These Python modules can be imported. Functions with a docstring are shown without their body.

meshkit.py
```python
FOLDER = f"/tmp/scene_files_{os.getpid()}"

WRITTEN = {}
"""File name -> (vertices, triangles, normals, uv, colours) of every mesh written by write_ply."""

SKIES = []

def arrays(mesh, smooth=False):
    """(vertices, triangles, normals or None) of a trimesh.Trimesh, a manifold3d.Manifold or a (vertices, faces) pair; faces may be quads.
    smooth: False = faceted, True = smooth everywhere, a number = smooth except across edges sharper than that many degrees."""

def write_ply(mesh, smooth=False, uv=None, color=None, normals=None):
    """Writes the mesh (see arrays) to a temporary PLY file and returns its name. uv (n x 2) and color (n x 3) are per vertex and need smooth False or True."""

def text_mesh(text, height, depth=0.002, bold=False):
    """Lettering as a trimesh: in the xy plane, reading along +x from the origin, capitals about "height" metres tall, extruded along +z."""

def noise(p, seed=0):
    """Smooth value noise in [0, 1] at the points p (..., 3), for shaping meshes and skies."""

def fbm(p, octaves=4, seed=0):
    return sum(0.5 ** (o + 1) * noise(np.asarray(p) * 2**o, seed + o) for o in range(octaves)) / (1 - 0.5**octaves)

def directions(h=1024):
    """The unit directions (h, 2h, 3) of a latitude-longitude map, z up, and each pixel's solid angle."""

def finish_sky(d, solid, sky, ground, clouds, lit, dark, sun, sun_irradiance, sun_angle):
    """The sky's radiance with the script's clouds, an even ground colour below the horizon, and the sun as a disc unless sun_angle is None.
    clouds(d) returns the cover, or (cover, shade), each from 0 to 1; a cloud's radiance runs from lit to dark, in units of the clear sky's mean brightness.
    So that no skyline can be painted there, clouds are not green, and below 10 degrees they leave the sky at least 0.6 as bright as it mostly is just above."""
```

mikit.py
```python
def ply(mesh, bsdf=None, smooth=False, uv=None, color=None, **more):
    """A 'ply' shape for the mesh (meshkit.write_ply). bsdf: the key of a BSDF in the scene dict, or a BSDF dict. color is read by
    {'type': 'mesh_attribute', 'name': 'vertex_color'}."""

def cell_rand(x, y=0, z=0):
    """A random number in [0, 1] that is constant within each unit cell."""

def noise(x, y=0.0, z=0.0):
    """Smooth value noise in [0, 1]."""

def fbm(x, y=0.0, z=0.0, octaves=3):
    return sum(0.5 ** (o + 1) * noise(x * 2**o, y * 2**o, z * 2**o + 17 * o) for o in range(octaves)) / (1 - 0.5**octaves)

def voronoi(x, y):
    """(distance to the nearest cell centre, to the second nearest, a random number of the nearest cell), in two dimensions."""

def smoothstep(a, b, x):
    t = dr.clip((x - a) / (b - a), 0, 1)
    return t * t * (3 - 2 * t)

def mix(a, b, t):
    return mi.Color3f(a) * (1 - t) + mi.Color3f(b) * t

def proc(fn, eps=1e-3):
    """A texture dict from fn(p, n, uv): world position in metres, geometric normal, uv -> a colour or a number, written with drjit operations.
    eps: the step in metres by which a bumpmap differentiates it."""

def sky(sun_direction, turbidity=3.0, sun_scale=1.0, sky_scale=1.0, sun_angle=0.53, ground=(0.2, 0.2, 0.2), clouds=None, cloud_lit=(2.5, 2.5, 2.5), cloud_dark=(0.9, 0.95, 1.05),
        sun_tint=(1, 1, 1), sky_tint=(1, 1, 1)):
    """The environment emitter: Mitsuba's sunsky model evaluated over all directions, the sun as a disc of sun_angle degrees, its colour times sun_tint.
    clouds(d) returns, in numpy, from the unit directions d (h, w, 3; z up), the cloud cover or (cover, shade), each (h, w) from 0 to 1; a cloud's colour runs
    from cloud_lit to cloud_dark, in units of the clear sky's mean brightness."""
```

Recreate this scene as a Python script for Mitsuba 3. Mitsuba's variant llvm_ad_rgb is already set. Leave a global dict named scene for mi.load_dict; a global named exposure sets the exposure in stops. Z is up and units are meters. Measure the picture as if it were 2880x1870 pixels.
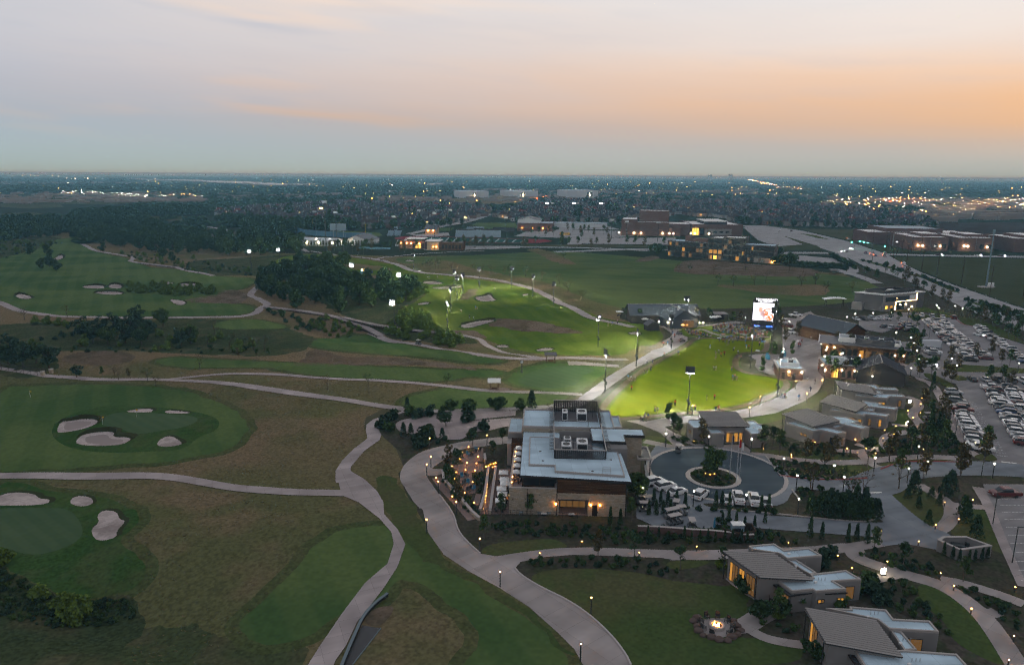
import math, random
import numpy as np, trimesh, shapely, shapely.affinity, manifold3d
from shapely.geometry import Polygon, LineString, Point, MultiPolygon, box as sbox
import drjit as dr, mitsuba as mi
import mikit, meshkit
from mikit import proc, noise, fbm, voronoi, cell_rand, smoothstep, mix, ply

scene, labels = {}, {}
T = mi.ScalarTransform4f
rng = np.random.default_rng(7)
PI = math.pi

# ------------------------------------------------------------------ camera, sky, exposure
exposure = 1.3
CAM_H, PITCH, ROLL = 62.0, math.radians(12.34), math.radians(0.34)
_f = np.array([0, math.cos(PITCH), -math.sin(PITCH)])
_u0, _r0 = np.array([0, math.sin(PITCH), math.cos(PITCH)]), np.array([1.0, 0, 0])
_up = -math.sin(ROLL) * _r0 + math.cos(ROLL) * _u0
_o = np.array([0, 0, CAM_H])
scene['camera'] = {'type': 'perspective', 'fov': 2 * math.degrees(math.atan(1440 / 2016)), 'fov_axis': 'x', 'near_clip': 0.5, 'far_clip': 90000.0,
				'to_world': T().look_at(origin=_o.tolist(), target=(_o + _f * 100).tolist(), up=_up.tolist()),
				'medium': {'type': 'ref', 'id': 'haze_air'}}
SUN_AZ, SUN_EL = math.radians(44), math.radians(85)

def sstep(a, b, x):
	t = np.clip((x - a) / (b - a), 0, 1)
	return t * t * (3 - 2 * t)

# thin cloud over the clear sky: cover, and how far its tone has gone from pale to peach, by degrees from the sunset and degrees up
S_DA, S_EL = [0, 10, 19, 40, 59, 78, 180], [0.3, 2.4, 3.5, 5.2, 7.2, 9.0, 12.0, 26.0, 60.0]
S_COVER = [[.16, .56, .86, .97, .99, .98, .98, .70, .36], [.16, .54, .84, .96, .99, .98, .98, .67, .36], [.17, .38, .66, .86, .94, .96, .95, .66, .36], [.18, .27, .40, .69, .78, .80, .82, .62, .36],
		[.14, .18, .26, .45, .64, .71, .74, .56, .36], [.10, .14, .18, .30, .46, .56, .63, .52, .36], [.06, .1, .13, .22, .36, .46, .54, .46, .36]]  # cover overhead, out of view, is raised to brighten the ground
S_TONE = [[.75, 1, 1, .90, .52, .16, 0, 0, 0], [.75, 1, 1, .88, .50, .16, 0, 0, 0], [.75, 1, 1, .86, .52, .18, 0, 0, 0], [.7, 1, 1, .80, .55, .28, .06, 0, 0], [.65, .9, .9, .62, .40, .22, .08, 0, 0], [.5, .7, .7, .45, .22, .12, .03, 0, 0], [.4, .6, .6, .4, .2, .1, .02, 0, 0]]

def dusk_clouds(d):
	from scipy.interpolate import RegularGridInterpolator as RG
	el = np.degrees(np.arcsin(np.clip(d[..., 2], -1, 1)))
	az = np.degrees(np.arctan2(d[..., 0], d[..., 1]))
	da = np.abs((az - 44 + 180) % 360 - 180)            # degrees away from the sunset
	q = np.stack([np.sin(np.radians(az)) * 4, np.cos(np.radians(az)) * 4, el * 0.34 + 0.02 * az], -1)
	n1 = meshkit.fbm(q, 4, 3) - 0.5
	n2 = meshkit.fbm(q * np.array([1.6, 1.6, 2.9]) + 9, 4, 11) - 0.5
	n3 = np.clip(meshkit.fbm(q * np.array([0.8, 0.8, 1.7]) + 31, 4, 5) - 0.57, 0, 1)
	calm = 1 - sstep(20, 50, el)
	at_ = np.stack([np.clip(da + 14 * n1 * calm, 0, 180), np.clip(el + (1.2 * n1 + 0.7 * n2) * sstep(0.5, 3, el) * calm, 0.3, 60)], -1)
	cover, tone = (RG((S_DA, S_EL), np.array(t, float), method='linear')(at_) for t in (S_COVER, S_TONE))
	band_ = sstep(1.5, 3.5, el) * (1 - sstep(11, 16, el))
	cover = cover - (0.38 * np.clip(n2 - 0.05, 0, 1) + 0.10 * n1) * band_ + 1.1 * n3 * band_ * sstep(30, 60, da)
	tone = tone + 1.2 * n3 * band_ * sstep(30, 60, da)
	return np.clip(cover, 0, 1), np.clip(tone, 0, 1)

# the sun is down: only the sky's own light is left, and its glow lies low on the right
scene['sky'] = {**mikit.sky((math.sin(SUN_AZ) * math.cos(SUN_EL), math.cos(SUN_AZ) * math.cos(SUN_EL), math.sin(SUN_EL)), turbidity=2, sun_scale=0.0, sky_scale=1.14, sky_tint=(1.02, 1.0, 0.92),
							ground=(0.05, 0.055, 0.05), clouds=dusk_clouds, cloud_lit=(3.95, 3.73, 3.58), cloud_dark=(4.20, 2.32, 1.08)),
				'sampling_weight': 130.0}

# ------------------------------------------------------------------ helpers
_count = {}
def numbered(name):
	k = _count.get(name, 0)
	_count[name] = k + 1
	return name if k == 0 else f'{name}_{k:03d}'

def tag(key, label=None, cat=None, group=None, kind=None):
	d = labels.setdefault(key, {})
	for a, b in (('label', label), ('category', cat), ('group', group), ('kind', kind)):
		if b:
			d[a] = b
	return key

def thing(name, label, cat, group=None):
	return tag(numbered(name), label, cat, group)

def part(parent, name, mesh, bsdf, smooth=False, color=None, **kw):
	key = numbered(f'{parent}__{name}')
	scene[key] = ply(mesh, bsdf, smooth=smooth, color=color, **kw)
	return key

def solo(name, label, cat, mesh, bsdf, group=None, kind=None, smooth=False, color=None, **kw):
	key = numbered(name)
	scene[key] = ply(mesh, bsdf, smooth=smooth, color=color, **kw)
	return tag(key, label, cat, group, kind)

def struct(name, mesh, bsdf, smooth=False, label=None):
	key = numbered(name)
	scene[key] = ply(mesh, bsdf, smooth=smooth)
	return tag(key, label, None, None, 'structure')

ORD = ('first second third fourth fifth sixth seventh eighth ninth tenth eleventh twelfth thirteenth fourteenth fifteenth sixteenth seventeenth eighteenth nineteenth twentieth '
	'twenty-first twenty-second twenty-third twenty-fourth twenty-fifth twenty-sixth twenty-seventh twenty-eighth twenty-ninth thirtieth thirty-first thirty-second thirty-third '
	'thirty-fourth thirty-fifth thirty-sixth thirty-seventh thirty-eighth thirty-ninth fortieth forty-first forty-second forty-third forty-fourth forty-fifth').split()

class MB:
	"""collects boxes, prisms, tubes and loose triangles into one mesh"""
	def __init__(self):
		self.v, self.f, self.n = [], [], 0
	def add(self, v, f):
		v = np.asarray(v, float); f = np.asarray(f, int)
		self.v.append(v); self.f.append(f + self.n); self.n += len(v)
		return self
	def mesh(self):
		return np.vstack(self.v), np.vstack(self.f)
	def box(self, c, s, rz=0.0):
		"""c = centre of the base, s = full size"""
		x, y, z = s[0] / 2, s[1] / 2, s[2]
		v = np.array([[a, b, h] for a in (-x, x) for b in (-y, y) for h in (0, z)], float)
		co, si = math.cos(rz), math.sin(rz)
		v[:, :2] = v[:, :2] @ np.array([[co, si], [-si, co]])
		f = [[0, 1, 3], [0, 3, 2], [4, 6, 7], [4, 7, 5], [0, 4, 5], [0, 5, 1], [2, 3, 7], [2, 7, 6], [0, 2, 6], [0, 6, 4], [1, 5, 7], [1, 7, 3]]
		return self.add(v + np.asarray(c, float), f)
	def prism(self, poly, z0, z1):
		for g in polys(poly):
			m = trimesh.creation.extrude_polygon(g, z1 - z0, engine='earcut')
			self.add(np.asarray(m.vertices) + [0, 0, z0], m.faces)
		return self
	def slab(self, pts, zs, t):
		"""a flat-sided slab over a convex polygon with its own top height at each corner, t thick"""
		p = np.array([[x, y, z] for (x, y), z in zip(pts, zs)], float)
		if shapely.Polygon(pts).exterior.is_ccw is False:
			p = p[::-1]
		n = len(p)
		v = np.vstack([p, p - [0, 0, t]])
		f = [[0, i, i + 1] for i in range(1, n - 1)] + [[n, n + i + 1, n + i] for i in range(1, n - 1)]
		for i in range(n):
			j = (i + 1) % n
			f += [[i, n + i, n + j], [i, n + j, j]]
		return self.add(v, f)
	def tube(self, a, b, r0, r1=None, n=8, cap=True):
		a, b = np.asarray(a, float), np.asarray(b, float)
		r1 = r0 if r1 is None else r1
		d = b - a; d = d / max(np.linalg.norm(d), 1e-9)
		x = np.cross(d, [0, 0, 1] if abs(d[2]) < 0.9 else [1, 0, 0]); x /= np.linalg.norm(x)
		y = np.cross(d, x)
		t = np.arange(n) * 2 * PI / n
		ring = np.cos(t)[:, None] * x + np.sin(t)[:, None] * y
		v = np.vstack([a + ring * r0, b + ring * r1])
		f = []
		for i in range(n):
			j = (i + 1) % n
			f += [[i, j, n + j], [i, n + j, n + i]]
		if cap:
			v = np.vstack([v, [a], [b]])
			for i in range(n):
				j = (i + 1) % n
				f += [[2 * n, j, i], [2 * n + 1, n + i, n + j]]
		return self.add(v, f)
	def path(self, pts, r, n=6):
		for a, b in zip(pts[:-1], pts[1:]):
			self.tube(a, b, r, r, n)
		return self
	def ball(self, c, r, sub=1):
		m = trimesh.creation.icosphere(subdivisions=sub, radius=1.0)
		return self.add(np.asarray(m.vertices) * np.asarray(r) + np.asarray(c, float), m.faces)
	def quad(self, a, b, c, d):
		return self.add([a, b, c, d], [[0, 1, 2], [0, 2, 3]])
	def cone(self, c, r, h, n=8):
		return self.tube(c, np.asarray(c, float) + [0, 0, h], r, 0.001, n)

def polys(g):
	if isinstance(g, (list, tuple)):
		g = Polygon(g)
	if not g.is_valid:
		g = g.buffer(0)
	return [p for p in getattr(g, 'geoms', [g]) if p.geom_type == 'Polygon' and p.area > 1e-4]

def smooth_ring(pts, it=2, closed=True):
	"""Chaikin corner cutting"""
	p = np.asarray(pts, float)
	for _ in range(it):
		q = np.roll(p, -1, 0) if closed else p[1:]
		a = p if closed else p[:-1]
		m = np.empty((2 * len(a), 2)); m[0::2] = 0.75 * a + 0.25 * q; m[1::2] = 0.25 * a + 0.75 * q
		p = m if closed else np.vstack([p[:1], m, p[-1:]])
	return p

def blob(pts, it=2):
	return Polygon(smooth_ring(pts, it)).buffer(0)

def band(pts, w, it=2, cap='flat'):
	return LineString(smooth_ring(pts, it, False)).buffer(w / 2, cap_style=cap, join_style='round', quad_segs=6)

def U(*a):
	return shapely.union_all([g for g in a])

# ------------------------------------------------------------------ terrain (metres; a rolling golf property, level elsewhere)
#TERRAIN_BEGIN
GX0, GY0, GS, GNX, GNY = -420.0, 60.0, 3.0, 240, 200
GOLF = [(-65.9, 76.6), (-26.3, 77), (-24.6, 90), (-22.2, 102.3), (-21.5, 110.3), (-26.5, 124.4), (-33.5, 133.8), (-39, 145.7), (-38.1, 158.4), (-36.7, 168.6), (-38.1, 178.3), (-34.8, 185.4), (-22.4, 188.6), (17.1, 192.1), (31.8, 221.3), (47.5, 247.1), (57.8, 267.5), (60, 291.2), (48.1, 313.8), (53.5, 344.2), (93.6, 340.8), (118.2, 346.3), (152.4, 352.3), (179, 363.2), (198.4, 384.3), (212.2, 433.2), (218.7, 470.7), (158.6, 516.9), (115, 547.3), (38.3, 583.1), (-87.3, 557.3), (-148.1, 572.8), (-190.7, 576.9), (-312.5, 677.6), (-456, 771), (-550, 736)]
MOUNDS = [  # x, y, height, radius along, radius across, turn
	(-52, 262, 1.6, 30, 9, 0.3), (-15, 240, 1.5, 22, 7, -0.1), (20, 236, 1.6, 18, 8, 0.2), (-8, 290, 1.4, 26, 9, 0.5), (34, 276, 2.2, 34, 10, -0.25), (5, 330, 1.8, 26, 12, 0.2),
	(60, 262, 1.3, 22, 8, 0.3), (40, 400, 1.6, 40, 14, 0.2), (110, 380, 1.8, 50, 14, 0.1), (140, 430, 2.0, 45, 16, -0.2), (60, 470, 1.8, 40, 16, 0.1), (180, 400, 1.6, 40, 12, 0.0),
	(100, 340, 1.2, 36, 9, -0.1), (160, 350, 1.3, 36, 10, 0.1), (-150, 400, 1.7, 40, 14, 0.2), (-200, 360, 1.6, 50, 14, 0.0), (-120, 350, 1.5, 36, 12, -0.2), (-230, 430, 1.8, 40, 16, 0.2),
	(-60, 225, 1.2, 30, 8, 0.1), (-95, 150, 0.8, 26, 12, 0.3), (-70, 205, 1.1, 34, 9, 0.0), (-45, 165, 1.0, 22, 14, 0.5), (-35, 120, 1.0, 16, 12, 0.7), (-62, 118, 0.9, 14, 8, 0.2)]
HOLLOWS = [(-80, 296, 4.2, 34, 13, -0.65), (-46, 268, 2.2, 24, 9, -0.5), (-58, 92, 2.6, 20, 10, -0.5), (-150, 193, 3.2, 22, 12, 0.3), (-120, 262, 1.6, 46, 11, 0.1), (-30, 300, 2.6, 40, 9, -0.45)]
_gx, _gy = GX0 + GS * np.arange(GNX + 1), GY0 + GS * np.arange(GNY + 1)
_XX, _YY = np.meshgrid(_gx, _gy, indexing='ij')
_gp = Polygon(GOLF).buffer(0)
shapely.prepare(_gp)
_pts = shapely.points(_XX.ravel(), _YY.ravel())
_inside = shapely.contains(_gp, _pts)
_dist = np.where(_inside, shapely.distance(_gp.boundary, _pts), 0.0)
_mask = np.clip(_dist / 16.0, 0, 1).reshape(_XX.shape); _mask = _mask * _mask * (3 - 2 * _mask)
_edge = np.minimum.reduce([_XX - _gx[0], _gx[-1] - _XX, _YY - _gy[0], _gy[-1] - _YY])
_mask = _mask * np.clip(_edge / 30.0, 0, 1)
def _bump(m):
	x, y, h, a, b, t = m
	u = (_XX - x) * math.cos(t) + (_YY - y) * math.sin(t)
	v = -(_XX - x) * math.sin(t) + (_YY - y) * math.cos(t)
	return h * np.exp(-(u / a) ** 2 - (v / b) ** 2)
_P3 = np.stack([_XX, _YY, 0 * _XX], -1)
HEIGHT = _mask * (sum(_bump(m) for m in MOUNDS) - sum(_bump(m) for m in HOLLOWS) + 1.5 * (meshkit.fbm(_P3 * [0.022, 0.040, 1], 3, 4) - 0.5) + 0.5 * (meshkit.fbm(_P3 * [0.08, 0.12, 1], 2, 8) - 0.5))

def hz(x, y):
	"""height of the ground's own triangles at x, y"""
	x, y = np.asarray(x, float), np.asarray(y, float)
	u, v = (x - GX0) / GS, (y - GY0) / GS
	out = (u < 0) | (v < 0) | (u >= GNX) | (v >= GNY)
	i, j = np.clip(np.floor(u).astype(int), 0, GNX - 1), np.clip(np.floor(v).astype(int), 0, GNY - 1)
	a, b = u - i, v - j
	h00, h10, h01, h11 = HEIGHT[i, j], HEIGHT[i + 1, j], HEIGHT[i, j + 1], HEIGHT[i + 1, j + 1]
	lower = h00 + a * (h10 - h00) + b * (h11 - h10)      # triangle 00,10,11
	upper = h00 + a * (h11 - h01) + b * (h01 - h00)      # triangle 00,11,01
	return np.where(out, 0.0, np.where(a >= b, lower, upper))
#TERRAIN_END

GRID = sbox(GX0, GY0, GX0 + GS * GNX, GY0 + GS * GNY)

def flat_sheet(g, z):
	m = MB()
	for p in polys(g):
		v, f = trimesh.creation.triangulate_polygon(p, engine='earcut')
		m.add(np.column_stack([v, np.full(len(v), z)]), up_faces(v, f))
	return m

def up_faces(v, f):
	f = np.asarray(f); v = np.asarray(v)
	a, b, c = v[f[:, 0], :2], v[f[:, 1], :2], v[f[:, 2], :2]
	s = (b[:, 0] - a[:, 0]) * (c[:, 1] - a[:, 1]) - (b[:, 1] - a[:, 1]) * (c[:, 0] - a[:, 0])
	return np.where((s < 0)[:, None], f[:, ::-1], f)

def drape(g, off):
	"""a sheet over the polygon g that lies off metres above the ground's triangles"""
	m = MB()
	g = shapely.union_all(polys(g))
	if g.is_empty:
		return m
	rest = g.difference(GRID)
	if not rest.is_empty:
		m = flat_sheet(rest, off) if polys(rest) else m
	g = g.intersection(GRID)
	for p in polys(g):
		x0, y0, x1, y1 = p.bounds
		i0, i1 = int((x0 - GX0) // GS), min(int((x1 - GX0) // GS), GNX - 1)
		j0, j1 = int((y0 - GY0) // GS), min(int((y1 - GY0) // GS), GNY - 1)
		if np.abs(HEIGHT[i0:i1 + 2, j0:j1 + 2]).max() < 1e-6:
			v, f = trimesh.creation.triangulate_polygon(p, engine='earcut')
			m.add(np.column_stack([v, np.full(len(v), off)]), up_faces(v, f))
			continue
		shapely.prepare(p)
		I, J = [a.ravel() for a in np.meshgrid(np.arange(i0, i1 + 1), np.arange(j0, j1 + 1), indexing='ij')]
		X, Y = GX0 + I * GS, GY0 + J * GS
		cells = shapely.box(X, Y, X + GS, Y + GS)
		full = shapely.contains(p, cells)
		k = np.nonzero(full)[0]
		if len(k):
			c = [np.column_stack([X[k] + a * GS, Y[k] + b * GS, HEIGHT[I[k] + a, J[k] + b] + off]) for a, b in ((0, 0), (1, 0), (1, 1), (0, 1))]
			n = len(k); q = np.arange(n)
			m.add(np.vstack(c), np.vstack([np.column_stack([q, q + n, q + 2 * n]), np.column_stack([q, q + 2 * n, q + 3 * n])]))
		k = np.nonzero(~full & shapely.intersects(p, cells))[0]
		for tri in ((0, 0, 1, 0, 1, 1), (0, 0, 1, 1, 0, 1)):
			if not len(k):
				break
			co = np.stack([np.column_stack([X[k] + tri[2 * s] * GS, Y[k] + tri[2 * s + 1] * GS]) for s in (0, 1, 2, 0)], 1)
			for got in shapely.intersection(shapely.polygons(co), p):
				for part_ in getattr(got, 'geoms', [got]):
					if part_.geom_type != 'Polygon' or part_.area < 1e-3:
						continue
					v, f = trimesh.creation.triangulate_polygon(part_, engine='earcut')
					if len(f):
						m.add(np.column_stack([v, hz(v[:, 0], v[:, 1]) + off]), up_faces(v, f))
	return m

MOWN = []
def ragged(g, amp=0.9):
	out = []
	for p in polys(g):
		c = np.asarray(p.segmentize(1.5).exterior.coords)[:-1]
		q = np.column_stack([c * 0.22, 0 * c[:, :1]])
		c = c + np.column_stack([meshkit.fbm(q, 3, 1) - .5, meshkit.fbm(q, 3, 2) - .5]) * 2.6 * amp
		out.append(Polygon(c).buffer(0))
	return U(*out)

def region(name, g, off, bsdf, label=None):
	if name in ('fairway', 'putting_green', 'bunker', 'scrub_ground'):
		MOWN.append(g)
	if name == 'fairway':                                         # a ragged edge with a strip of longer grass
		g = ragged(g)
		struct('semi_rough', drape(g.buffer(2.0), off - 0.012).mesh(), 'm_semi')
	elif name in ('brown_mound', 'dry_bank', 'scrub_ground', 'rough_slope'):
		g = ragged(g, 1.6)
	m = drape(g, off)
	if m.n:
		struct(name, m.mesh(), bsdf, label=label)

def at3(p, dz=0.0):
	return (p[0], p[1], float(hz(p[0], p[1])) + dz)

# ------------------------------------------------------------------ materials (one entry each)
def two(d):
	return {'type': 'twosided', 'bsdf': d}

def rgb(*c):
	return {'type': 'rgb', 'value': list(c)}

def matte(name, *c):
	scene[name] = two({'type': 'diffuse', 'reflectance': rgb(*c)})

def gloss(name, c, rough=0.35, metal=0.0, coat=0.0):
	scene[name] = two({'type': 'principled', 'base_color': rgb(*c), 'roughness': rough, 'metallic': metal, 'clearcoat': coat})

def procmat(name, fn):
	scene[name] = two({'type': 'diffuse', 'reflectance': proc(fn)})

def turf(a, b, c, big, small, speck=0.3):
	def fn(p, n, uv):
		t = smoothstep(0.25, 0.75, fbm(p.x * big, p.y * big * 1.4, 0.0, 3))
		s = fbm(p.x * small, p.y * small, 3.0, 3)
		k = mix(mix(a, b, t), c, 0.8 * smoothstep(0.38, 0.80, s))
		return k * (1 - speck + 2 * speck * fbm(p.x * 2.3, p.y * 2.3, 1.0, 2))
	return fn

procmat('m_rough', turf((0.165, 0.122, 0.070), (0.098, 0.100, 0.044), (0.170, 0.122, 0.074), 0.014, 0.10, 0.40))
procmat('m_scrub', turf((0.052, 0.064, 0.030), (0.040, 0.056, 0.026), (0.082, 0.076, 0.042), 0.03, 0.22, 0.45))
procmat('m_dry', turf((0.125, 0.090, 0.062), (0.155, 0.118, 0.090), (0.080, 0.066, 0.042), 0.03, 0.2, 0.35))

procmat('m_semi', turf((0.060, 0.078, 0.030), (0.092, 0.090, 0.042), (0.070, 0.086, 0.034), 0.06, 0.45, 0.4))
procmat('m_darkgrass', turf((0.040, 0.060, 0.026), (0.056, 0.070, 0.032), (0.080, 0.076, 0.042), 0.03, 0.25, 0.4))
matte('m_fescue_shade', 0.040, 0.046, 0.022)  # long grass, its colour darkened for the shaded face of bunker lips
procmat('m_tuft', turf((0.130, 0.104, 0.056), (0.088, 0.092, 0.042), (0.160, 0.122, 0.070), 0.05, 0.6, 0.3))

def mown(a, b, w, ang, speck=0.12):
	ca, sa = math.cos(ang), math.sin(ang)
	def fn(p, n, uv):
		q = p.x * ca + p.y * sa
		stripe = smoothstep(-0.35, 0.35, dr.sin(q * (2 * PI / w) + 2.2 * fbm(p.x * 0.02, p.y * 0.02, 0.0, 2)))
		t = 0.32 * stripe + 0.85 * smoothstep(0.3, 0.7, fbm(p.x * 0.028, p.y * 0.045, 5.0, 3))
		return mix(a, b, dr.clip(t, 0, 1)) * (1 - speck + 2 * speck * fbm(p.x * 1.6, p.y * 1.6, 2.0, 2))
	return fn

procmat('m_fairway', mown((0.052, 0.096, 0.032), (0.092, 0.130, 0.044), 9.0, 0.5, 0.16))
procmat('m_range', mown((0.060, 0.098, 0.036), (0.100, 0.128, 0.048), 14.0, 1.2, 0.14))
procmat('m_fringe', turf((0.032, 0.074, 0.020), (0.050, 0.088, 0.026), (0.064, 0.086, 0.032), 0.05, 0.3, 0.3))
procmat('m_green', mown((0.056, 0.094, 0.046), (0.076, 0.112, 0.056), 3.0, 0.9, 0.06))
procmat('m_putting', mown((0.098, 0.158, 0.011), (0.142, 0.184, 0.014), 7.0, 0.7, 0.08))
procmat('m_course', mown((0.062, 0.108, 0.018), (0.104, 0.142, 0.024), 8.0, 0.3, 0.14))
procmat('m_lawn', turf((0.052, 0.080, 0.026), (0.082, 0.084, 0.038), (0.064, 0.088, 0.030), 0.05, 0.4, 0.25))
procmat('m_bed', turf((0.056, 0.052, 0.038), (0.072, 0.062, 0.052), (0.044, 0.056, 0.028), 0.12, 0.7, 0.4))
procmat('m_sand', turf((0.44, 0.37, 0.345), (0.26, 0.215, 0.20), (0.47, 0.40, 0.375), 0.14, 0.6, 0.18))

def concrete(base, joint, ang, stain=0.2):
	ca, sa = math.cos(ang), math.sin(ang)
	def fn(p, n, uv):
		u, v = p.x * ca + p.y * sa, p.y * ca - p.x * sa
		fu, fv = u / joint - dr.floor(u / joint), v / joint - dr.floor(v / joint)
		e = 0.035 / joint * 2
		line = dr.select((fu < e) | (fv < e), 0.78, 1.0)
		tone = 0.93 + 0.14 * cell_rand(dr.floor(u / joint), dr.floor(v / joint), 4.0)
		return mi.Color3f(base) * (line * tone * (1 - stain + 2 * stain * fbm(p.x * 0.22, p.y * 0.22, 7.0, 4)) * (0.86 + 0.28 * fbm(u * 0.05, v * 0.9, 3.0, 2)))
	return fn

procmat('m_path', concrete((0.345, 0.295, 0.285), 3.2, 0.4, 0.3))
procmat('m_promenade', concrete((0.315, 0.28, 0.268), 4.2, 0.7, 0.34))
procmat('m_paving', concrete((0.33, 0.275, 0.27), 2.0, 0.2, 0.16))
procmat('m_drive', concrete((0.195, 0.21, 0.232), 5.0, 0.3, 0.28))
procmat('m_lot', concrete((0.24, 0.225, 0.225), 5.5, 0.5, 0.26))
procmat('m_highway', concrete((0.32, 0.31, 0.31), 6.0, 0.62, 0.18))
procmat('m_patio', concrete((0.22, 0.165, 0.15), 1.2, 0.0, 0.2))
procmat('m_asphalt', concrete((0.062, 0.080, 0.098), 40.0, 0.0, 0.16))
procmat('m_roofwhite', concrete((0.47, 0.59, 0.66), 3.0, 0.05, 0.3))
matte('m_kerb', 0.42, 0.38, 0.36)
matte('m_redkerb', 0.30, 0.07, 0.06)
matte('m_line', 0.72, 0.70, 0.68)

def far_land(p, n, uv):
	d = dr.sqrt(p.x * p.x + p.y * p.y)
	big = fbm(p.x * 0.0011, p.y * 0.0011, 1.0, 4)
	mid = fbm(p.x * 0.009, p.y * 0.009, 2.0, 3)
	woods = mix((0.022, 0.034, 0.022), (0.036, 0.046, 0.030), mid)
	field = mix((0.075, 0.075, 0.045), (0.115, 0.098, 0.066), fbm(p.x * 0.003, p.y * 0.003, 8.0, 2))
	return mix(woods, field, smoothstep(0.56, 0.66, big) * (0.45 + 0.55 * mid))
procmat('m_land', far_land)
procmat('m_field', turf((0.058, 0.066, 0.032), (0.076, 0.072, 0.042), (0.050, 0.060, 0.028), 0.008, 0.05, 0.2))
procmat('m_plough', turf((0.050, 0.040, 0.036), (0.062, 0.050, 0.044), (0.044, 0.036, 0.032), 0.006, 0.05, 0.15))
matte('m_trackred', 0.20, 0.045, 0.05)
matte('m_turfgreen', 0.028, 0.075, 0.062)

def ashlar(p, n, uv):
	horiz = dr.select(dr.abs(n.x) > dr.abs(n.y), p.y, p.x)
	v = p.z / 0.26
	row = dr.floor(v)
	u = horiz / 0.62 + 0.5 * (row - 2 * dr.floor(row / 2)) + 0.3 * cell_rand(row, 2.0, 1.0)
	fu, fv = u - dr.floor(u), v - row
	r = cell_rand(dr.floor(u), row, 5.0)
	k = mix((0.26, 0.215, 0.16), (0.40, 0.35, 0.28), r)
	k = mix(k, mi.Color3f(0.34, 0.21, 0.12), dr.select(r > 0.86, 0.6, 0.0))
	mortar = (fu < 0.035) | (fv < 0.08)
	return dr.select(mortar, mi.Color3f(0.30, 0.27, 0.23), k * (0.85 + 0.3 * noise(p.x * 5, p.y * 5, p.z * 5)))
procmat('m_stone', ashlar)

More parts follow.
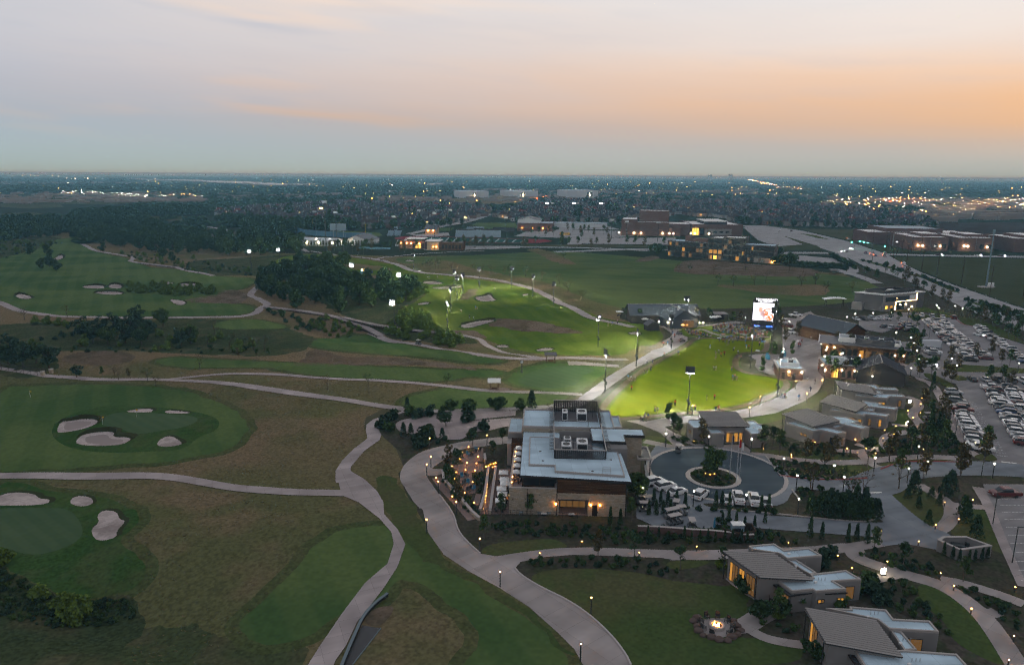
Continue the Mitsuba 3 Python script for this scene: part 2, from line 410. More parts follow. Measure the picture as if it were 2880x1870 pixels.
def planks(p, n, uv):
	v = p.z / 0.2
	row = dr.floor(v)
	horiz = dr.select(dr.abs(n.x) > dr.abs(n.y), p.y, p.x)
	r = cell_rand(row, dr.floor(horiz / 3.3 + 5 * cell_rand(row, 1.0, 1.0)), 3.0)
	k = mix((0.052, 0.030, 0.020), (0.115, 0.066, 0.040), r)
	return k * dr.select(v - row < 0.1, 0.35, 1.0) * (0.8 + 0.4 * noise(horiz * 0.8, p.z * 9, 2.0))
procmat('m_wood', planks)

def brick(p, n, uv):
	return mix((0.105, 0.066, 0.060), (0.150, 0.100, 0.090), fbm(p.x * 0.7, p.y * 0.7, p.z * 1.2, 3))
procmat('m_brick', brick)
def stucco(p, n, uv):
	return mix((0.19, 0.18, 0.175), (0.235, 0.225, 0.22), fbm(p.x * 0.9, p.y * 0.9, p.z * 0.7, 3))
procmat('m_stucco', stucco)
matte('m_whitewall', 0.52, 0.54, 0.56)
gloss('m_seam', (0.165, 0.152, 0.142), 0.5, 0.1)
gloss('m_rib', (0.30, 0.275, 0.255), 0.5, 0.1)
gloss('m_seamdark', (0.075, 0.075, 0.085), 0.45, 0.2)
gloss('m_seamblue', (0.050, 0.062, 0.080), 0.5, 0.2)
gloss('m_trim', (0.30, 0.27, 0.25), 0.5)
gloss('m_dark', (0.022, 0.022, 0.025), 0.5)
gloss('m_black', (0.012, 0.012, 0.014), 0.4)
gloss('m_steel', (0.42, 0.44, 0.46), 0.4, 0.6)
gloss('m_unit', (0.58, 0.58, 0.57), 0.45)
gloss('m_pole', (0.035, 0.042, 0.042), 0.5)
gloss('m_polepale', (0.55, 0.56, 0.58), 0.35, 0.4)
gloss('m_mast', (0.12, 0.17, 0.19), 0.5)
gloss('m_glass', (0.020, 0.026, 0.032), 0.08)
gloss('m_bluefence', (0.10, 0.22, 0.30), 0.6)
gloss('m_bluemetal', (0.20, 0.27, 0.32), 0.5)
gloss('m_orange', (0.55, 0.16, 0.03), 0.5)
gloss('m_yellow', (0.60, 0.34, 0.03), 0.5)
gloss('m_teal', (0.03, 0.16, 0.26), 0.5)
gloss('m_red', (0.14, 0.016, 0.018), 0.25, 0, 1.0)
gloss('m_canvas', (0.70, 0.70, 0.68), 0.7)
gloss('m_water', (0.40, 0.36, 0.37), 0.08, 0.8)
gloss('m_capblue', (0.085, 0.12, 0.14), 0.5)
matte('m_sand_shade', 0.29, 0.24, 0.225)  # sand colour with the shade of a hollow put into it
gloss('m_rubber', (0.016, 0.016, 0.017), 0.7)
matte('m_bark', 0.060, 0.046, 0.036)
matte('m_barkpale', 0.105, 0.090, 0.080)
matte('m_rock', 0.115, 0.085, 0.075)
matte('m_skin', 0.42, 0.26, 0.19)
matte('m_hair', 0.035, 0.022, 0.016)

# foliage: each leaf has its own tone
for nm, c in (('m_leaf', (0.044, 0.074, 0.026)), ('m_leafdark', (0.032, 0.058, 0.026)), ('m_leaflight', (0.078, 0.118, 0.026)), ('m_leafblue', (0.028, 0.050, 0.032)),
			('m_leafbrown', (0.070, 0.058, 0.028)), ('m_leafred', (0.085, 0.045, 0.022))):
	def leaf_fn(p, n, uv, c=c):
		i = dr.floor
		r = cell_rand(i(p.x * 1.7), i(p.y * 1.7), i(p.z * 1.7))
		q = noise(p.x * 0.35, p.y * 0.35, p.z * 0.5)
		return mi.Color3f(c) * (0.55 + 0.6 * r + 0.5 * q)
	scene[nm] = two({'type': 'diffuse', 'reflectance': proc(leaf_fn)})

def emit(name_mesh, radiance, weight=1.0):
	return {'type': 'area', 'radiance': rgb(*radiance), 'sampling_weight': float(weight)}

WARM, WARMW, COOLW = (46.0, 21.0, 4.6), (44.0, 33.0, 19.0), (60.0, 62.0, 58.0)

def glow(parent, name, mesh, radiance, weight=1.0):
	return part(parent, name, mesh, 'm_black', emitter=emit(None, radiance, weight))

# ------------------------------------------------------------------ the ground: one land sheet to the horizon, then lawns, paths, roads laid on it
_R = 45000.0
WORLD = Polygon([(_R * math.cos(t), _R * math.sin(t)) for t in np.linspace(0, 2 * PI, 73)[:-1]])
golf = Polygon(GOLF).buffer(0)
struct('land', flat_sheet(WORLD.difference(golf), 0.0).mesh(), 'm_land')
region('rough_grass', golf, 0.0, 'm_rough')
region('rough_grass', Polygon([(-25.8, 75.5), (-24.6, 90), (-22.2, 102.3), (-21.5, 110.3), (-26.5, 124.4), (-33.5, 133.8), (-39, 145.7), (-38.1, 158.4), (-36.7, 168.5), (-33.9, 180.1), (-23.4, 145.9), (-20.7, 132), (-15.4, 119.5), (-9.1, 109), (-1.7, 100.1), (6.5, 92.4), (13.4, 83.9), (15.5, 75.8)]).buffer(0).difference(golf), 0.006, 'm_rough')

# --- golf course
CREEK = blob([(-201.2, 437.7), (-170.3, 446.9), (-148, 445), (-95.4, 347.9), (-67.9, 307.8), (-49.9, 279.8), (-29.1, 263.2), (-14.4, 261.9), (-11.5, 269.8), (-34.8, 299), (-55.7, 314), (-45.6, 366.1), (-47.7, 413.6), (-60.3, 433.2), (-127.3, 542.1), (-168.4, 571.4), (-204.1, 538.2), (-240.6, 525.6)])
region('scrub_ground', CREEK, 0.02, 'm_scrub')
region('scrub_ground', blob([(-220.7, 287.5), (-199, 303.6), (-159.4, 302.6), (-145.6, 309), (-117.8, 305.4), (-95.6, 305.7), (-75.5, 272.6), (-72.6, 250.4), (-81.9, 240.7), (-106.8, 243.2), (-138.9, 252.5), (-164.5, 251), (-184.6, 238.4)]), 0.02, 'm_scrub')
region('scrub_ground', blob([(-85.3, 105.5), (-82.3, 104.7), (-77.8, 101.9), (-72.7, 99), (-68.2, 97.2), (-65.6, 97.2), (-62.1, 99.1), (-59, 99.5), (-55.9, 96.4), (-53, 92.8), (-52.2, 88.1), (-51.4, 82.8), (-48.8, 76.7), (-64.5, 76.6)]), 0.02, 'm_scrub')
region('scrub_ground', blob([(-513, 708), (-490, 727), (-440, 704), (-401, 658.5), (-399.9, 620), (-392.2, 586.5), (-367.5, 531.7), (-367.4, 503.6)]), 0.02, 'm_scrub')
region('scrub_ground', blob([(-171.8, 228.5), (-154, 211.2), (-148.5, 215.3), (-149.2, 220.8), (-147.1, 226.7), (-155.4, 237), (-169.9, 249), (-184.9, 247)]), 0.02, 'm_scrub')
region('dark_grass', ragged(blob([(-80.3, 95.5), (-70.7, 94.2), (-64.5, 94.7), (-54.9, 93.1), (-47.3, 90.9), (-40.3, 89.6), (-34.2, 85.6), (-28.3, 84.6), (-26.3, 84), (-26.8, 79.6), (-27.7, 76.4), (-65.9, 76)]), 2.5), 0.014, 'm_darkgrass')
region('dry_bank', blob([(-154.2, 235), (-155.9, 249.8), (-146.3, 253.6), (-131.4, 243.9), (-127.5, 234.3), (-134.9, 229.4), (-147, 231.5)]), 0.03, 'm_dry')
region('dry_bank', blob([(-73, 234.6), (-72.3, 250.6), (-65.1, 247.6), (-56.1, 240.5), (-44.2, 237.9), (-29.3, 232.9), (-19, 229.7), (-11.9, 226.4), (-10.8, 223), (-18.9, 228.2), (-33.5, 227.4), (-48, 226.5), (-59.4, 225), (-70.2, 225.5)]), 0.03, 'm_dry')
region('dry_bank', blob([(-162, 350.2), (-154.3, 367.7), (-158.7, 386.5), (-144.5, 383.3), (-136.6, 370.2), (-129.7, 342.8), (-141, 342), (-158.8, 346.2)]), 0.03, 'm_dry')
region('dry_bank', blob([(-350, 757), (-365, 819), (-348, 844), (-310, 801), (-269, 716), (-289, 715), (-328, 721)]), 0.03, 'm_dry')
region('fairway', blob([(-375.7, 512.2), (-382.7, 552.5), (-398.7, 598.3), (-406.6, 636.8), (-438.2, 687.3), (-427, 705), (-381.1, 638.4), (-333.4, 573.3), (-287.8, 536.4), (-248.9, 481.4), (-223.6, 474.5), (-187.8, 441.1), (-160.3, 436.5), (-146.1, 409), (-145.9, 387), (-157.3, 382.8), (-149.5, 359.5), (-160.2, 346.1), (-124.9, 341.6), (-119.7, 324.5), (-129.1, 315.4), (-154, 311.4), (-181, 312.4), (-209.7, 315.6), (-235.8, 333.4), (-261.2, 352.1)]), 0.03, 'm_fairway')
region('fairway', blob([(-128.6, 295), (-116.2, 312.8), (-101.4, 307.7), (-96.4, 304), (-99.9, 287.7), (-117.1, 284.8)]), 0.03, 'm_fairway')
region('fairway', blob([(-78.4, 272.4), (-73.2, 294.1), (-63.9, 291.8), (-53.3, 281.8), (-40.8, 263), (-26.3, 252.7), (-14.6, 238.6), (-2.2, 234.2), (-5.2, 231.7), (-19.2, 232.4), (-35.2, 239.4), (-52.3, 247.4), (-63.4, 249.3), (-72.8, 252.4)]), 0.03, 'm_fairway')
region('fairway', blob([(-122.5, 234.4), (-118, 241.1), (-98.1, 236.6), (-77.1, 234.6), (-50.6, 224.5), (-35.2, 224.6), (-10.9, 224.7), (-1.2, 221.7), (-5.9, 216.7), (-15.2, 215.9), (-21.7, 211.2), (-33.2, 211.6), (-48, 211.9), (-66.7, 216.5), (-84.7, 227.6), (-108.5, 225.9)]), 0.03, 'm_fairway')
region('fairway', blob([(-0.2, 220.2), (5.7, 228.9), (17.7, 230.9), (33.7, 230.9), (29.6, 221.9), (23.4, 208.4), (20, 201.5), (14.8, 201.4), (4.3, 205.5), (-2, 210.4)]), 0.03, 'm_fairway')
region('fairway', blob([(-33.2, 189.7), (-25.3, 199.8), (-16.2, 206), (-8, 201.7), (5.1, 200.2), (15.5, 199.9), (17.8, 196.4), (9, 189.4), (-3.4, 187.2), (-23.6, 185.5)]), 0.03, 'm_fairway')
region('putting_green', blob([(1.2, 213.7), (6.6, 223.4), (13.6, 228.3), (23.5, 228.8), (28.2, 226.8), (21.5, 218.2), (20.4, 210.9), (16, 206.2), (9.7, 206), (3.5, 208.5)]), 0.05, 'm_green')
region('fairway', blob([(-154.9, 203.5), (-141.5, 208.8), (-122.5, 207.2), (-101.6, 201.2), (-85.3, 193.5), (-74.4, 183.6), (-67.5, 173.4), (-64, 162.7), (-64.7, 154.3), (-70.6, 149.9), (-81.9, 145.9), (-93.7, 144), (-102.1, 142.2), (-110.9, 142)]), 0.03, 'm_fairway')
region('green_fringe', blob([(-113.3, 184.9), (-102.9, 186.7), (-87.1, 183.3), (-76.2, 177.2), (-72.1, 167.9), (-75.1, 162.7), (-74.5, 154.1), (-82, 152.8), (-91.4, 151.4), (-100.9, 154.4), (-111.7, 163.8), (-116, 173.7)]), 0.05, 'm_fringe')
region('putting_green', blob([(-105.8, 176.6), (-103.7, 180.6), (-95.9, 180.7), (-87.5, 179.6), (-82.4, 178), (-80.1, 174.5), (-81.3, 169.4), (-85.6, 167.4), (-89.5, 165), (-92.7, 165.5), (-97.7, 168.8), (-102.2, 169.4)]), 0.07, 'm_green')
region('fairway', blob([(-106.9, 136.4), (-98.9, 136.3), (-91.7, 133), (-84.5, 133.5), (-73.3, 126.9), (-67.2, 120.7), (-67.4, 116.3), (-67.9, 113.3), (-64, 109.3), (-58.1, 105.4), (-58.7, 101.6), (-60.7, 99.9), (-66.5, 98), (-71.6, 99.1), (-78.7, 103), (-86.1, 107.4)]), 0.03, 'm_fringe')
region('putting_green', blob([(-99.1, 125.4), (-88.5, 125.7), (-84.2, 125.7), (-80.3, 122.3), (-76.2, 117.3), (-74.4, 113.3), (-76.1, 110.2), (-79.8, 108.2), (-86.7, 111), (-89.6, 112.2)]), 0.05, 'm_green')
region('fairway', blob([(-37.7, 88.9), (-38.4, 91.4), (-35.2, 99.6), (-33.6, 107.1), (-33.5, 111.4), (-31.8, 115.8), (-28, 118.5), (-23.3, 119.5), (-17.3, 119.6), (-15, 116.3), (-14.1, 112.6), (-14.6, 106.3), (-17.6, 100.5), (-20.5, 93.8), (-24.2, 93), (-27, 87.2), (-30.6, 85.6), (-34, 86.1)]), 0.03, 'm_fairway')
region('fairway', blob([(-19, 102.2), (-15.6, 107.2), (-12.2, 107), (-4.5, 98.6), (2.7, 91.5), (6.6, 85.5), (7.3, 81.7), (7.5, 79.1), (-5.9, 79), (-3.9, 86.4), (-4.5, 90.4), (-9.3, 96.2), (-15.3, 101)]), 0.03, 'm_fairway')
region('rough_slope', blob([(-24.3, 125.4), (-25.3, 134.7), (-22.8, 137.6), (-19.1, 128.7), (-15.3, 116.8), (-11.9, 109.1), (-7.1, 103.7), (-1.9, 98.9), (2.5, 93.7), (6.3, 87.8), (8.3, 84.3), (7.3, 83.7), (2.7, 91.9), (-4, 98.6), (-11.6, 106.3), (-15.7, 107.7)]), 0.05, 'm_lawn')
region('rough_slope', blob([(-29.5, 142.7), (-24, 141.3), (-22.5, 136.1), (-18.2, 127.9), (-16.2, 122.1), (-15.3, 119.1), (-20.4, 119), (-23.5, 124.4), (-26.2, 131.4)]), 0.03, 'm_lawn')
# lit short course and the range behind it
region('course_turf', blob([(-178.6, 539.5), (-163.4, 578.4), (-128.6, 547.9), (-98.7, 528.5), (-66.1, 475.9), (-35, 444.4), (-7.8, 424.8), (16.2, 381.9), (30.8, 335.9), (43.5, 308.3), (57.6, 302.7), (61.8, 283), (57, 267.5), (45, 250.1), (31.9, 244.5), (16.4, 238.7), (1.7, 253.7), (-6.4, 264.1), (-10.9, 273.9), (-22.1, 277.7), (-35.6, 305.9), (-48.1, 314.5), (-52.3, 329.7), (-45.6, 366.1), (-46.1, 399.8), (-58.9, 422.7), (-81.1, 431.9), (-105.8, 448.5), (-136.4, 480.8), (-166.7, 502.8)]), 0.03, 'm_course')
region('range_turf', blob([(-90.2, 544.3), (-76.8, 554), (-37.6, 566.2), (3.3, 587.8), (40.1, 610.7), (115.6, 550.3), (141.8, 524.1), (156.5, 510), (214.9, 462.3), (217.6, 433.4), (206.9, 391.9), (194.8, 377.1), (179, 363.2), (151.4, 349.8), (116.7, 341.6), (93, 338.5), (56, 339.6), (48.2, 343.2), (35.8, 368.5), (20.2, 417.4), (2.6, 449.3), (-25.8, 473.1), (-56, 488.2), (-80.5, 513.1)]), 0.03, 'm_range')
BROWN = [[(9.9, 615.8), (22.7, 628.2), (32.9, 598.7), (38.4, 557.8), (43.3, 541), (47, 513.2), (38, 513.5), (30.3, 526.4), (25.1, 557.7), (19.1, 590.8)], [(100.8, 464.4), (125.5, 533.7), (138.4, 545.6), (157.5, 540.7), (170, 524.3), (193.4, 509.5), (211.8, 495.3), (196.7, 459), (175.1, 450.8), (157, 457.8), (131.5, 461.3)],
		[(115.8, 412.1), (131.4, 412.2), (150.3, 407), (183.7, 413), (169.1, 378.8), (147.9, 373.7), (129.7, 375.8), (121.6, 396.6)], [(88.5, 527.3), (101.2, 562), (115.1, 575.7), (114.2, 556.4), (101.6, 533.5)],
		[(-83.7, 512.2), (-67.2, 513.3), (-49.9, 535.6), (-38.3, 514.2), (-30.2, 488.1), (-9.5, 466.3), (-9.1, 443.5), (-31, 453.6), (-50.4, 475.7), (-69.7, 485.5)], [(-34.9, 496.3), (-18.5, 474.7), (2.3, 450.1), (18.5, 430.2), (31.1, 383), (42.1, 352.2), (35.1, 344), (27.9, 372.8), (17.2, 398.9), (2.2, 426.9), (-14.6, 447.1), (-31.9, 453.7)],
		[(-95.1, 449.3), (-88.3, 455.1), (-74.9, 443.2), (-73.6, 434.9), (-84.5, 434.8)], [(-27.3, 370.6), (-23.8, 391.4), (-19.1, 395.6), (-18.8, 380.3), (-24.4, 356.2)], [(-15.9, 304.8), (-0.4, 315), (13.7, 301.6), (27, 278.6), (27.6, 272.6), (12.9, 281.4), (-2.2, 288.7)], [(-30, 278.7), (-20.7, 299), (-12.2, 278.5), (-9, 272.5), (-16.8, 275.6)],
		[(25.1, 235.3), (35.3, 243.3), (54.4, 266.2), (60, 268.2), (58.1, 262), (38.9, 239)], [(-121.6, 506.8), (-103.8, 503.4), (-81.8, 484.8), (-77.4, 472.6), (-97, 469.8), (-111.9, 483.5)]]
for b in BROWN:
	region('brown_mound', blob(b), 0.05, 'm_dry' if len(b) % 2 else 'm_rough')
# bunkers: sand hollows with a turf lip
BUNKERS = [[(-111.6, 166.5), (-114.5, 172.8), (-112, 173.4), (-110, 175.1), (-105.2, 173.6), (-104.3, 170.5), (-105.6, 167.7), (-109.9, 165)], [(-102.6, 159), (-103.9, 162.9), (-102.7, 165.2), (-97.1, 166.2), (-95.7, 162.6), (-92, 162.7), (-90.4, 161.1), (-90.5, 157.2), (-94.7, 156.1), (-99.7, 156.9)], [(-83, 158.1), (-83.6, 162.4), (-81.9, 163.4), (-77.5, 158.9), (-76.6, 157), (-79.2, 155.5), (-81.5, 156)],
		[(-102.6, 180.1), (-100.4, 183.4), (-96.1, 183.6), (-95.3, 180.4)], [(-92.2, 180.7), (-92, 182.6), (-89.5, 182.3), (-85, 181.2), (-86.1, 180)], [(-99.1, 126.3), (-100.9, 129.6), (-99.5, 132.3), (-94.5, 131.9), (-92.2, 129.7), (-89.8, 129.5), (-89, 127.4), (-92.3, 126.4)], [(-85.6, 128.4), (-86.3, 131.5), (-83.2, 131.2), (-80.9, 128.8), (-80.7, 127), (-82.7, 126.4)],
		[(-76.8, 122.5), (-77, 124.9), (-74, 124.2), (-71.6, 120.7), (-70, 120), (-69.3, 115.4), (-68.3, 113.7), (-70.1, 112.6), (-72.1, 113.4), (-74.8, 117.1), (-74.7, 119.7)], [(-257, 365.2), (-257.6, 371.1), (-240.1, 354.2), (-239.6, 349.9), (-245.3, 351.9)], [(-241.7, 397.4), (-236.5, 402.8), (-230, 401), (-226.1, 391.8), (-234.9, 392.7)], [(-229.9, 404), (-226.7, 406.8), (-221, 402.4), (-216.9, 391.7), (-223.1, 393.2)],
		[(-223.6, 377.4), (-213.9, 380.1), (-203.4, 371.7), (-199.5, 359.6), (-208.9, 360)], [(-170.7, 351.4), (-165.4, 349.5), (-159.5, 346.1), (-158.1, 338), (-163.2, 341.4)], [(-206, 408.2), (-203.4, 415.3), (-195.2, 410.9), (-197, 405.5)], [(-192, 405.8), (-189, 412.3), (-178.9, 408.1), (-175.2, 396.6), (-186.2, 396.8)], [(-335.7, 521.9), (-349.8, 553.5), (-344.2, 549), (-328.9, 521.4), (-331.4, 518.3)],
		[(-19.1, 366.1), (-18.5, 370.4), (-15.4, 370.7), (-11.7, 378.1), (-10.6, 367.5), (-7.7, 359.9), (-13.3, 356.6), (-17.1, 357.8)], [(-47, 343.8), (-43.6, 352), (-40.4, 350.1), (-43.1, 341.9)], [(-46.2, 401.6), (-41.2, 402.2), (-28.8, 405.8), (-29.1, 398.6), (-36.4, 395.4), (-40.5, 395)], [(-53.6, 419.8), (-48.9, 425.4), (-40.1, 417.3), (-43.1, 411.9), (-49.3, 413.3)],
		[(-23, 303.7), (-18.6, 305.5), (-7.6, 308.8), (-8.1, 304.9), (-14.4, 300.1), (-19.5, 299.6)], [(-6.3, 257.7), (-3.6, 261.7), (-0.8, 259.1), (-3, 256)], [(8.4, 252.8), (11.8, 256.1), (15.7, 255.8), (13.8, 251.9), (10, 250.8)], [(44.8, 272.9), (49.3, 283.6), (52.5, 282.9), (49.5, 274.3)], [(5, 374.4), (7.4, 378.5), (9, 376.6), (6.5, 372.1)],
		[(-80.5, 529.7), (-76.7, 534), (-72.3, 530), (-75.3, 523.7)]]
BLAB = 'kidney|large lobed|teardrop|thin twin-lobed|long narrow|wide cut-off|small round|ragged tall|small lens-shaped|flat|round|long|boat-shaped|faint|faint long|double|heart-shaped lit|small lit|ragged lit|shaded|curved lit|small oval|narrow oval|golden|tiny|tiny far'.split('|')
for b, w in zip(BUNKERS, BLAB):
	g = blob(b, 1).buffer(.5).buffer(-.5)
	big = g.area > 60
	region('bunker_lip', g.buffer(1.1 if big else 0.6).difference(g.buffer(-0.2)), 0.09, 'm_fringe')
	fesc_shade = ragged(shapely.affinity.translate(g, 0.2, 1.7 if big else 0.8).buffer(.3), .4).difference(g)
	region('bunker_fescue_shade', fesc_shade, 0.095, 'm_fescue_shade')  # dark strip of long grass, also paints the shade of the far lip
	region('bunker', g, 0.10, 'm_sand', label=f'{w} pale sand bunker cut into the golf turf')
	if big:
		region('bunker_hollow_shade', blob(np.asarray(g.buffer(-.25 * math.sqrt(g.area) * .5).exterior.coords)[::3] + [.4, -.3], 2) if not g.buffer(-.25 * math.sqrt(g.area) * .5).is_empty and g.buffer(-.25 * math.sqrt(g.area) * .5).geom_type == 'Polygon' else Polygon(), 0.115, 'm_sand_shade')  # darker sand paints the shade of a hollow; the sheet has no dip
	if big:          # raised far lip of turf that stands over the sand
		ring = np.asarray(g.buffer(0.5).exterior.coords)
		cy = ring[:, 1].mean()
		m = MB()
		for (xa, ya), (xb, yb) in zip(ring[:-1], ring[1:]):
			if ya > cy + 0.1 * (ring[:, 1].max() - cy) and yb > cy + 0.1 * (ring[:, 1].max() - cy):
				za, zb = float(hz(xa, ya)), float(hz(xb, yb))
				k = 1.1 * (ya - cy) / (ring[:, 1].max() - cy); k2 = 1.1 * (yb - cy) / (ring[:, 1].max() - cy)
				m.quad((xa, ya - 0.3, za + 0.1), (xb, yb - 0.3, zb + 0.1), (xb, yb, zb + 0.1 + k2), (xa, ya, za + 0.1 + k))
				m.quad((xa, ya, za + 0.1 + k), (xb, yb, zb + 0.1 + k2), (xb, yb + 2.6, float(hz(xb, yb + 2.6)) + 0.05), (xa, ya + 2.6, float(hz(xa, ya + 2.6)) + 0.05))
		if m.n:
			struct('bunker_bank', m.mesh(), 'm_fescue_shade')
# cart paths
PA = U(Polygon([(-34.5, 134.6), (-33.8, 131.8), (-29.5, 128.5), (-24.2, 121.8), (-21.2, 116.7), (-20.1, 112.5), (-20.1, 106.2), (-22.6, 100.5), (-24.3, 92.7), (-25.6, 85.2), (-26.5, 78.8), (-22.8, 78.8), (-22.8, 82.2), (-22.1, 85.3), (-21.7, 90.6), (-20.7, 94.2), (-19.5, 98.9), (-18.3, 105.3), (-18.1, 112.6), (-20.3, 117.9), (-23.7, 123.6), (-24.7, 128.6), (-26.7, 133.3), (-30.3, 139), (-34.4, 143.6), (-37.6, 143.5)]).buffer(0),
	Polygon([(-36.1, 137.4), (-37.6, 143.5), (-37.5, 149.3), (-36.4, 156.4), (-34.6, 163), (-36.1, 168.4), (-36.8, 172.7), (-36, 176.2), (-33.5, 179.8), (-30, 182.3), (-29.5, 183.8), (-28, 185.4), (-25.9, 184.6), (-28.8, 182.3), (-31.4, 178.6), (-33.3, 173.7), (-33.2, 169.5), (-31.7, 165.3), (-31.5, 162.1), (-33.7, 155.1), (-34.4, 149.3), (-34.8, 146), (-34.4, 143.6), (-31.3, 137.5)]).buffer(0))
PATHS = [band([(-112.1, 139.6), (-106.8, 139.8), (-93.6, 140.2), (-80.3, 140.7), (-72, 140.4), (-62.8, 137.7), (-53.5, 134.2), (-43.5, 132.6), (-33.2, 132.6)], 2.9), band([(-148.1, 217.2), (-133.1, 213.6), (-117.6, 211.9), (-106.3, 210.6), (-95.9, 207.8), (-73.5, 199.5), (-53.4, 194.1), (-40.3, 189.2), (-27.2, 184.8)], 3.0), band([(-106.4, 209.5), (-100.1, 214.3), (-89.3, 217.7), (-74, 216.5), (-56.3, 210.5), (-40.5, 210), (-24.5, 207.8), (-11.3, 203.7), (-1.1, 201.2), (12.7, 200.9), (20.4, 199.4)], 2.4),
		band([(-274.1, 360.3), (-249.2, 343.5), (-229.4, 326.5), (-207, 313.1), (-187.5, 309.5), (-158.4, 308), (-131.2, 310.7), (-120.3, 317.1), (-117.8, 325.8), (-119.9, 336), (-117.3, 340.5), (-122.6, 346.9), (-132.5, 360), (-140, 377.7), (-141.1, 394.2), (-140.8, 407.9), (-146.5, 426), (-154.1, 431.4)], 3.6), band([(-59.3, 291.1), (-50.9, 278.4), (-41.4, 267.1), (-26.8, 258), (-14.6, 239.6), (-4.3, 236.5), (10.8, 233.1), (40.1, 240.3)], 2.8), band([(-24, 277.2), (-16.7, 274.4), (-11.9, 270.7), (-9.7, 259.9), (-5.7, 252.7), (0.8, 242.7), (10.8, 233.3)], 2.6),
		band([(18.7, 230.7), (25.7, 231.5), (35.7, 231.5)], 3.0), band([(-104.3, 538.3), (-92.7, 529.5), (-75.4, 488.8), (-62.3, 466.3), (-46.6, 455.9), (-31.9, 451), (-17.4, 442.9), (-3.3, 425), (9.4, 395.6), (17, 378.8), (23.5, 354.8), (31.8, 323.5), (38.3, 308.1), (46.3, 300.3), (51, 293.9)], 4.6), band([(-410.4, 673.1), (-372.1, 627.5), (-344.3, 590.3), (-319.4, 569.5), (-290.6, 546.2), (-283.1, 535.9), (-277.7, 517.2), (-260.5, 500.5)], 3.6), band([(-226, 482), (-209.5, 460.8), (-198.5, 455.2), (-185.3, 441.6)], 3.4),
		band([(-166.3, 592.2), (-146, 570.4), (-126.3, 556.6), (-102.9, 537.2)], 3.0), band([(-102.9, 537.2), (-91.9, 559.2), (-71.1, 580.1), (-48, 593.1), (-23.7, 604.1)], 3.0), band([(-368, 868), (-329, 822), (-308, 790), (-306, 760), (-272, 725), (-257, 717)], 5.0), band([(-184, 622.6), (-167.4, 586.3)], 4.0)]
region('cart_path', U(PA, *PATHS), 0.12, 'm_path')
region('pavilion_pad', blob([(-6.4, 205.6), (-3.7, 205.6), (-0.4, 204.8), (-0.8, 202.4), (-4.5, 202.5), (-6.8, 203.7)]), 0.14, 'm_patio')

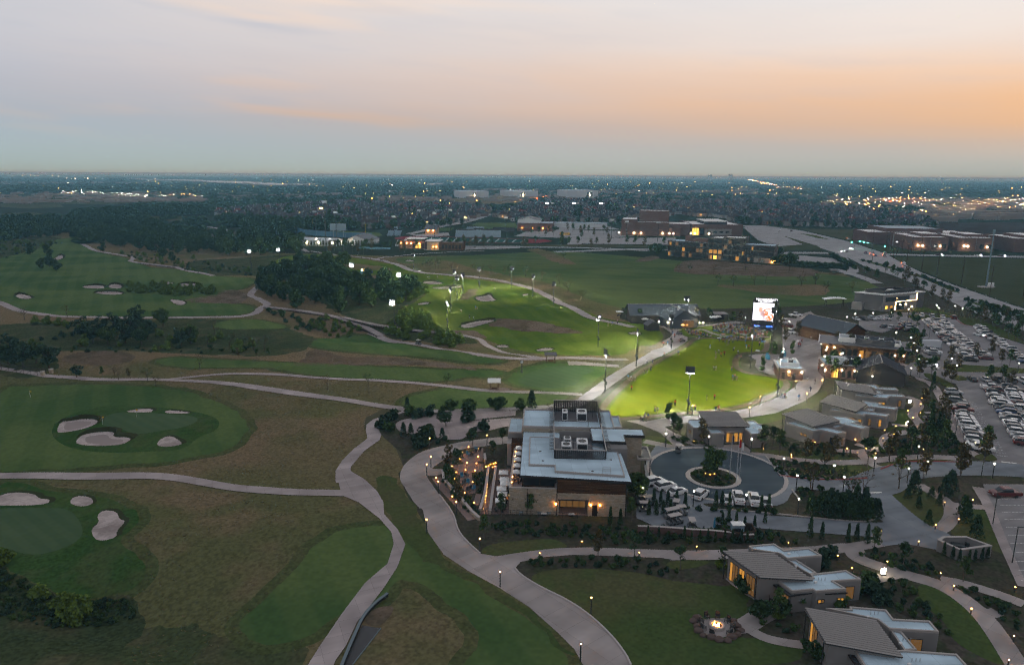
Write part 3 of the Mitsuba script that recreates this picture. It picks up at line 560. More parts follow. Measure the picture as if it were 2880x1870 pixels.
# --- campus: planting ground, lawns, pavements
campus = Polygon([(-23.4, 145.9), (-24, 142.4), (-20.7, 132), (-15.4, 119.5), (-9.1, 109), (-1.7, 100.1), (6.5, 92.4), (13.4, 83.9), (15.5, 75.8), (67.2, 76.3), (209.8, 267.9), (206.9, 282.9), (236.1, 393), (236.6, 484.6), (209.9, 442.4), (199.5, 377.3), (176, 356.8), (52.9, 332.7), (47.3, 308.8), (62.7, 287.1), (58.6, 267.5), (24.7, 206.9), (16.8, 189.4), (-4.6, 189.7), (-27.6, 183.7), (-33.3, 176.7), (-32.7, 167.1), (-25.4, 154.6)]).buffer(0).difference(golf)
region('planting_ground', campus, 0.012, 'm_bed')
LAWN = [[(-5, 109.2), (-4.8, 111.7), (-2, 113.5), (1.9, 114.1), (5.3, 114.7), (7.9, 114.7), (10.3, 111.9), (7.2, 111.4), (3.1, 110.5), (-2.4, 108.9)], [(2.7, 102.5), (5.4, 104.5), (10.3, 105.2), (15.1, 105), (20.9, 104), (24.2, 102.3), (29.7, 99.8), (35.5, 100.7), (39.8, 103.3), (37, 98.3), (33.7, 93.6), (31.9, 91.8), (28.6, 89.3), (33.3, 87.1), (36.1, 86.1), (30.8, 79.3), (15.8, 79.1), (15.4, 83.8), (14, 87.9), (11.4, 92.7), (8.4, 96.4), (5.2, 99.1)],
		[(24.8, 101.8), (27.6, 101.4), (33.3, 100.2), (34.5, 98.2), (35.3, 93.6), (31.5, 91.1), (30.7, 92.9), (27.3, 92.8), (24.7, 89.3), (26.7, 87.3), (33.4, 87.7), (37.1, 86.5), (39.8, 85.2), (37.3, 81.9), (20.6, 81.8)], [(63.4, 101), (65.7, 101.4), (67.3, 98.2), (67.8, 93.2), (67.5, 89.7), (65.7, 84.2), (64.7, 82.2), (63.1, 82.7), (60.6, 87), (62.2, 91), (61.7, 93.9), (61.6, 96.9)], [(26.1, 107.9), (33.6, 108), (31.6, 106.3), (27.9, 104.9), (25.1, 105.4)],
		[(36.3, 162.9), (39.7, 162), (47.3, 158.2), (58.1, 155.2), (65.7, 151.7), (77, 150.6), (79.6, 151.3), (74, 155.4), (60.9, 157.1), (58.2, 157.5), (47.4, 158.7), (41.3, 162.5)], [(61.8, 179.7), (71, 183.5), (82.2, 193.4), (92.3, 204.4), (94.2, 203.7), (84.8, 189.5), (72.7, 179.3), (63.2, 174.5), (61.6, 176.7)], [(242.3, 367.1), (243.9, 367.2), (241.7, 362.6)],
		[(75, 133.6), (78.5, 136.9), (84.6, 137.3), (85.1, 129.4), (82.3, 125), (77.3, 119.3), (74.9, 118), (74.1, 120.4), (75.6, 125.2), (74.8, 130.3)], [(85.6, 128.8), (87.2, 128.5), (91.4, 126.9), (87.3, 117), (83.9, 109.3), (82.7, 111.2), (80.2, 115.3), (78, 117.4), (83.1, 123.2)], [(81.4, 149.4), (89.2, 151.7), (99.7, 152.3), (104, 150.6), (98.5, 150.3), (90.3, 150.6), (84.5, 149), (80.6, 146.5)],
		[(70.3, 148.4), (77.6, 148.5), (80, 145.3), (75.5, 142), (70.4, 141.2), (70.2, 145.1)], [(87.8, 166.6), (90.3, 165.3), (89.1, 162.4), (88.3, 159.5), (85.5, 159.8), (83.1, 161.4), (86.2, 163.1)], [(104.4, 187.1), (109.4, 188.9), (106.6, 184), (105.6, 179.4), (103.1, 175), (101.3, 175), (99.9, 176.4), (98.1, 176.3)], [(110.9, 187.3), (114.3, 189.5), (107, 176.5), (107.8, 179.4)], [(95.6, 173.9), (100.9, 173.1), (96.9, 169.8), (94.1, 169.8)],
		[(-8.4, 161.6), (-0.5, 164.5), (-0.5, 161.2), (-6.3, 158.7)], [(30.7, 162.2), (32.9, 166.8), (37, 165.1), (39.4, 162.4), (38.3, 157.5), (33.8, 159), (30.4, 159.3)], [(103.9, 171.9), (109.6, 175.3), (109.5, 168.7), (104.3, 163.5), (101.6, 166.5), (100.4, 169.6)], [(75.3, 129.4), (81.7, 137.4), (83.3, 129.5), (79, 120.7), (74.1, 119)]]
for q in LAWN:
	region('lawn', blob(q).difference(golf), 0.03, 'm_lawn')
# putting lawn under the floodlights
FIELD = blob([(19, 188.6), (25.9, 199.1), (32.9, 215.1), (44.6, 233.8), (59.6, 253.8)], 0)
FIELD = blob([(21.5, 182.3), (26.6, 197.1), (34.1, 213.4), (42.2, 229), (52.2, 244.4), (64.6, 263.4), (70.4, 275.5), (78.2, 277.3), (87.5, 273.7), (97.4, 272.4), (100.9, 271.7), (94.2, 253.1), (89.2, 250.1), (82.9, 248.9), (78.8, 240.2), (76, 229.7), (77.7, 224.4), (82.7, 222.4), (86.1, 219.4), (86.8, 212.5), (83, 204.7), (75.7, 197.2), (68.4, 190.7), (60.9, 186), (53, 182.9), (45.6, 181.3), (38.2, 179.1), (31, 177.2), (25.4, 176), (21.7, 175.4)])
region('field_fringe', FIELD, 0.03, 'm_fringe')
region('field_rough', FIELD.buffer(-0.6).difference(FIELD.buffer(-4.2)), 0.05, 'm_course')
region('brown_edge', FIELD.buffer(-0.5).difference(FIELD.buffer(-2.6)), 0.07, 'm_dry')
region('putting_lawn', FIELD.buffer(-3.6), 0.09, 'm_putting')
SPECT = blob([(68.7, 291.9), (74.3, 295.6), (79.7, 296.7), (86.1, 299.6), (92.3, 301.6), (101.7, 298.2), (106.2, 287.9), (103.8, 278), (100.6, 271.7), (97.5, 272.8), (87.7, 274.1), (78.4, 277.8), (70.5, 276.1), (68.2, 278.6)])
region('spectator_lawn', SPECT, 0.05, 'm_course')
region('spectator_walk', band([(74.1, 288.7), (79.7, 292.3), (80.4, 285.5), (83.1, 279.8), (88.7, 277.6), (95.5, 277), (102, 277.9)], 1.8), 0.07, 'm_path')
# promenade, plaza, main drive
DRIVE = U(Polygon([(-23, 139.1), (-20.5, 132.7), (-16.7, 125.5), (-14.7, 116.8), (-11.2, 109.2), (-6.6, 104), (-1.7, 99.4), (2.8, 94.4), (6.8, 88.1), (8.6, 84.9), (9.5, 81.7), (10.1, 78.8), (16.2, 78.9), (15.7, 81.7), (15.4, 83.8), (14, 87.9), (11.4, 92.7), (8.4, 96.4), (5.2, 99.1), (1.8, 102.7), (0.7, 105), (1.6, 107), (5.6, 108.6), (10.6, 109.4), (18.1, 109), (27.4, 108.4), (28, 111.1), (13.4, 111.9), (8.2, 111.6), (3.1, 110.5), (-2.4, 108.8), (-5.1, 109.6), (-7.1, 112.7), (-9.5, 117.4), (-10.6, 123.8), (-14.2, 132.1), (-17.7, 140.7)]).buffer(0),
		Polygon(smooth_ring([(-23.5, 141.1), (-23.7, 144.1), (-23.2, 148.7), (-21, 154.6), (-17.5, 157.7), (-13.1, 160.4), (-11.2, 161.6), (-5.3, 163.8), (0.7, 165.5), (1.9, 161.8), (-0.5, 160.4), (-6.3, 158.4), (-11.6, 156.7), (-13.3, 153.7), (-15, 150), (-17.3, 145.3), (-17.8, 141.4), (-17.2, 138.2), (-14.9, 132.7), (-15.9, 132.7), (-19.2, 132.7), (-21.6, 135.4), (-22.8, 138.2)], 1)).buffer(0),
		Polygon([(-23.1, 139.4), (-19.1, 129.3), (-17.4, 126.2), (-13.6, 126.2), (-13.7, 130.9), (-17.2, 138.7)]).buffer(0), Polygon([(-18.3, 145.1), (-14.6, 144.9), (-14.4, 142.7), (-15.8, 141.2), (-17.9, 141.4)]).buffer(0))
PROM = U(Polygon([(10.2, 189.4), (18.3, 196.4), (23.4, 208.4), (35.2, 231.1), (39.9, 239.1), (65.8, 281.7), (73.1, 291.9), (66, 262.2), (59.8, 254.5), (42.5, 233.4), (30.8, 213.4), (25.9, 199.4), (19.4, 188.9), (10.5, 186.5)]).buffer(0), Polygon([(34.6, 230.8), (40.5, 240), (60.2, 267.4), (64.6, 283.4), (63.8, 292.7), (62.4, 297.1), (67.7, 299), (75.5, 297.5), (89.3, 304.3), (98.4, 309.4), (101.8, 305.6), (92.2, 301.2), (85.8, 298.7), (79.6, 296.1), (74.2, 295.3), (68.6, 291.6), (68.5, 280.2), (67.4, 270.8), (64, 263.4), (54.1, 247.6), (41.1, 229.5), (27.8, 204)]).buffer(0),
		Polygon([(34.4, 176.3), (42.3, 180.5), (49.6, 181.3), (64.7, 187.4), (74.8, 196.3), (85.5, 208.1), (92, 219.8), (95.9, 230.7), (101.2, 242.8), (110.5, 260.9), (118.1, 287.3), (117.3, 290.2), (130.7, 323), (141.5, 334.5), (138.1, 316.2), (125.5, 287.6), (115, 261), (106.8, 238.8), (101.1, 223.5), (97.1, 214.8), (90.6, 203.6), (82.5, 194.1), (71.2, 183.9), (62.3, 180.1), (48.7, 177.7), (35.7, 170.7)]).buffer(0),
		band([(-23.4, 183.6), (-15.4, 184.4), (-3.3, 185.5), (10.2, 188.3)], 2.6), Polygon([(84, 247.7), (88.4, 249.7), (92.2, 249.8), (95.8, 249.3), (110, 263.1), (93.1, 220.6), (85.9, 220.4), (82.7, 222.6), (80.9, 227.1), (81.7, 233.2), (84.7, 240.3)]).buffer(0), Polygon([(122.2, 318.2), (131.6, 315.3), (123.9, 286.2), (121.9, 276), (109.3, 245.9), (100.6, 223.2), (93.4, 223), (90.3, 231.5)]).buffer(0),
		Polygon([(130.7, 270.2), (137.8, 256.9), (140.2, 251.7), (133.4, 238.8), (126.5, 249.3), (122, 251.3), (115.6, 258.5)]).buffer(0), band([(27.5, 179.7), (33.6, 176.3), (40.1, 165.5), (45.1, 159.6)], 3.0))
region('promenade', PROM.difference(golf).difference(FIELD).difference(SPECT), 0.045, 'm_promenade')
region('clubhouse_drive', DRIVE.difference(golf), 0.06, 'm_promenade')
region('putting_terrace', U(blob([(-29.8, 173.5), (-28.8, 176), (-26.8, 178), (-23.2, 178.6), (-19.3, 181.3), (-15.6, 181.1), (-13.4, 175), (-10, 176.4), (-0.6, 178.5), (1.1, 178.8), (1.1, 173.1), (-2.2, 171.8), (-5.5, 168.9), (-9.6, 167.8), (-11.5, 163.7), (-12.3, 162.6), (-15.2, 162.6), (-20.5, 165), (-25.4, 166.6), (-28, 168.1)]), Polygon([(-21.2, 180.4), (-14.8, 183.3), (1.1, 184.6), (1.1, 180.8), (-10, 176.7), (-13.2, 175.4), (-18.9, 176.9)]).buffer(0)).difference(golf), 0.05, 'm_paving')
region('garden_patio', U(Polygon([(-11.4, 152.7), (-6.5, 157.4), (-6.3, 149.4), (-7.6, 148.5), (-6.1, 147.6), (-5.9, 143.5), (-8.4, 143), (-7.9, 136.8), (-7.1, 135.6), (-7.1, 132.8), (-8.6, 132.8), (-10.5, 136.3), (-10.8, 141.7), (-13, 143.8), (-14.5, 144.3), (-14.6, 145.6), (-12, 147), (-10.3, 148), (-11.1, 149.3)]).buffer(0), band([(-15.7, 140.3), (-14.1, 136.3), (-11.5, 130.9), (-9.6, 127.3), (-7, 121.6)], 2.0, 1), Polygon([(-7, 132.8), (-5.8, 132.5), (-6.1, 127.7), (-7.4, 127.7)]).buffer(0), Polygon([(-3.3, 144.9), (1, 145.8), (0.9, 124), (-5.8, 123.9)]).buffer(0)), 0.08, 'm_patio')
# garden walks among the cottages
WALKS = [band([(25.7, 109.6), (30.6, 109.2), (35.7, 109.5)], 2.7), band([(26.4, 109.3), (34, 109.7), (47, 110.7), (53.8, 111.4), (57.4, 112.5), (59.1, 111.8), (57.7, 109.9), (58.3, 108), (60.4, 106.2), (63.4, 103.6), (66.9, 101.4), (68.4, 97.8), (68.7, 93.2), (67.6, 87.7), (66.1, 82.2), (65.4, 79.3)], 3.0), band([(53.6, 111.4), (60.7, 113), (67.5, 115.1), (72.8, 116.3)], 2.6), band([(55.3, 102.1), (58.1, 102.6), (61.5, 103.8)], 2.2), band([(68, 102.5), (70.7, 101.5), (72.9, 99.8), (75, 97.9), (76.6, 95.9)], 2.4), band([(69.2, 94.7), (69.6, 93.2), (71.4, 94)], 2.0),
		band([(38.5, 94), (35.7, 92.2), (33.6, 90.4), (31.6, 89.9)], 3.2), band([(33.5, 89.4), (35.1, 87.4), (37.5, 86.5), (40.5, 85.9)], 1.8), Polygon([(33.9, 102.4), (36.4, 102.8), (38.7, 99.9), (37.7, 95.5), (35.8, 97.8), (34.4, 100.7)]).buffer(0), Polygon([(37.8, 95.9), (40.2, 97.5), (40.9, 94.4), (39.7, 93.7), (38.4, 94.4)]).buffer(0), Polygon([(40.5, 87), (43.2, 86.5), (43.6, 84.6), (42.2, 82), (40.9, 82), (40.7, 84)]).buffer(0), blob([(26.3, 90.7), (28.4, 92.1), (31.3, 92), (32, 90.7), (31.1, 88.4), (29, 87.3), (26.5, 88.3)]),
		band([(84.3, 138.4), (85.2, 134.1), (85.6, 130.7), (84.5, 126.9), (81.6, 122.6), (77.9, 119.1), (75, 117.4)], 2.6), band([(85.1, 129.4), (88.3, 128.5), (92, 127.9)], 2.2), band([(114.3, 199.3), (115.5, 197.5), (115.2, 194), (112.7, 189.5), (108.4, 185.1), (106.7, 181.4), (106, 177.4), (103.3, 173.1), (100.4, 170.3), (98, 169.4), (95, 168.4), (92.3, 166.6), (90.3, 164), (88.9, 161.1), (88.5, 159.1), (89.1, 158.3)], 2.6), band([(99.9, 169.4), (100.2, 167.2), (100.6, 165.1)], 1.8), band([(97.9, 175.4), (99.7, 174.5), (101.7, 174)], 1.6),
		band([(82.1, 161.4), (83.4, 159.8), (84.6, 158.6), (86.8, 158.3), (88.5, 159.1)], 2.0), band([(75.5, 157.3), (78.6, 156.6), (80.2, 156.2), (80.6, 153.9), (80.5, 151.4)], 2.4), band([(80.1, 156.2), (83.4, 157.4), (86.8, 158.3)], 2.2), band([(31.9, 162.3), (40, 157.2), (46.5, 155.4), (57.1, 154.3), (62.3, 151.7), (68.4, 150.1), (74.9, 149.7), (81.5, 151.1), (90.2, 153.4), (97, 153.5), (103.1, 152.3)], 2.8), band([(80.4, 156.4), (79.6, 148.5), (81.1, 146.9)], 2.2),
		band([(38.1, 168.1), (39.4, 160.5), (40, 157.2)], 2.4), band([(40.1, 165.5), (38.2, 170.7), (37, 174), (34.9, 172.9)], 2.4), band([(49.4, 157.8), (53.3, 158.8), (53.6, 157.3), (53.3, 155.9)], 4.0)]
region('garden_walk', U(*WALKS).difference(golf), 0.07, 'm_promenade')
region('car_park_walk', U(band([(128.7, 217.9), (129.8, 212.8), (123.7, 197.5), (116.1, 180.4), (109, 164.2), (105.7, 155.4), (109.2, 150.7), (113.5, 148.8)], 2.4, 1), band([(96.1, 137.1), (92.8, 128.2), (86.8, 115.4), (80.2, 100.3)], 2.6, 1), band([(132.7, 237.9), (133.8, 231.9), (128.7, 217.9)], 2.2, 1)), 0.09, 'm_path')
# roads and car parks
C0 = (44, 144.1)
ISL = (42.6, 141.2)
APRON = U(Polygon([(34.1, 159.5), (36.7, 158), (41.9, 156.8), (48.7, 155.3), (57.9, 153.5), (57.2, 141.9), (57.8, 140.4), (57, 135.8), (56.1, 128.6), (54.5, 124.5), (38.3, 124.3), (25.8, 127.3), (29.9, 150.4)]).buffer(0), Point(C0).buffer(15.2))
ROADS = U(band([(72.4, 137.5), (81.7, 143.7), (89.8, 146.6), (99.9, 147.2), (106.2, 146.9), (112.6, 145.7)], 8.0), band([(56, 138), (63.6, 138.5), (70.7, 137.1), (76, 136.1), (82.4, 143.7)], 7.0), band([(72.6, 136.1), (72.2, 128.6), (72.2, 123), (73, 119), (74.9, 115.2)], 7.5), band([(28.1, 125.2), (32.4, 124.5), (40.3, 122.5), (50.8, 120.9), (61, 119.3), (66.1, 118.6), (73, 119)], 5.6, 1), Polygon([(65.7, 117.8), (71.4, 118.4), (73.6, 115.7), (75.8, 115.5), (72.8, 111.6), (68.7, 113.6), (64.1, 113)]).buffer(0), Polygon([(31.7, 126.2), (37.6, 122.6), (37.6, 120.8), (35.6, 116.4), (34.5, 117.4), (30, 118.5)]).buffer(0), Polygon([(24, 127.1), (27, 126.9), (32.4, 124.7), (31.5, 116.8), (29.6, 116.2), (26.6, 119), (23.3, 122.7)]).buffer(0))
region('service_drive', U(APRON, ROADS).difference(blob([(57.2, 135.7), (62.3, 135.5), (68.5, 133.8), (70.4, 128.6), (69.5, 124.8), (66.2, 121.7), (59.7, 122.6), (46.9, 125.6), (38.4, 126.8), (36.5, 129.4), (44.9, 128.2), (52.8, 127.7)])), 0.10, 'm_drive')
region('turning_circle', Point(C0).buffer(13.8), 0.12, 'm_asphalt')
struct('island_kerb', MB().prism(Point(ISL).buffer(5.7).difference(Point(ISL).buffer(4.7)), 0.0, 0.22).mesh(), 'm_kerb')
struct('island_bed', MB().prism(Point(ISL).buffer(4.72), 0.0, 0.2).mesh(), 'm_bed')
struct('circle_band', MB().prism(Point(C0).buffer(14.6).difference(Point(C0).buffer(13.78)), 0.0, 0.125).mesh(), 'm_kerb')
LOT = Polygon([(155.3, 315.1), (176, 329.5), (187.5, 332.7), (190.8, 329.9), (201.9, 320.5), (198.1, 301.3), (195.6, 289.6), (195.7, 266.9), (191.7, 245.7), (114, 134.1), (109.5, 143.1), (113.7, 149.1), (108.5, 150.3), (110.8, 155.5), (115.9, 166.7), (132.2, 202.2), (137, 213), (129.1, 219.3), (126.4, 226), (136.7, 238), (141.7, 241.3), (153.6, 262.1), (165.4, 286.6), (164.3, 297.9), (151.1, 286.2), (145.8, 295.1)]).buffer(0)
LOT2 = Polygon([(97.8, 138.6), (107.7, 138.7), (77, 89.8), (81.1, 102), (86.9, 114.8), (93, 127.6)]).buffer(0)
region('car_park', U(LOT, LOT2).difference(golf), 0.11, 'm_lot')
MEDIAN = [[(145.9, 234.9), (150.6, 236.8), (159.8, 234), (172.9, 230.6), (168.8, 224.9), (155, 226.6), (146.6, 226.5), (144.2, 230)], [(139.9, 220.8), (143.7, 222.9), (144.6, 219.6), (142.6, 216.3), (138.9, 216.2)], [(181.7, 324), (189.2, 327), (202.2, 324.6), (201.9, 320.5), (189.3, 318.8), (183.1, 315.9), (179.3, 318.5)], [(145.7, 247.9), (145.9, 243.8), (152.4, 248), (149, 241.4), (144.4, 239.7), (141.6, 240.5)], [(167.5, 304), (166.6, 288.8), (163.4, 278), (163.2, 280.1), (162.8, 288.7), (163.3, 297.9)], [(106.1, 154.7), (110.8, 155.5), (109.2, 150.7), (104.9, 151.9)], [(126.3, 202), (129.1, 204.4), (127.7, 202.1)],
		[(142.5, 209.4), (144.3, 210.1), (143.1, 207), (141.7, 207)], [(134.4, 226.2), (136.5, 220.8), (135.5, 210.5), (131.9, 206.8), (132.7, 214.2), (131.3, 219.3)], [(210.3, 376), (200.9, 339.1), (205.2, 333.3), (204.4, 324.7), (196.7, 333.6), (190.2, 335.7)], [(202.7, 321.9), (210.6, 319.4), (206.6, 299.1), (199.9, 272.9), (195.7, 266.9), (195.9, 290.1), (198.8, 302.3), (195.3, 303.1)]]
for q in MEDIAN:
	g = blob(q, 1)
	struct('planted_median', MB().prism(g, 0.0, 0.2).mesh(), 'm_lawn')
# highway and streets
HWY = Polygon([(296, 947), (292, 755), (274.5, 630.3), (270, 585.4), (250.2, 503.8), (247.9, 464.9), (240.7, 425.1), (227.1, 371.6), (218.8, 333.5), (216.4, 313.8), (211.5, 277.7), (243.3, 321.5), (249.6, 344.2), (250.8, 354.6), (256.6, 387.2), (262.5, 424.2), (274.2, 477.1), (291, 535.1), (312.4, 601.6), (334, 718), (344, 857), (329, 947)]).buffer(0)
STREETS = U(band([(216.1, 598.5), (257.2, 604.4), (302.9, 595.2), (370.5, 584.2), (439.8, 579.1)], 13.0), band([(35.4, 597.8), (82.4, 615.2), (117.2, 630.2), (156.6, 604.7), (219.9, 598.7)], 10.0, 1), band([(-74.7, 609.8), (-42.9, 628.5), (8.2, 641.1), (80.4, 631.9), (116.1, 612.2)], 9.0), band([(231.9, 543.7), (222.1, 490.3), (224.3, 460.3), (219.5, 427.3)], 7.0), band([(278, 611.6), (252.8, 544.7), (235.7, 490.9), (219.8, 467.3)], 7.0))
region('highway', HWY, 0.05, 'm_highway')
region('street', STREETS.difference(golf).difference(HWY), 0.045, 'm_highway')
MED = [[(268.1, 555.5), (271.1, 526.7), (265, 480.5), (263.2, 482.7), (265.2, 519.2)], [(259.9, 469.1), (265.9, 465.7), (252.8, 413.8), (247.3, 391.9), (246.3, 397.1), (259.9, 451.5)], [(235.4, 367.3), (236.7, 358.4), (235, 339.8), (233.2, 333.9), (229.8, 339.6)], [(325, 817), (330, 787), (324, 739), (318, 752)], [(232.2, 328.3), (228.6, 307.5), (223.7, 298), (226.3, 310.7)]]
for q in MED:
	struct('highway_median', MB().prism(Polygon(q).buffer(0), 0.0, 0.25).mesh(), 'm_lawn')
region('verge', Polygon([(261, 598.7), (266, 581.9), (246.9, 503.7), (245.9, 464.8), (239.1, 422.1), (225.7, 369.2), (217.6, 331.6), (214.1, 310.4), (210.9, 288.7), (199.3, 272.1), (209.6, 313.6), (212.6, 347.1), (225.6, 399), (230.1, 433.9), (229.8, 467.8), (236, 507.4)]).buffer(0).difference(golf).difference(LOT), 0.03, 'm_bed')
region('meadow', Polygon([(295.5, 556.9), (308, 576.4), (362.2, 570.7), (418.6, 563.3), (243.3, 321.5), (252.5, 348.4), (260, 392.4), (267.4, 432.3), (279.5, 486.6)]).buffer(0), 0.02, 'm_field')
region('ploughed_field', Polygon([(504, 910), (587, 1022), (746, 1057), (868, 1068), (613, 750), (548, 773), (502, 853)]).buffer(0), 0.02, 'm_plough')
region('meadow', Polygon([(302, 947), (332, 956), (357, 890), (428, 883), (500, 902), (495, 841), (429, 814), (399, 763), (368.1, 670.2), (338.4, 615.1), (317.3, 613.9), (340, 732), (352, 877)]).buffer(0), 0.02, 'm_field')
region('school_lot', U(Polygon([(290, 910), (313, 899), (293, 755), (277, 679.3), (240.2, 655.2), (247, 725)]).buffer(0), Polygon([(85, 741), (169, 747), (151.5, 668.4), (65.9, 673.4)]).buffer(0), Polygon([(2, 753), (15, 815), (55, 853), (123, 835), (128, 762), (94, 741), (48, 738)]).buffer(0), Polygon([(61, 739), (88, 741), (55.1, 643.9), (47, 643.4)]).buffer(0), Polygon([(60, 932), (118, 937), (128, 859), (55, 853)]).buffer(0), Polygon([(-109, 764), (-71, 798), (-66, 758), (-89, 729)]).buffer(0), Polygon([(216.9, 590.4), (231, 585.5), (253.8, 559.8), (239.2, 507.6), (207.4, 510.3), (218.5, 552.9)]).buffer(0),
	Polygon([(-112, 701), (-52.1, 644.3), (6.9, 647.9), (6.7, 627.5), (-41.8, 611.7), (-105.1, 641)]).buffer(0)).difference(golf).difference(HWY), 0.04, 'm_highway')
region('verge', U(Polygon([(8.4, 659.4), (56.9, 665.4), (139.4, 663.3), (134.4, 639.2), (8.2, 645.2)]).buffer(0), Polygon([(293, 784), (282.3, 664.9), (271.8, 630.2), (231.5, 623.9), (237.4, 655.1), (274.1, 679.1)]).buffer(0)).difference(golf), 0.06, 'm_field')
# sports ground
region('running_track', U(Polygon([(-119, 726), (-113, 745), (-94, 746), (9, 723), (32, 719), (39.3, 698.2), (26.9, 678.5), (1.6, 673.8), (-83.6, 683.7), (-117, 714)]).buffer(0)), 0.05, 'm_trackred')
region('football_turf', Polygon([(-92, 741), (14, 716), (8.6, 677.3), (-90, 689.6)]).buffer(0), 0.08, 'm_turfgreen')
m = MB()
for k in range(0, 13):
	t = k / 12
	a = np.array([(-90, 736), (12, 713)]); b = np.array([(-88.9, 694.5), (7.5, 680.3)])
	p, q = a[0] + (a[1] - a[0]) * t, b[0] + (b[1] - b[0]) * t
	d = q - p; nn = np.array([-d[1], d[0]]) / np.linalg.norm(d) * 0.35
	m.quad((*(p - nn), 0.1), (*(q - nn), 0.1), (*(q + nn), 0.1), (*(p + nn), 0.1))
struct('yard_line', m.mesh(), 'm_line')
region('practice_field', U(Polygon([(-56, 881), (-48, 967), (4, 972), (6, 874), (-34, 858)]).buffer(0), Polygon([(-107, 864), (-70, 872), (-71, 820), (-100, 818)]).buffer(0)), 0.03, 'm_range')
region('ball_field', Polygon([(-220, 799), (-185, 808), (-147, 792), (-135, 751), (-147, 739), (-181, 747), (-212, 768)]).buffer(0), 0.04, 'm_range')
region('infield', Polygon([(-173, 784), (-163, 797), (-157, 767), (-165, 762)]).buffer(0), 0.06, 'm_trackred')
region('meadow', U(Polygon([(-789, 1090), (-772, 1160), (-672, 1082), (-616, 994), (-679, 988), (-702, 969)]).buffer(0), Polygon([(-561, 1074), (-462, 1065), (-426, 996), (-455, 944), (-524, 1003)]).buffer(0), blob([(-1159, 1655), (-1438, 2206), (-1398, 2312), (-1066, 1902), (-944, 1802), (-778, 1495), (-918, 1474), (-1068, 1532)])), 0.03, 'm_field')
region('bare_lot', U(Polygon([(-1069, 1490), (-918, 1474), (-831, 1346), (-852, 1281), (-975, 1358)]).buffer(0), Polygon([(-1135, 1825), (-1034, 1845), (-729, 1731), (-687, 1639), (-780, 1561), (-954, 1641)]).buffer(0)), 0.06, 'm_field')
region('bare_lot', Polygon([(-413, 1637), (-311, 1920), (-59, 2032), (71, 1816), (3, 1614), (-125, 1554), (-237, 1578), (-352, 1544)]).buffer(0), 0.03, 'm_rough')
region('street', U(band([(-411, 1551), (-365, 1600), (-320, 1882), (-151, 1889)], 12.0), band([(-88, 905), (-63, 981), (-29, 1273), (40, 1759), (118, 2137)], 16.0), band([(-111, 774), (-86, 905)], 10.0), band([(130, 1293), (176, 1559)], 8.0)), 0.05, 'm_highway')
# water far off
region('lake', Polygon([(-4467, 8413), (-3962, 7983), (-3526, 7572), (-3155, 7425), (-2740, 6510), (-2268, 6198), (-1505, 4809), (-1246, 4612), (-1304, 4163), (-1575, 4451), (-1864, 4980), (-2240, 5398), (-2668, 6218), (-3462, 7122), (-4002, 7624)]).buffer(0), 1.0, 'm_water')
region('lake', Polygon([(-581, 4855), (-605, 5692), (-537, 5731), (-504, 5240), (-522, 4727)]).buffer(0), 1.0, 'm_water')

# rough grass stands in tufts near the camera
r = np.random.default_rng(31); m = MB(); V_, F_ = [], []
near_rough = shapely.union_all(polys(golf.intersection(sbox(-160, 70, 60, 240)))).difference(U(PA.buffer(.5), *[q.buffer(.5) for q in PATHS]))
tp = np.column_stack([r.uniform(-160, 60, 90000), r.uniform(78, 240, 90000)]); shapely.prepare(near_rough)
mow = U(*MOWN); shapely.prepare(mow)
tp = tp[shapely.contains_xy(near_rough, tp[:, 0], tp[:, 1]) & ~shapely.contains_xy(mow, tp[:, 0], tp[:, 1])]
tp = tp[meshkit.fbm(np.column_stack([tp * .09, 0 * tp[:, :1]]), 3, 6) + r.uniform(-.2, .2, len(tp)) > .47][:5000]
n = len(tp); h = hz(tp[:, 0], tp[:, 1]); a = r.uniform(0, PI, n); s = r.uniform(.18, .42, n); t = r.uniform(.03, .10, n)
dx, dy = np.cos(a) * s, np.sin(a) * s
V_ = np.stack([np.column_stack([tp[:, 0] - dx, tp[:, 1] - dy, h - .02]), np.column_stack([tp[:, 0] + dx, tp[:, 1] + dy, h - .02]), np.column_stack([tp[:, 0] + dx * .7 + dy * .4, tp[:, 1] + dy * .7 - dx * .4, h + t]), np.column_stack([tp[:, 0] - dx * .6 + dy * .4, tp[:, 1] - dy * .6 - dx * .4, h + t * .8])], 1).reshape(-1, 3)
i4 = np.arange(n)[:, None] * 4
solo('grass_tufts', 'tufts of dry native grass over the rough in the foreground', 'grass', (V_, np.vstack([i4 + [0, 1, 2], i4 + [0, 2, 3]])), 'm_tuft', kind='stuff')

# ------------------------------------------------------------------ kinds of thing that repeat: built once with their parts, then placed
KINDS = {}
def kind(name, parts):
	g = {'type': 'shapegroup'}
	for nm, mesh, bsdf, *sm in parts:
		k, i = nm, 0
		while k in g:
			i += 1; k = f'{nm}_{i:03d}'
		g[k] = ply(mesh, bsdf, smooth=sm[0] if sm else False)
	scene['kind_' + name] = g
	KINDS[name] = 'kind_' + name

def place(kindname, key, x, y, z=None, rot=0.0, s=1.0, sz=None):
	z = float(hz(x, y)) if z is None else z
	scene[key] = {'type': 'instance', 'group': {'type': 'ref', 'id': KINDS[kindname]},
				'to_world': T().translate([float(x), float(y), z]).rotate([0, 0, 1], math.degrees(rot)).scale([s, s, sz or s])}
	return key

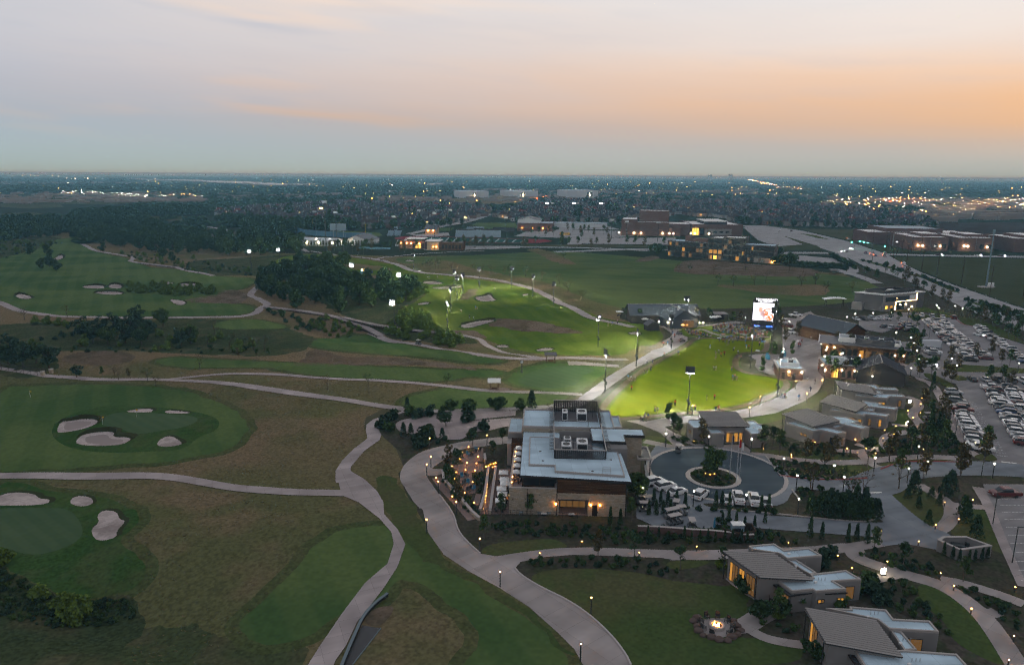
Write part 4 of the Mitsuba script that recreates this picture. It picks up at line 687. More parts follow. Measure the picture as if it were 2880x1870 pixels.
def leaves(r, n, lobes, size, squash=1.0):
	"""n leaf clumps (bent four-sided faces) through the volume of the lobes ((x, y, z), (rx, ry, rz))"""
	vol = np.array([l[1][0] * l[1][1] * l[1][2] for l in lobes]); pick = r.choice(len(lobes), n, p=vol / vol.sum())
	d = r.normal(size=(n, 3)); d /= np.linalg.norm(d, axis=1, keepdims=True)
	rad = r.uniform(0.25, 1, n) ** 0.45
	c = np.array([lobes[i][0] for i in pick]) + d * rad[:, None] * np.array([lobes[i][1] for i in pick])
	nn = d * 0.6 + r.normal(size=(n, 3)) * 0.6 + [0, 0, 0.35]; nn /= np.linalg.norm(nn, axis=1, keepdims=True)
	a = np.cross(nn, r.normal(size=(n, 3))); a /= np.linalg.norm(a, axis=1, keepdims=True)
	b = np.cross(nn, a)
	s = size * r.uniform(0.55, 1.35, (n, 1))
	q = s * r.uniform(0.6, 1.0, (n, 1)) * squash
	v = np.stack([c - a * s, c - b * q + nn * s * 0.15, c + a * s, c + b * q + nn * s * 0.15], 1).reshape(-1, 3)
	i = np.arange(n)[:, None] * 4
	return v, np.vstack([i + [0, 1, 2], i + [0, 2, 3]])

def limbs(r, h, rad, n, spread, top, base=0.35):
	m = MB().tube((0, 0, -0.3), (0.05 * h * r.normal(), 0.05 * h * r.normal(), h * 0.55), rad, rad * 0.6, 6, False)
	for k in range(n):
		a = 2 * PI * k / n + r.uniform(-0.4, 0.4); z = h * r.uniform(base, 0.6)
		e = np.array([math.cos(a) * spread * r.uniform(0.5, 1), math.sin(a) * spread * r.uniform(0.5, 1), z + top * r.uniform(0.4, 1)])
		m.tube((0, 0, z), e, rad * 0.5, rad * 0.15, 5, False)
	return m

def lobed(r, n, h0, h1, rx, lobe):
	out = []
	for k in range(n):
		a, q = r.uniform(0, 2 * PI), math.sqrt(r.uniform(0, 1)) * (rx - lobe * 0.5)
		t = r.uniform(0, 1)
		w = math.sin(PI * (0.18 + 0.68 * t))
		s = lobe * r.uniform(0.7, 1.25)
		out.append(((math.cos(a) * q * w, math.sin(a) * q * w, h0 + (h1 - h0) * t), (s, s, s * 0.8)))
	return out

for i in range(3):
	r = np.random.default_rng(100 + i)
	kind(f'broad{i}', [('trunk', limbs(r, 9, 0.24, 6, 2.6, 3.4).mesh(), 'm_bark'), ('crown', leaves(r, 900, lobed(r, 16, 3.0, 8.6, 4.2, 1.55), 0.42), ('m_leafdark', 'm_leaf', 'm_leafblue')[i])])
	kind(f'wood{i}', [('trunk', limbs(r, 10, 0.26, 5, 3.0, 3.5).mesh(), 'm_bark'), ('crown', leaves(r, 760, lobed(r, 14, 2.6, 9.6, 5.0, 2.0), 0.62), ('m_leafdark', 'm_leaf', 'm_leafdark')[i])])
	kind(f'young{i}', [('trunk', limbs(r, 5.5, 0.09, 6, 1.1, 2.4).mesh(), 'm_barkpale'), ('crown', leaves(r, 330, lobed(r, 10, 2.0, 5.4, 1.5, 0.75), 0.24), ('m_leaf', 'm_leafbrown', 'm_leafdark')[i])])
	kind(f'shrub{i}', [('stem', MB().tube((0, 0, -0.1), (0, 0, 0.7), 0.06, 0.03, 5).mesh(), 'm_bark'), ('crown', leaves(r, 260, lobed(r, 7, 0.3, 1.2, 0.95, 0.5), 0.2), ('m_leafdark', 'm_leaf', 'm_leafblue')[i])])
	m = MB().tube((0, 0, -0.2), (0.1, 0, 2.6), 0.15, 0.10, 6, False)
	def fork(p, d, L, rad, n):
		if n == 0:
			return
		for k in range(3 if n > 1 else 2):
			e = d + r.normal(size=3) * 0.55; e[2] = abs(e[2]) * 0.8 + 0.15; e /= np.linalg.norm(e)
			q = p + e * L * r.uniform(0.7, 1.1)
			m.tube(p, q, rad, rad * 0.5, 4, False)
			fork(q, e, L * 0.68, rad * 0.5, n - 1)
	fork(np.array([0.1, 0, 2.4]), np.array([0, 0, 1.0]), 2.1, 0.09, 4)
	kind(f'bare{i}', [('trunk', m.mesh(), 'm_bark'), ('crown', leaves(r, (120, 260, 60)[i], lobed(r, 12, 3.2, 6.8, 2.6, 0.7), 0.16), ('m_leafbrown', 'm_leafdark', 'm_leafred')[i])])
for i in range(2):
	r = np.random.default_rng(140 + i)
	n = 620; t = r.uniform(0, 1, n) ** 0.75; a = r.uniform(0, 2 * PI, n); q = (0.16 + 0.84 * (1 - t)) * 0.62 * r.uniform(0.55, 1.0, n)
	L = [((math.cos(x) * y, math.sin(x) * y, 0.15 + 3.6 * z), (0.12, 0.12, 0.2)) for x, y, z in zip(a, q, t)]
	kind(f'cypress{i}', [('trunk', MB().tube((0, 0, -0.1), (0, 0, 3.0), 0.07, 0.02, 5).mesh(), 'm_bark'), ('crown', leaves(r, 620, L, 0.15, 0.8), ('m_leafdark', 'm_leafblue')[i])])
	L = [((math.cos(x) * y * 2.6, math.sin(x) * y * 2.6, 0.4 + 4.4 * z), (0.3, 0.3, 0.25)) for x, y, z in zip(a, q, t)]
	kind(f'fir{i}', [('trunk', MB().tube((0, 0, -0.1), (0, 0, 4.2), 0.11, 0.03, 5).mesh(), 'm_bark'), ('crown', leaves(r, 620, L, 0.26, 0.7), ('m_leafblue', 'm_leafdark')[i])])
r = np.random.default_rng(160)
kind('brightbush', [('stem', MB().tube((0, 0, -0.1), (0, 0, 1.2), 0.08, 0.03, 5).mesh(), 'm_bark'), ('crown', leaves(r, 420, lobed(r, 10, 0.6, 3.0, 2.0, 0.95), 0.33), 'm_leaflight')])
kind('poplar', [('trunk', limbs(r, 7, 0.14, 4, 0.8, 3).mesh(), 'm_bark'), ('crown', leaves(r, 640, lobed(r, 16, 1.2, 7.2, 1.5, 0.85), 0.3), 'm_leaf')])

RANK = ('front', 'second', 'third', 'fourth', 'fifth', 'back')
def row(kindname, name, what, cat, pts, group=None, size=1.0, jit=0.12, fixed=None):
	"""individual plants of one list, each with its own label: counted from the left, in ranks from the front where they stand many deep"""
	pts = sorted(pts, key=lambda p: p[0] / p[1]); n = len(pts); order = {}
	if fixed:
		what = fixed; near = sorted(range(n), key=lambda i: pts[i][1]); per = max(1, -(-n // 6)) if n > 40 else max(1, -(-n // 3)) if n > 20 else n
		for r0 in range(0, n, per):
			for j, i in enumerate(sorted(near[r0:r0 + per])):
				order[i] = f'{what}, ' + (f'{RANK[r0 // per]} rank, ' if n > per else '') + f'{ORD[j]} from left'
	for i, p in enumerate(pts):
		k = kindname if not isinstance(kindname, (list, tuple)) else kindname[int(rng.integers(len(kindname)))]
		if k in ('broad', 'wood', 'young', 'shrub', 'bare'):
			k += str(int(rng.integers(3)))
		if k in ('cypress', 'fir'):
			k += str(int(rng.integers(2)))
		key = thing(name, order.get(i) or (what if n == 1 else f'{what}, {ORD[i]} from the left'), cat, group)
		s = size * rng.uniform(1 - jit, 1 + jit)
		place(k, key, p[0], p[1], None, rng.uniform(0, 6.28), s, s * rng.uniform(0.9, 1.12))

def scatter(g, n, gap, seed, avoid=None):
	r = np.random.default_rng(seed); out = []
	x0, y0, x1, y1 = g.bounds; shapely.prepare(g)
	for _ in range(n * 40):
		p = (r.uniform(x0, x1), r.uniform(y0, y1))
		if shapely.contains_xy(g, *p) and not (avoid is not None and shapely.contains_xy(avoid, *p)) and all((p[0] - q[0]) ** 2 + (p[1] - q[1]) ** 2 > gap * gap for q in out):
			out.append(p)
			if len(out) == n:
				break
	return out

# --- cars
def hullmesh(pts):
	h = trimesh.convex.convex_hull(np.asarray(pts, float))
	return np.asarray(h.vertices), np.asarray(h.faces)

def loft(secs):
	"""cross-sections (x, half width bottom, half width top, z0, z1) from back to front -> closed shell"""
	v, f = [], []
	for x, wb, wt, z0, z1 in secs:
		zm = z0 + 0.62 * (z1 - z0)
		v += [(x, -wb, z0), (x, wb, z0), (x, wb * 1.03, zm), (x, wt, z1), (x, -wt, z1), (x, -wb * 1.03, zm)]
	n = len(secs)
	for i in range(n - 1):
		for k in range(6):
			a, b = i * 6 + k, i * 6 + (k + 1) % 6
			f += [[a, b, b + 6], [a, b + 6, a + 6]]
	f += [[0, k + 1, k] for k in range(1, 5)] + [[(n - 1) * 6, (n - 1) * 6 + k, (n - 1) * 6 + k + 1] for k in range(1, 5)]
	return np.array(v, float), np.array(f)

CARS = {'sedan': dict(L=4.7, lower=[(-2.35, .72, .66, .36, .78), (-2.2, .86, .80, .26, .95), (-1.2, .90, .82, .2, .98), (.9, .90, .82, .2, .96), (1.9, .88, .78, .22, .84), (2.3, .76, .66, .3, .66)], cab=[(-1.75, .66, .56, .92, .98), (-1.0, .74, .58, .93, 1.40), (.0, .75, .60, .93, 1.45), (.45, .74, .58, .93, 1.38), (1.2, .70, .58, .92, .97)]),
		'suv': dict(L=4.85, lower=[(-2.4, .80, .76, .40, 1.0), (-2.25, .92, .86, .3, 1.12), (-1.0, .95, .88, .26, 1.14), (.9, .95, .88, .26, 1.12), (2.0, .92, .84, .28, 1.02), (2.4, .82, .72, .36, .82)], cab=[(-2.2, .80, .66, 1.08, 1.5), (-1.7, .82, .70, 1.08, 1.72), (.0, .82, .70, 1.1, 1.76), (.5, .81, .68, 1.1, 1.68), (1.25, .78, .66, 1.08, 1.14)]),
		'pickup': dict(L=5.9, lower=[(-2.95, .92, .90, .5, 1.12), (-2.8, .96, .94, .42, 1.14), (-.9, .97, .92, .4, 1.16), (1.2, .97, .92, .4, 1.18), (2.5, .96, .90, .42, 1.14), (2.95, .88, .80, .5, .98)], cab=[(-1.15, .82, .68, 1.12, 1.5), (-.95, .84, .72, 1.12, 1.86), (.6, .84, .72, 1.12, 1.88), (1.0, .82, .70, 1.12, 1.76), (1.6, .78, .66, 1.12, 1.2)])}
PAINT = {'white': (0.60, 0.60, 0.60), 'silver': (0.42, 0.43, 0.45), 'grey': (0.16, 0.17, 0.18), 'black': (0.014, 0.014, 0.016), 'blue': (0.03, 0.06, 0.14), 'red': (0.085, 0.007, 0.008)}
for c, v in PAINT.items():
	gloss('m_paint_' + c, v, 0.28, 0.0 if c in ('white', 'black', 'red') else 0.45, 0.9)
matte('m_taillight', 0.30, 0.015, 0.012)
gloss('m_headlight', (0.7, 0.7, 0.68), 0.1)
def wheel(x, y, rad=0.34, w=0.22):
	return MB().tube((x, y - w / 2, rad), (x, y + w / 2, rad), rad, rad, 12).mesh()
def rim(x, y, s, rad=0.34, w=0.22):
	return MB().tube((x, y + s * (w / 2 - 0.02), rad), (x, y + s * (w / 2 + 0.012), rad), rad * 0.62, rad * 0.5, 10).mesh()
for body, d in CARS.items():
	cab = d['cab']
	roof = [cab[1], cab[2], cab[3]]
	rf = MB()
	rp = [(x, s * (wt + 0.012), z1 + 0.012) for x, wb, wt, z0, z1 in roof for s in (-1, 1)]
	rv = rp + [(x, y, z - 0.05) for x, y, z in rp]
	rf.add(*hullmesh(rv))
	for x, wb, wt, z0, z1 in (cab[1], cab[2]):                       # door pillars
		for s in (-1, 1):
			rf.tube((x, s * (wb + .015), z0), (x, s * (wt + .012), z1), 0.05, 0.045, 4)
	tails, heads = [], []
	xl, xf = d['lower'][0], d['lower'][-1]
	for s in (-1, 1):
		tails.append(MB().box((xl[0] + 0.03, s * xl[1] * 0.82, xl[4] - 0.22), (0.12, 0.26, 0.16)).mesh())
		heads.append(MB().box((xf[0] - 0.04, s * xf[1] * 0.80, xf[4] - 0.22), (0.12, 0.30, 0.14)).mesh())
	for c in PAINT:
		parts = [('body', loft(d['lower']), 'm_paint_' + c, 40), ('window_glass', loft(cab), 'm_glass'), ('roof', rf.mesh(), 'm_paint_' + c)]
		rad = 0.33 if body == 'sedan' else 0.39
		wy = d['lower'][2][1] - 0.10
		for x in (-d['L'] * 0.29, d['L'] * 0.30):
			for s in (-1, 1):
				parts.append(('wheel', wheel(x, s * wy, rad), 'm_rubber'))
		parts += [('tail_light', t, 'm_taillight') for t in tails] + [('headlight', t, 'm_headlight') for t in heads]
		if body == 'pickup':
			parts.append(('cargo_bed', MB().box((-2.0, 0, 1.125), (1.55, 1.56, 0.02)).mesh(), 'm_black'))
		kind(f'{body}_{c}', parts)
CARMIX = ['white'] * 7 + ['silver'] * 4 + ['grey'] * 4 + ['black'] * 4 + ['blue', 'red']
BODYMIX = ['suv'] * 6 + ['sedan'] * 5 + ['pickup'] * 2
WORD = {'suv': 'tall estate car', 'sedan': 'saloon car', 'pickup': 'pickup truck'}
def car(x, y, rot, where, group=None, body=None, colour=None, r=None):
	r = r or rng
	b, c = body or BODYMIX[int(r.integers(len(BODYMIX)))], colour or CARMIX[int(r.integers(len(CARMIX)))]
	key = thing('parked_car' if group else 'car', f'{c} {WORD[b]} {where}', 'car' if b != 'pickup' else 'truck', group)
	place(f'{b}_{c}', key, x, y, 0.115, rot)
	return key

# --- golf cart
pts = [('chassis', MB().box((0, 0, .28), (2.3, 1.15, .22)).box((.85, 0, .45), (.5, 1.1, .35)).box((-.85, 0, .45), (.6, 1.1, .3)).mesh(), 'm_paint_grey'),
	('seat', MB().box((-.25, 0, .5), (.55, 1.05, .22)).box((-.52, 0, .72), (.12, 1.05, .4)).mesh(), 'm_dark'), ('roof', MB().box((-.05, 0, 1.78), (1.75, 1.22, .07)).mesh(), 'm_kerb')]
pts += [('post', MB().tube((x, y, .5), (x * .9, y, 1.79), .03, .03, 5).mesh(), 'm_black') for x in (-.8, .75) for y in (-.52, .52)]
pts += [('wheel', wheel(x, y, .23, .18), 'm_rubber') for x in (-.8, .8) for y in (-.5, .5)] + [('steering_wheel', MB().tube((.35, .25, .95), (.42, .25, 1.0), .16, .16, 8).mesh(), 'm_black')]
kind('golf_cart', pts)

# --- people
def bones(js, segs, refine=0.07, it=6):
	sph = manifold3d.Manifold.sphere(1.0, 10)
	out = manifold3d.Manifold()
	for a, b in segs:
		(pa, ra), (pb, rb) = js[a], js[b]
		out += manifold3d.Manifold.batch_hull([sph.scale([ra] * 3).translate(list(pa)), sph.scale([rb] * 3).translate(list(pb))])
	mm = out.refine_to_length(refine).to_mesh()
	t = trimesh.Trimesh(mm.vert_properties[:, :3], mm.tri_verts, process=True)
	trimesh.smoothing.filter_taubin(t, iterations=it)
	return np.asarray(t.vertices), np.asarray(t.faces)

CLOTH = {'white': (0.62, 0.62, 0.62), 'black': (0.02, 0.02, 0.024), 'red': (0.42, 0.03, 0.03), 'blue': (0.06, 0.20, 0.42), 'navy': (0.02, 0.03, 0.07), 'khaki': (0.30, 0.23, 0.14), 'grey': (0.18, 0.18, 0.19), 'orange': (0.55, 0.17, 0.03), 'pink': (0.52, 0.24, 0.26), 'yellow': (0.55, 0.42, 0.05)}
for c, v in CLOTH.items():
	matte('m_cloth_' + c, *v)
def figure(name, pose, top, low, h=1.74):
	k = h / 1.74
	J = dict(hip=((0, 0, .93), .135), waist=((0, 0, 1.08), .125), chest=((0.01, 0, 1.30), .15), neck=((0.02, 0, 1.47), .055), head=((0.04, 0, 1.60), .098), crown=((0.03, 0, 1.66), .085))
	if pose == 'walk':
		leg = {1: ((.0, .09, .90), (.16, .09, .50), (.20, .09, .07), (.36, .09, .04)), -1: ((.0, -.09, .90), (-.04, -.09, .50), (-.30, -.09, .12), (-.18, -.09, .03))}
		arm = {1: ((0, .19, 1.40), (-.12, .24, 1.14), (-.06, .25, .90)), -1: ((0, -.19, 1.40), (.10, -.24, 1.13), (.24, -.24, .93))}
	elif pose == 'putt':
		for q, dx in (('chest', .20), ('neck', .30), ('head', .40), ('crown', .42), ('waist', .06)):
			(x, y, z), rr = J[q]; J[q] = ((x + dx, y, z - dx * .45), rr)
		leg = {s: ((.0, s * .10, .90), (.05, s * .16, .49), (.0, s * .19, .07), (.15, s * .21, .04)) for s in (1, -1)}
		arm = {1: ((.22, .19, 1.28), (.34, .13, 1.04), (.44, .03, .84)), -1: ((.22, -.19, 1.28), (.34, -.13, 1.04), (.44, -.02, .80))}
	elif pose == 'sit':
		J = {q: ((x, y, z - .62), rr) for q, ((x, y, z), rr) in J.items()}
		leg = {s: ((.0, s * .09, .28), (.40, s * .13, .36), (.72, s * .14, .06), (.86, s * .15, .05)) for s in (1, -1)}
		arm = {s: ((0, s * .19, .78), (-.10, s * .25, .52), (.02, s * .27, .30)) for s in (1, -1)}
	else:
		leg = {s: ((.0, s * .09, .90), (.01, s * .11, .50), (-.01, s * .12, .07), (.14, s * .14, .04)) for s in (1, -1)}
		arm = {1: ((0, .19, 1.40), (-.02, .26, 1.13), (.05, .27, .88)), -1: ((0, -.19, 1.40), (-.03, -.25, 1.13), (.18, -.16, 1.05))}
	JS = {q: (tuple(c * k for c in p), rr * k) for q, (p, rr) in J.items()}
	seg = [('hip', 'waist'), ('waist', 'chest'), ('chest', 'neck'), ('neck', 'head'), ('head', 'crown')]
	for s in (1, -1):
		for n_, p, rr in zip(('th', 'kn', 'an', 'to'), leg[s], (.085, .058, .042, .038)):
			JS[f'{n_}{s}'] = (tuple(c * k for c in p), rr * k)
		for n_, p, rr in zip(('sh', 'el', 'wr'), arm[s], (.065, .045, .034)):
			JS[f'{n_}{s}'] = (tuple(c * k for c in p), rr * k)
		w, e = np.array(JS[f'wr{s}'][0]), np.array(JS[f'el{s}'][0]); d = (w - e) / np.linalg.norm(w - e)
		side = np.cross(d, [0, 1, 0]); side /= np.linalg.norm(side)
		for fi in range(4):
			base = w + d * .055 + side * (.028 - .019 * fi)
			JS[f'fa{fi}{s}'] = (tuple(base), .010); JS[f'fb{fi}{s}'] = (tuple(base + d * (.075, .085, .08, .062)[fi] + np.array([0, -s * .02, 0])), .008)
		JS[f'pa{s}'] = (tuple(w + d * .05), .036); JS[f'ta{s}'] = (tuple(w + d * .03 + side * .035), .011); JS[f'tb{s}'] = (tuple(w + d * .075 + side * .065), .009)
		seg += [('hip', f'th{s}'), (f'th{s}', f'kn{s}'), (f'kn{s}', f'an{s}'), (f'an{s}', f'to{s}'), ('chest', f'sh{s}'), (f'sh{s}', f'el{s}'), (f'el{s}', f'wr{s}'), (f'wr{s}', f'pa{s}'), (f'ta{s}', f'tb{s}'), (f'wr{s}', f'ta{s}')] + [(f'fa{q}{s}', f'fb{q}{s}') for q in range(4)] + [(f'pa{s}', f'fa{q}{s}') for q in range(4)]
	body = bones(JS, seg, 0.06, 4)
	fat = lambda q, e=.014: (JS[q][0], JS[q][1] + e * k)
	JT = {q: fat(q, .020) for q in JS}
	shirt = bones(JT, [('waist', 'chest'), ('hip', 'waist'), ('chest', 'sh1'), ('chest', 'sh-1'), ('sh1', 'el1'), ('sh-1', 'el-1')], 0.09, 3)
	trous = bones({q: fat(q, .024) for q in JS}, [('hip', 'th1'), ('hip', 'th-1'), ('th1', 'kn1'), ('th-1', 'kn-1')] + ([('kn1', 'an1'), ('kn-1', 'an-1')] if low != 'khaki' else []), 0.09, 3)
	hx = np.array(JS['crown'][0])
	hair = bones({'a': (tuple(hx + [-.03, 0, .012]), .092), 'b': (tuple(hx + [-.055, 0, -.05]), .078)}, [('a', 'b')], 0.06, 2)
	nose = MB().ball(np.array(JS['head'][0]) + [.098, 0, .0], (.018, .012, .02), 0).mesh()
	shoes = [('shoe', bones({'a': fat(f'an{s}', .0), 'b': fat(f'to{s}', .010)}, [('a', 'b')], .08, 1), 'm_cloth_white' if low == 'khaki' else 'm_rubber') for s in (1, -1)]
	parts = [('body', body, 'm_skin', True), ('shirt', shirt, 'm_cloth_' + top, True), ('trousers', trous, 'm_cloth_' + low, True), ('hair', hair, 'm_hair', True), ('nose', nose, 'm_skin')] + shoes
	if pose == 'putt':
		parts.append(('putter', MB().tube((.44 * k, 0, .9 * k), (.78 * k, .0, .03), .012, .010, 5).box((.80 * k, 0, 0.01), (.04, .12, .03)).mesh(), 'm_steel'))
	kind(name, parts)
FIG = [('walk', 'white', 'khaki'), ('stand', 'black', 'grey'), ('putt', 'white', 'navy'), ('walk', 'red', 'black'), ('stand', 'blue', 'khaki'), ('walk', 'navy', 'navy'), ('putt', 'grey', 'khaki'), ('stand', 'orange', 'black'), ('walk', 'blue', 'white'), ('stand', 'pink', 'navy'),
	('sit', 'white', 'navy'), ('sit', 'red', 'khaki'), ('sit', 'blue', 'grey'), ('sit', 'yellow', 'black'), ('sit', 'black', 'khaki'), ('sit', 'pink', 'white')]
POSE = {'walk': 'walking', 'stand': 'standing', 'putt': 'putting', 'sit': 'sitting'}
for i, (p_, t_, l_) in enumerate(FIG):
	figure(f'figure{i}', p_, t_, l_, 1.66 + 0.04 * (i % 5))
def person(i, x, y, rot, where, group=None):
	p_, t_, l_ = FIG[i]
	key = thing('person', f'person in {t_} top {POSE[p_]} {where}', 'person', group)
	place(f'figure{i}', key, x, y, float(hz(x, y)) + 0.08, rot)

# --- lamps: every light of one sort shares one glowing surface, placed by its own matrix
GLOW = {}
def glow_kind(name, mesh, radiance, weight):
	GLOW[name] = (mesh, radiance, weight)
_ball = trimesh.creation.icosphere(subdivisions=1, radius=1.0); _ball = (np.asarray(_ball.vertices), np.asarray(_ball.faces))
_quad = ([(-.5, 0, -.5), (.5, 0, -.5), (.5, 0, .5), (-.5, 0, .5)], [[0, 1, 2], [0, 2, 3]])          # faces -y
_disc = ([(0, 0, 0)] + [(.5 * math.cos(t), 0, .5 * math.sin(t)) for t in np.arange(12) * PI / 6], [[0, 1 + i, 1 + (i + 1) % 12] for i in range(12)])
_cube = MB().box((0, 0, -.5), (1, 1, 1)).mesh()
for _n, _m, _r, _w in (('pane_amber', _quad, (0.24, 0.105, 0.016), 2), ('pane_dim', _quad, (0.055, 0.027, 0.008), 1), ('pane_yellow', _quad, (0.85, 0.46, 0.07), 1), ('ball_warm', _ball, (26, 9.6, 1.4), 22), ('ball_white', _ball, (52, 37, 18), 16),
					('box_strip', _cube, (7.5, 4.6, 1.3), 1.5), ('box_pale', _cube, (8, 7.2, 5), 1.5), ('box_blue', _cube, (0.1, 0.5, 3.2), .2), ('ball_red', _ball, (16, 1.6, 0.25), .3), ('ball_cool', _ball, (40, 41, 38), 1), ('ball_green', _ball, (0.6, 9, 6), .2),
					('flood', _disc, (1500, 1480, 1120), 45)):
	glow_kind(_n, _m, _r, _w)
def lit(key, name, c, sx, sy=None, sz=None, rz=0.0, tilt=0.0):
	"""a glowing lens of the sort name at c; rz turns it about z, tilt tips its face down"""
	if 'kind_glow_' + name not in scene:
		mesh, radiance, weight = GLOW[name]
		em = emit(None, radiance, weight)
		scene['kind_glow_' + name] = {'type': 'shapegroup', 'lens': ply(mesh, 'm_black', emitter=em)}
	scene[key] = {'type': 'instance', 'group': {'type': 'ref', 'id': 'kind_glow_' + name},
				'to_world': T().translate([float(q) for q in c]).rotate([0, 0, 1], math.degrees(rz)).rotate([1, 0, 0], math.degrees(tilt)).scale([sx, sy or sx, sz or sx])}
	return key
def lamp_post(x, y, h, where, group, head=(.22, .30), sort='ball_warm', name='bollard_lamp', what='black bollard lamp with a warm glowing head', z=None):
	z = float(hz(x, y)) + 0.07 if z is None else z
	k = thing(name, f'{what} {where}', 'lamp', group)
	part(k, 'post', MB().tube((x, y, z - .1), (x, y, z + h), .10 if h < 3.2 else .07, .09 if h < 3.2 else .05, 8).mesh(), 'm_pole')
	a, b = head
	lit(k + '__lamp_head', sort, (x, y, z + h + b / 2), a / 2, a / 2, b / 2)
	part(k, 'cap', MB().tube((x, y, z + h + b), (x, y, z + h + b + .06), a * .75, a * .5, 8).mesh(), 'm_pole')
	return k

# ------------------------------------------------------------------ buildings
class Frame:
	"""plan axes of a building: u along its front from p0 to p1, v away behind it"""
	def __init__(self, p0, p1):
		self.o = np.asarray(p0, float); d = np.asarray(p1, float) - self.o
		self.L = float(np.linalg.norm(d)); self.u = d / self.L; self.v = np.array([-self.u[1], self.u[0]])
		self.rz = math.atan2(self.u[1], self.u[0])
	def p(self, u, v):
		q = self.o + self.u * u + self.v * v
		return float(q[0]), float(q[1])
	def poly(self, pts):
		return [self.p(*q) for q in pts]
	def rect(self, u0, v0, u1, v1):
		return self.poly([(u0, v0), (u1, v0), (u1, v1), (u0, v1)])
	def box(self, m, u0, v0, z0, u1, v1, z1):
		c = self.p((u0 + u1) / 2, (v0 + v1) / 2)
		return m.box((*c, z0), (abs(u1 - u0), abs(v1 - v0), z1 - z0), self.rz)

def bx(fr, *a):
	return fr.box(MB(), *a).mesh()

def ring(poly, inner, outer=0.0):
	g = Polygon(poly).buffer(0)
	return g.buffer(outer, join_style='mitre').difference(g.buffer(-inner, join_style='mitre'))

def flat_roof(k, poly, z, wall, roof='m_roofwhite', par=0.35, trim='m_trim', base=0.0, over=0.0):
	"""walls, a roof membrane and a parapet round it, each its own part"""
	g = Polygon(poly).buffer(0)
	part(k, 'wall', MB().prism(g, base, z - 0.12).mesh(), wall)
	part(k, 'roof', MB().prism(g.buffer(over - 0.12, join_style='mitre'), z - 0.118, z).mesh(), roof)
	part(k, 'parapet', MB().prism(ring(poly, 0.24, over), z - 0.115, z + par).mesh(), trim)

def pane(k, a, b, z0, z1, glow_sort=None, name='window', out=0.06, frame='m_dark', cols=1):
	"""a framed window standing a little proud of the wall from a to b (the wall's outside is on the right of a -> b)"""
	a, b = np.asarray(a, float), np.asarray(b, float); d = b - a; L = np.linalg.norm(d); d = d / L; n = np.array([d[1], -d[0]])
	rz = math.atan2(d[1], d[0]); c = (a + b) / 2 + n * out / 2
	w = numbered(f'{k}__{name}')
	fm = MB(); t = 0.07 if L < 4 else 0.12
	for x in np.linspace(-L / 2 + t / 2, L / 2 - t / 2, cols + 1):
		q = c + d * x; fm.box((*q, z0), (t, out, z1 - z0), rz)
	for z in (z0, z1 - t):
		fm.box((*c, z), (L - t, out * 0.98, t), rz)
	scene[f'{w}__frame'] = ply(fm.mesh(), frame)
	q0, q1 = a + d * t + n * out * 0.6, b - d * t + n * out * 0.6
	g = MB().quad((*q0, z0 + t), (*q1, z0 + t), (*q1, z1 - t), (*q0, z1 - t)).mesh()
	if glow_sort:
		for i in range(cols):                                     # a lit room is uneven: each pane its own brightness
			q = q0 + (q1 - q0) * ((i + .5) / cols); c_ = rng.uniform()
			lit(numbered(f'{w}__pane'), 'pane_' + ('dim' if c_ < .28 else 'amber' if c_ < .5 else glow_sort), (*q, (z0 + z1) / 2), (L - 2 * t) / cols, 1, z1 - z0 - 2 * t, rz)
	else:
		scene[f'{w}__pane'] = ply(g, 'm_glass')
	return w

def panes(k, a, b, z0, z1, n, gap=0.3, glow_sort=None, litset=(), **kw):
	a, b = np.asarray(a, float), np.asarray(b, float)
	for i in range(n):
		s = (b - a) / n
		p, q = a + s * (i + gap / 2), a + s * (i + 1 - gap / 2)
		pane(k, p, q, z0, z1, glow_sort if i in litset else None, **kw)

AMBER, AMBER_DIM, YELLOW = 'amber', 'dim', 'yellow'

def hvac(k, fr, u, v, z, su=1.6, sv=1.6, h=1.3):
	w = numbered(f'{k}__air_unit')
	scene[f'{w}__casing'] = ply(bx(fr, u, v, z, u + su, v + sv, z + h), 'm_unit')
	m = MB(); c = fr.p(u + su / 2, v + sv / 2)
	m.tube((*c, z + h), (*c, z + h + .12), min(su, sv) * .36, min(su, sv) * .36, 12)
	scene[f'{w}__fan_guard'] = ply(m.mesh(), 'm_dark')
	scene[f'{w}__grille'] = ply(bx(fr, u + .15, v - .03, z + .25, u + su - .15, v + .0, z + h - .2), 'm_dark')

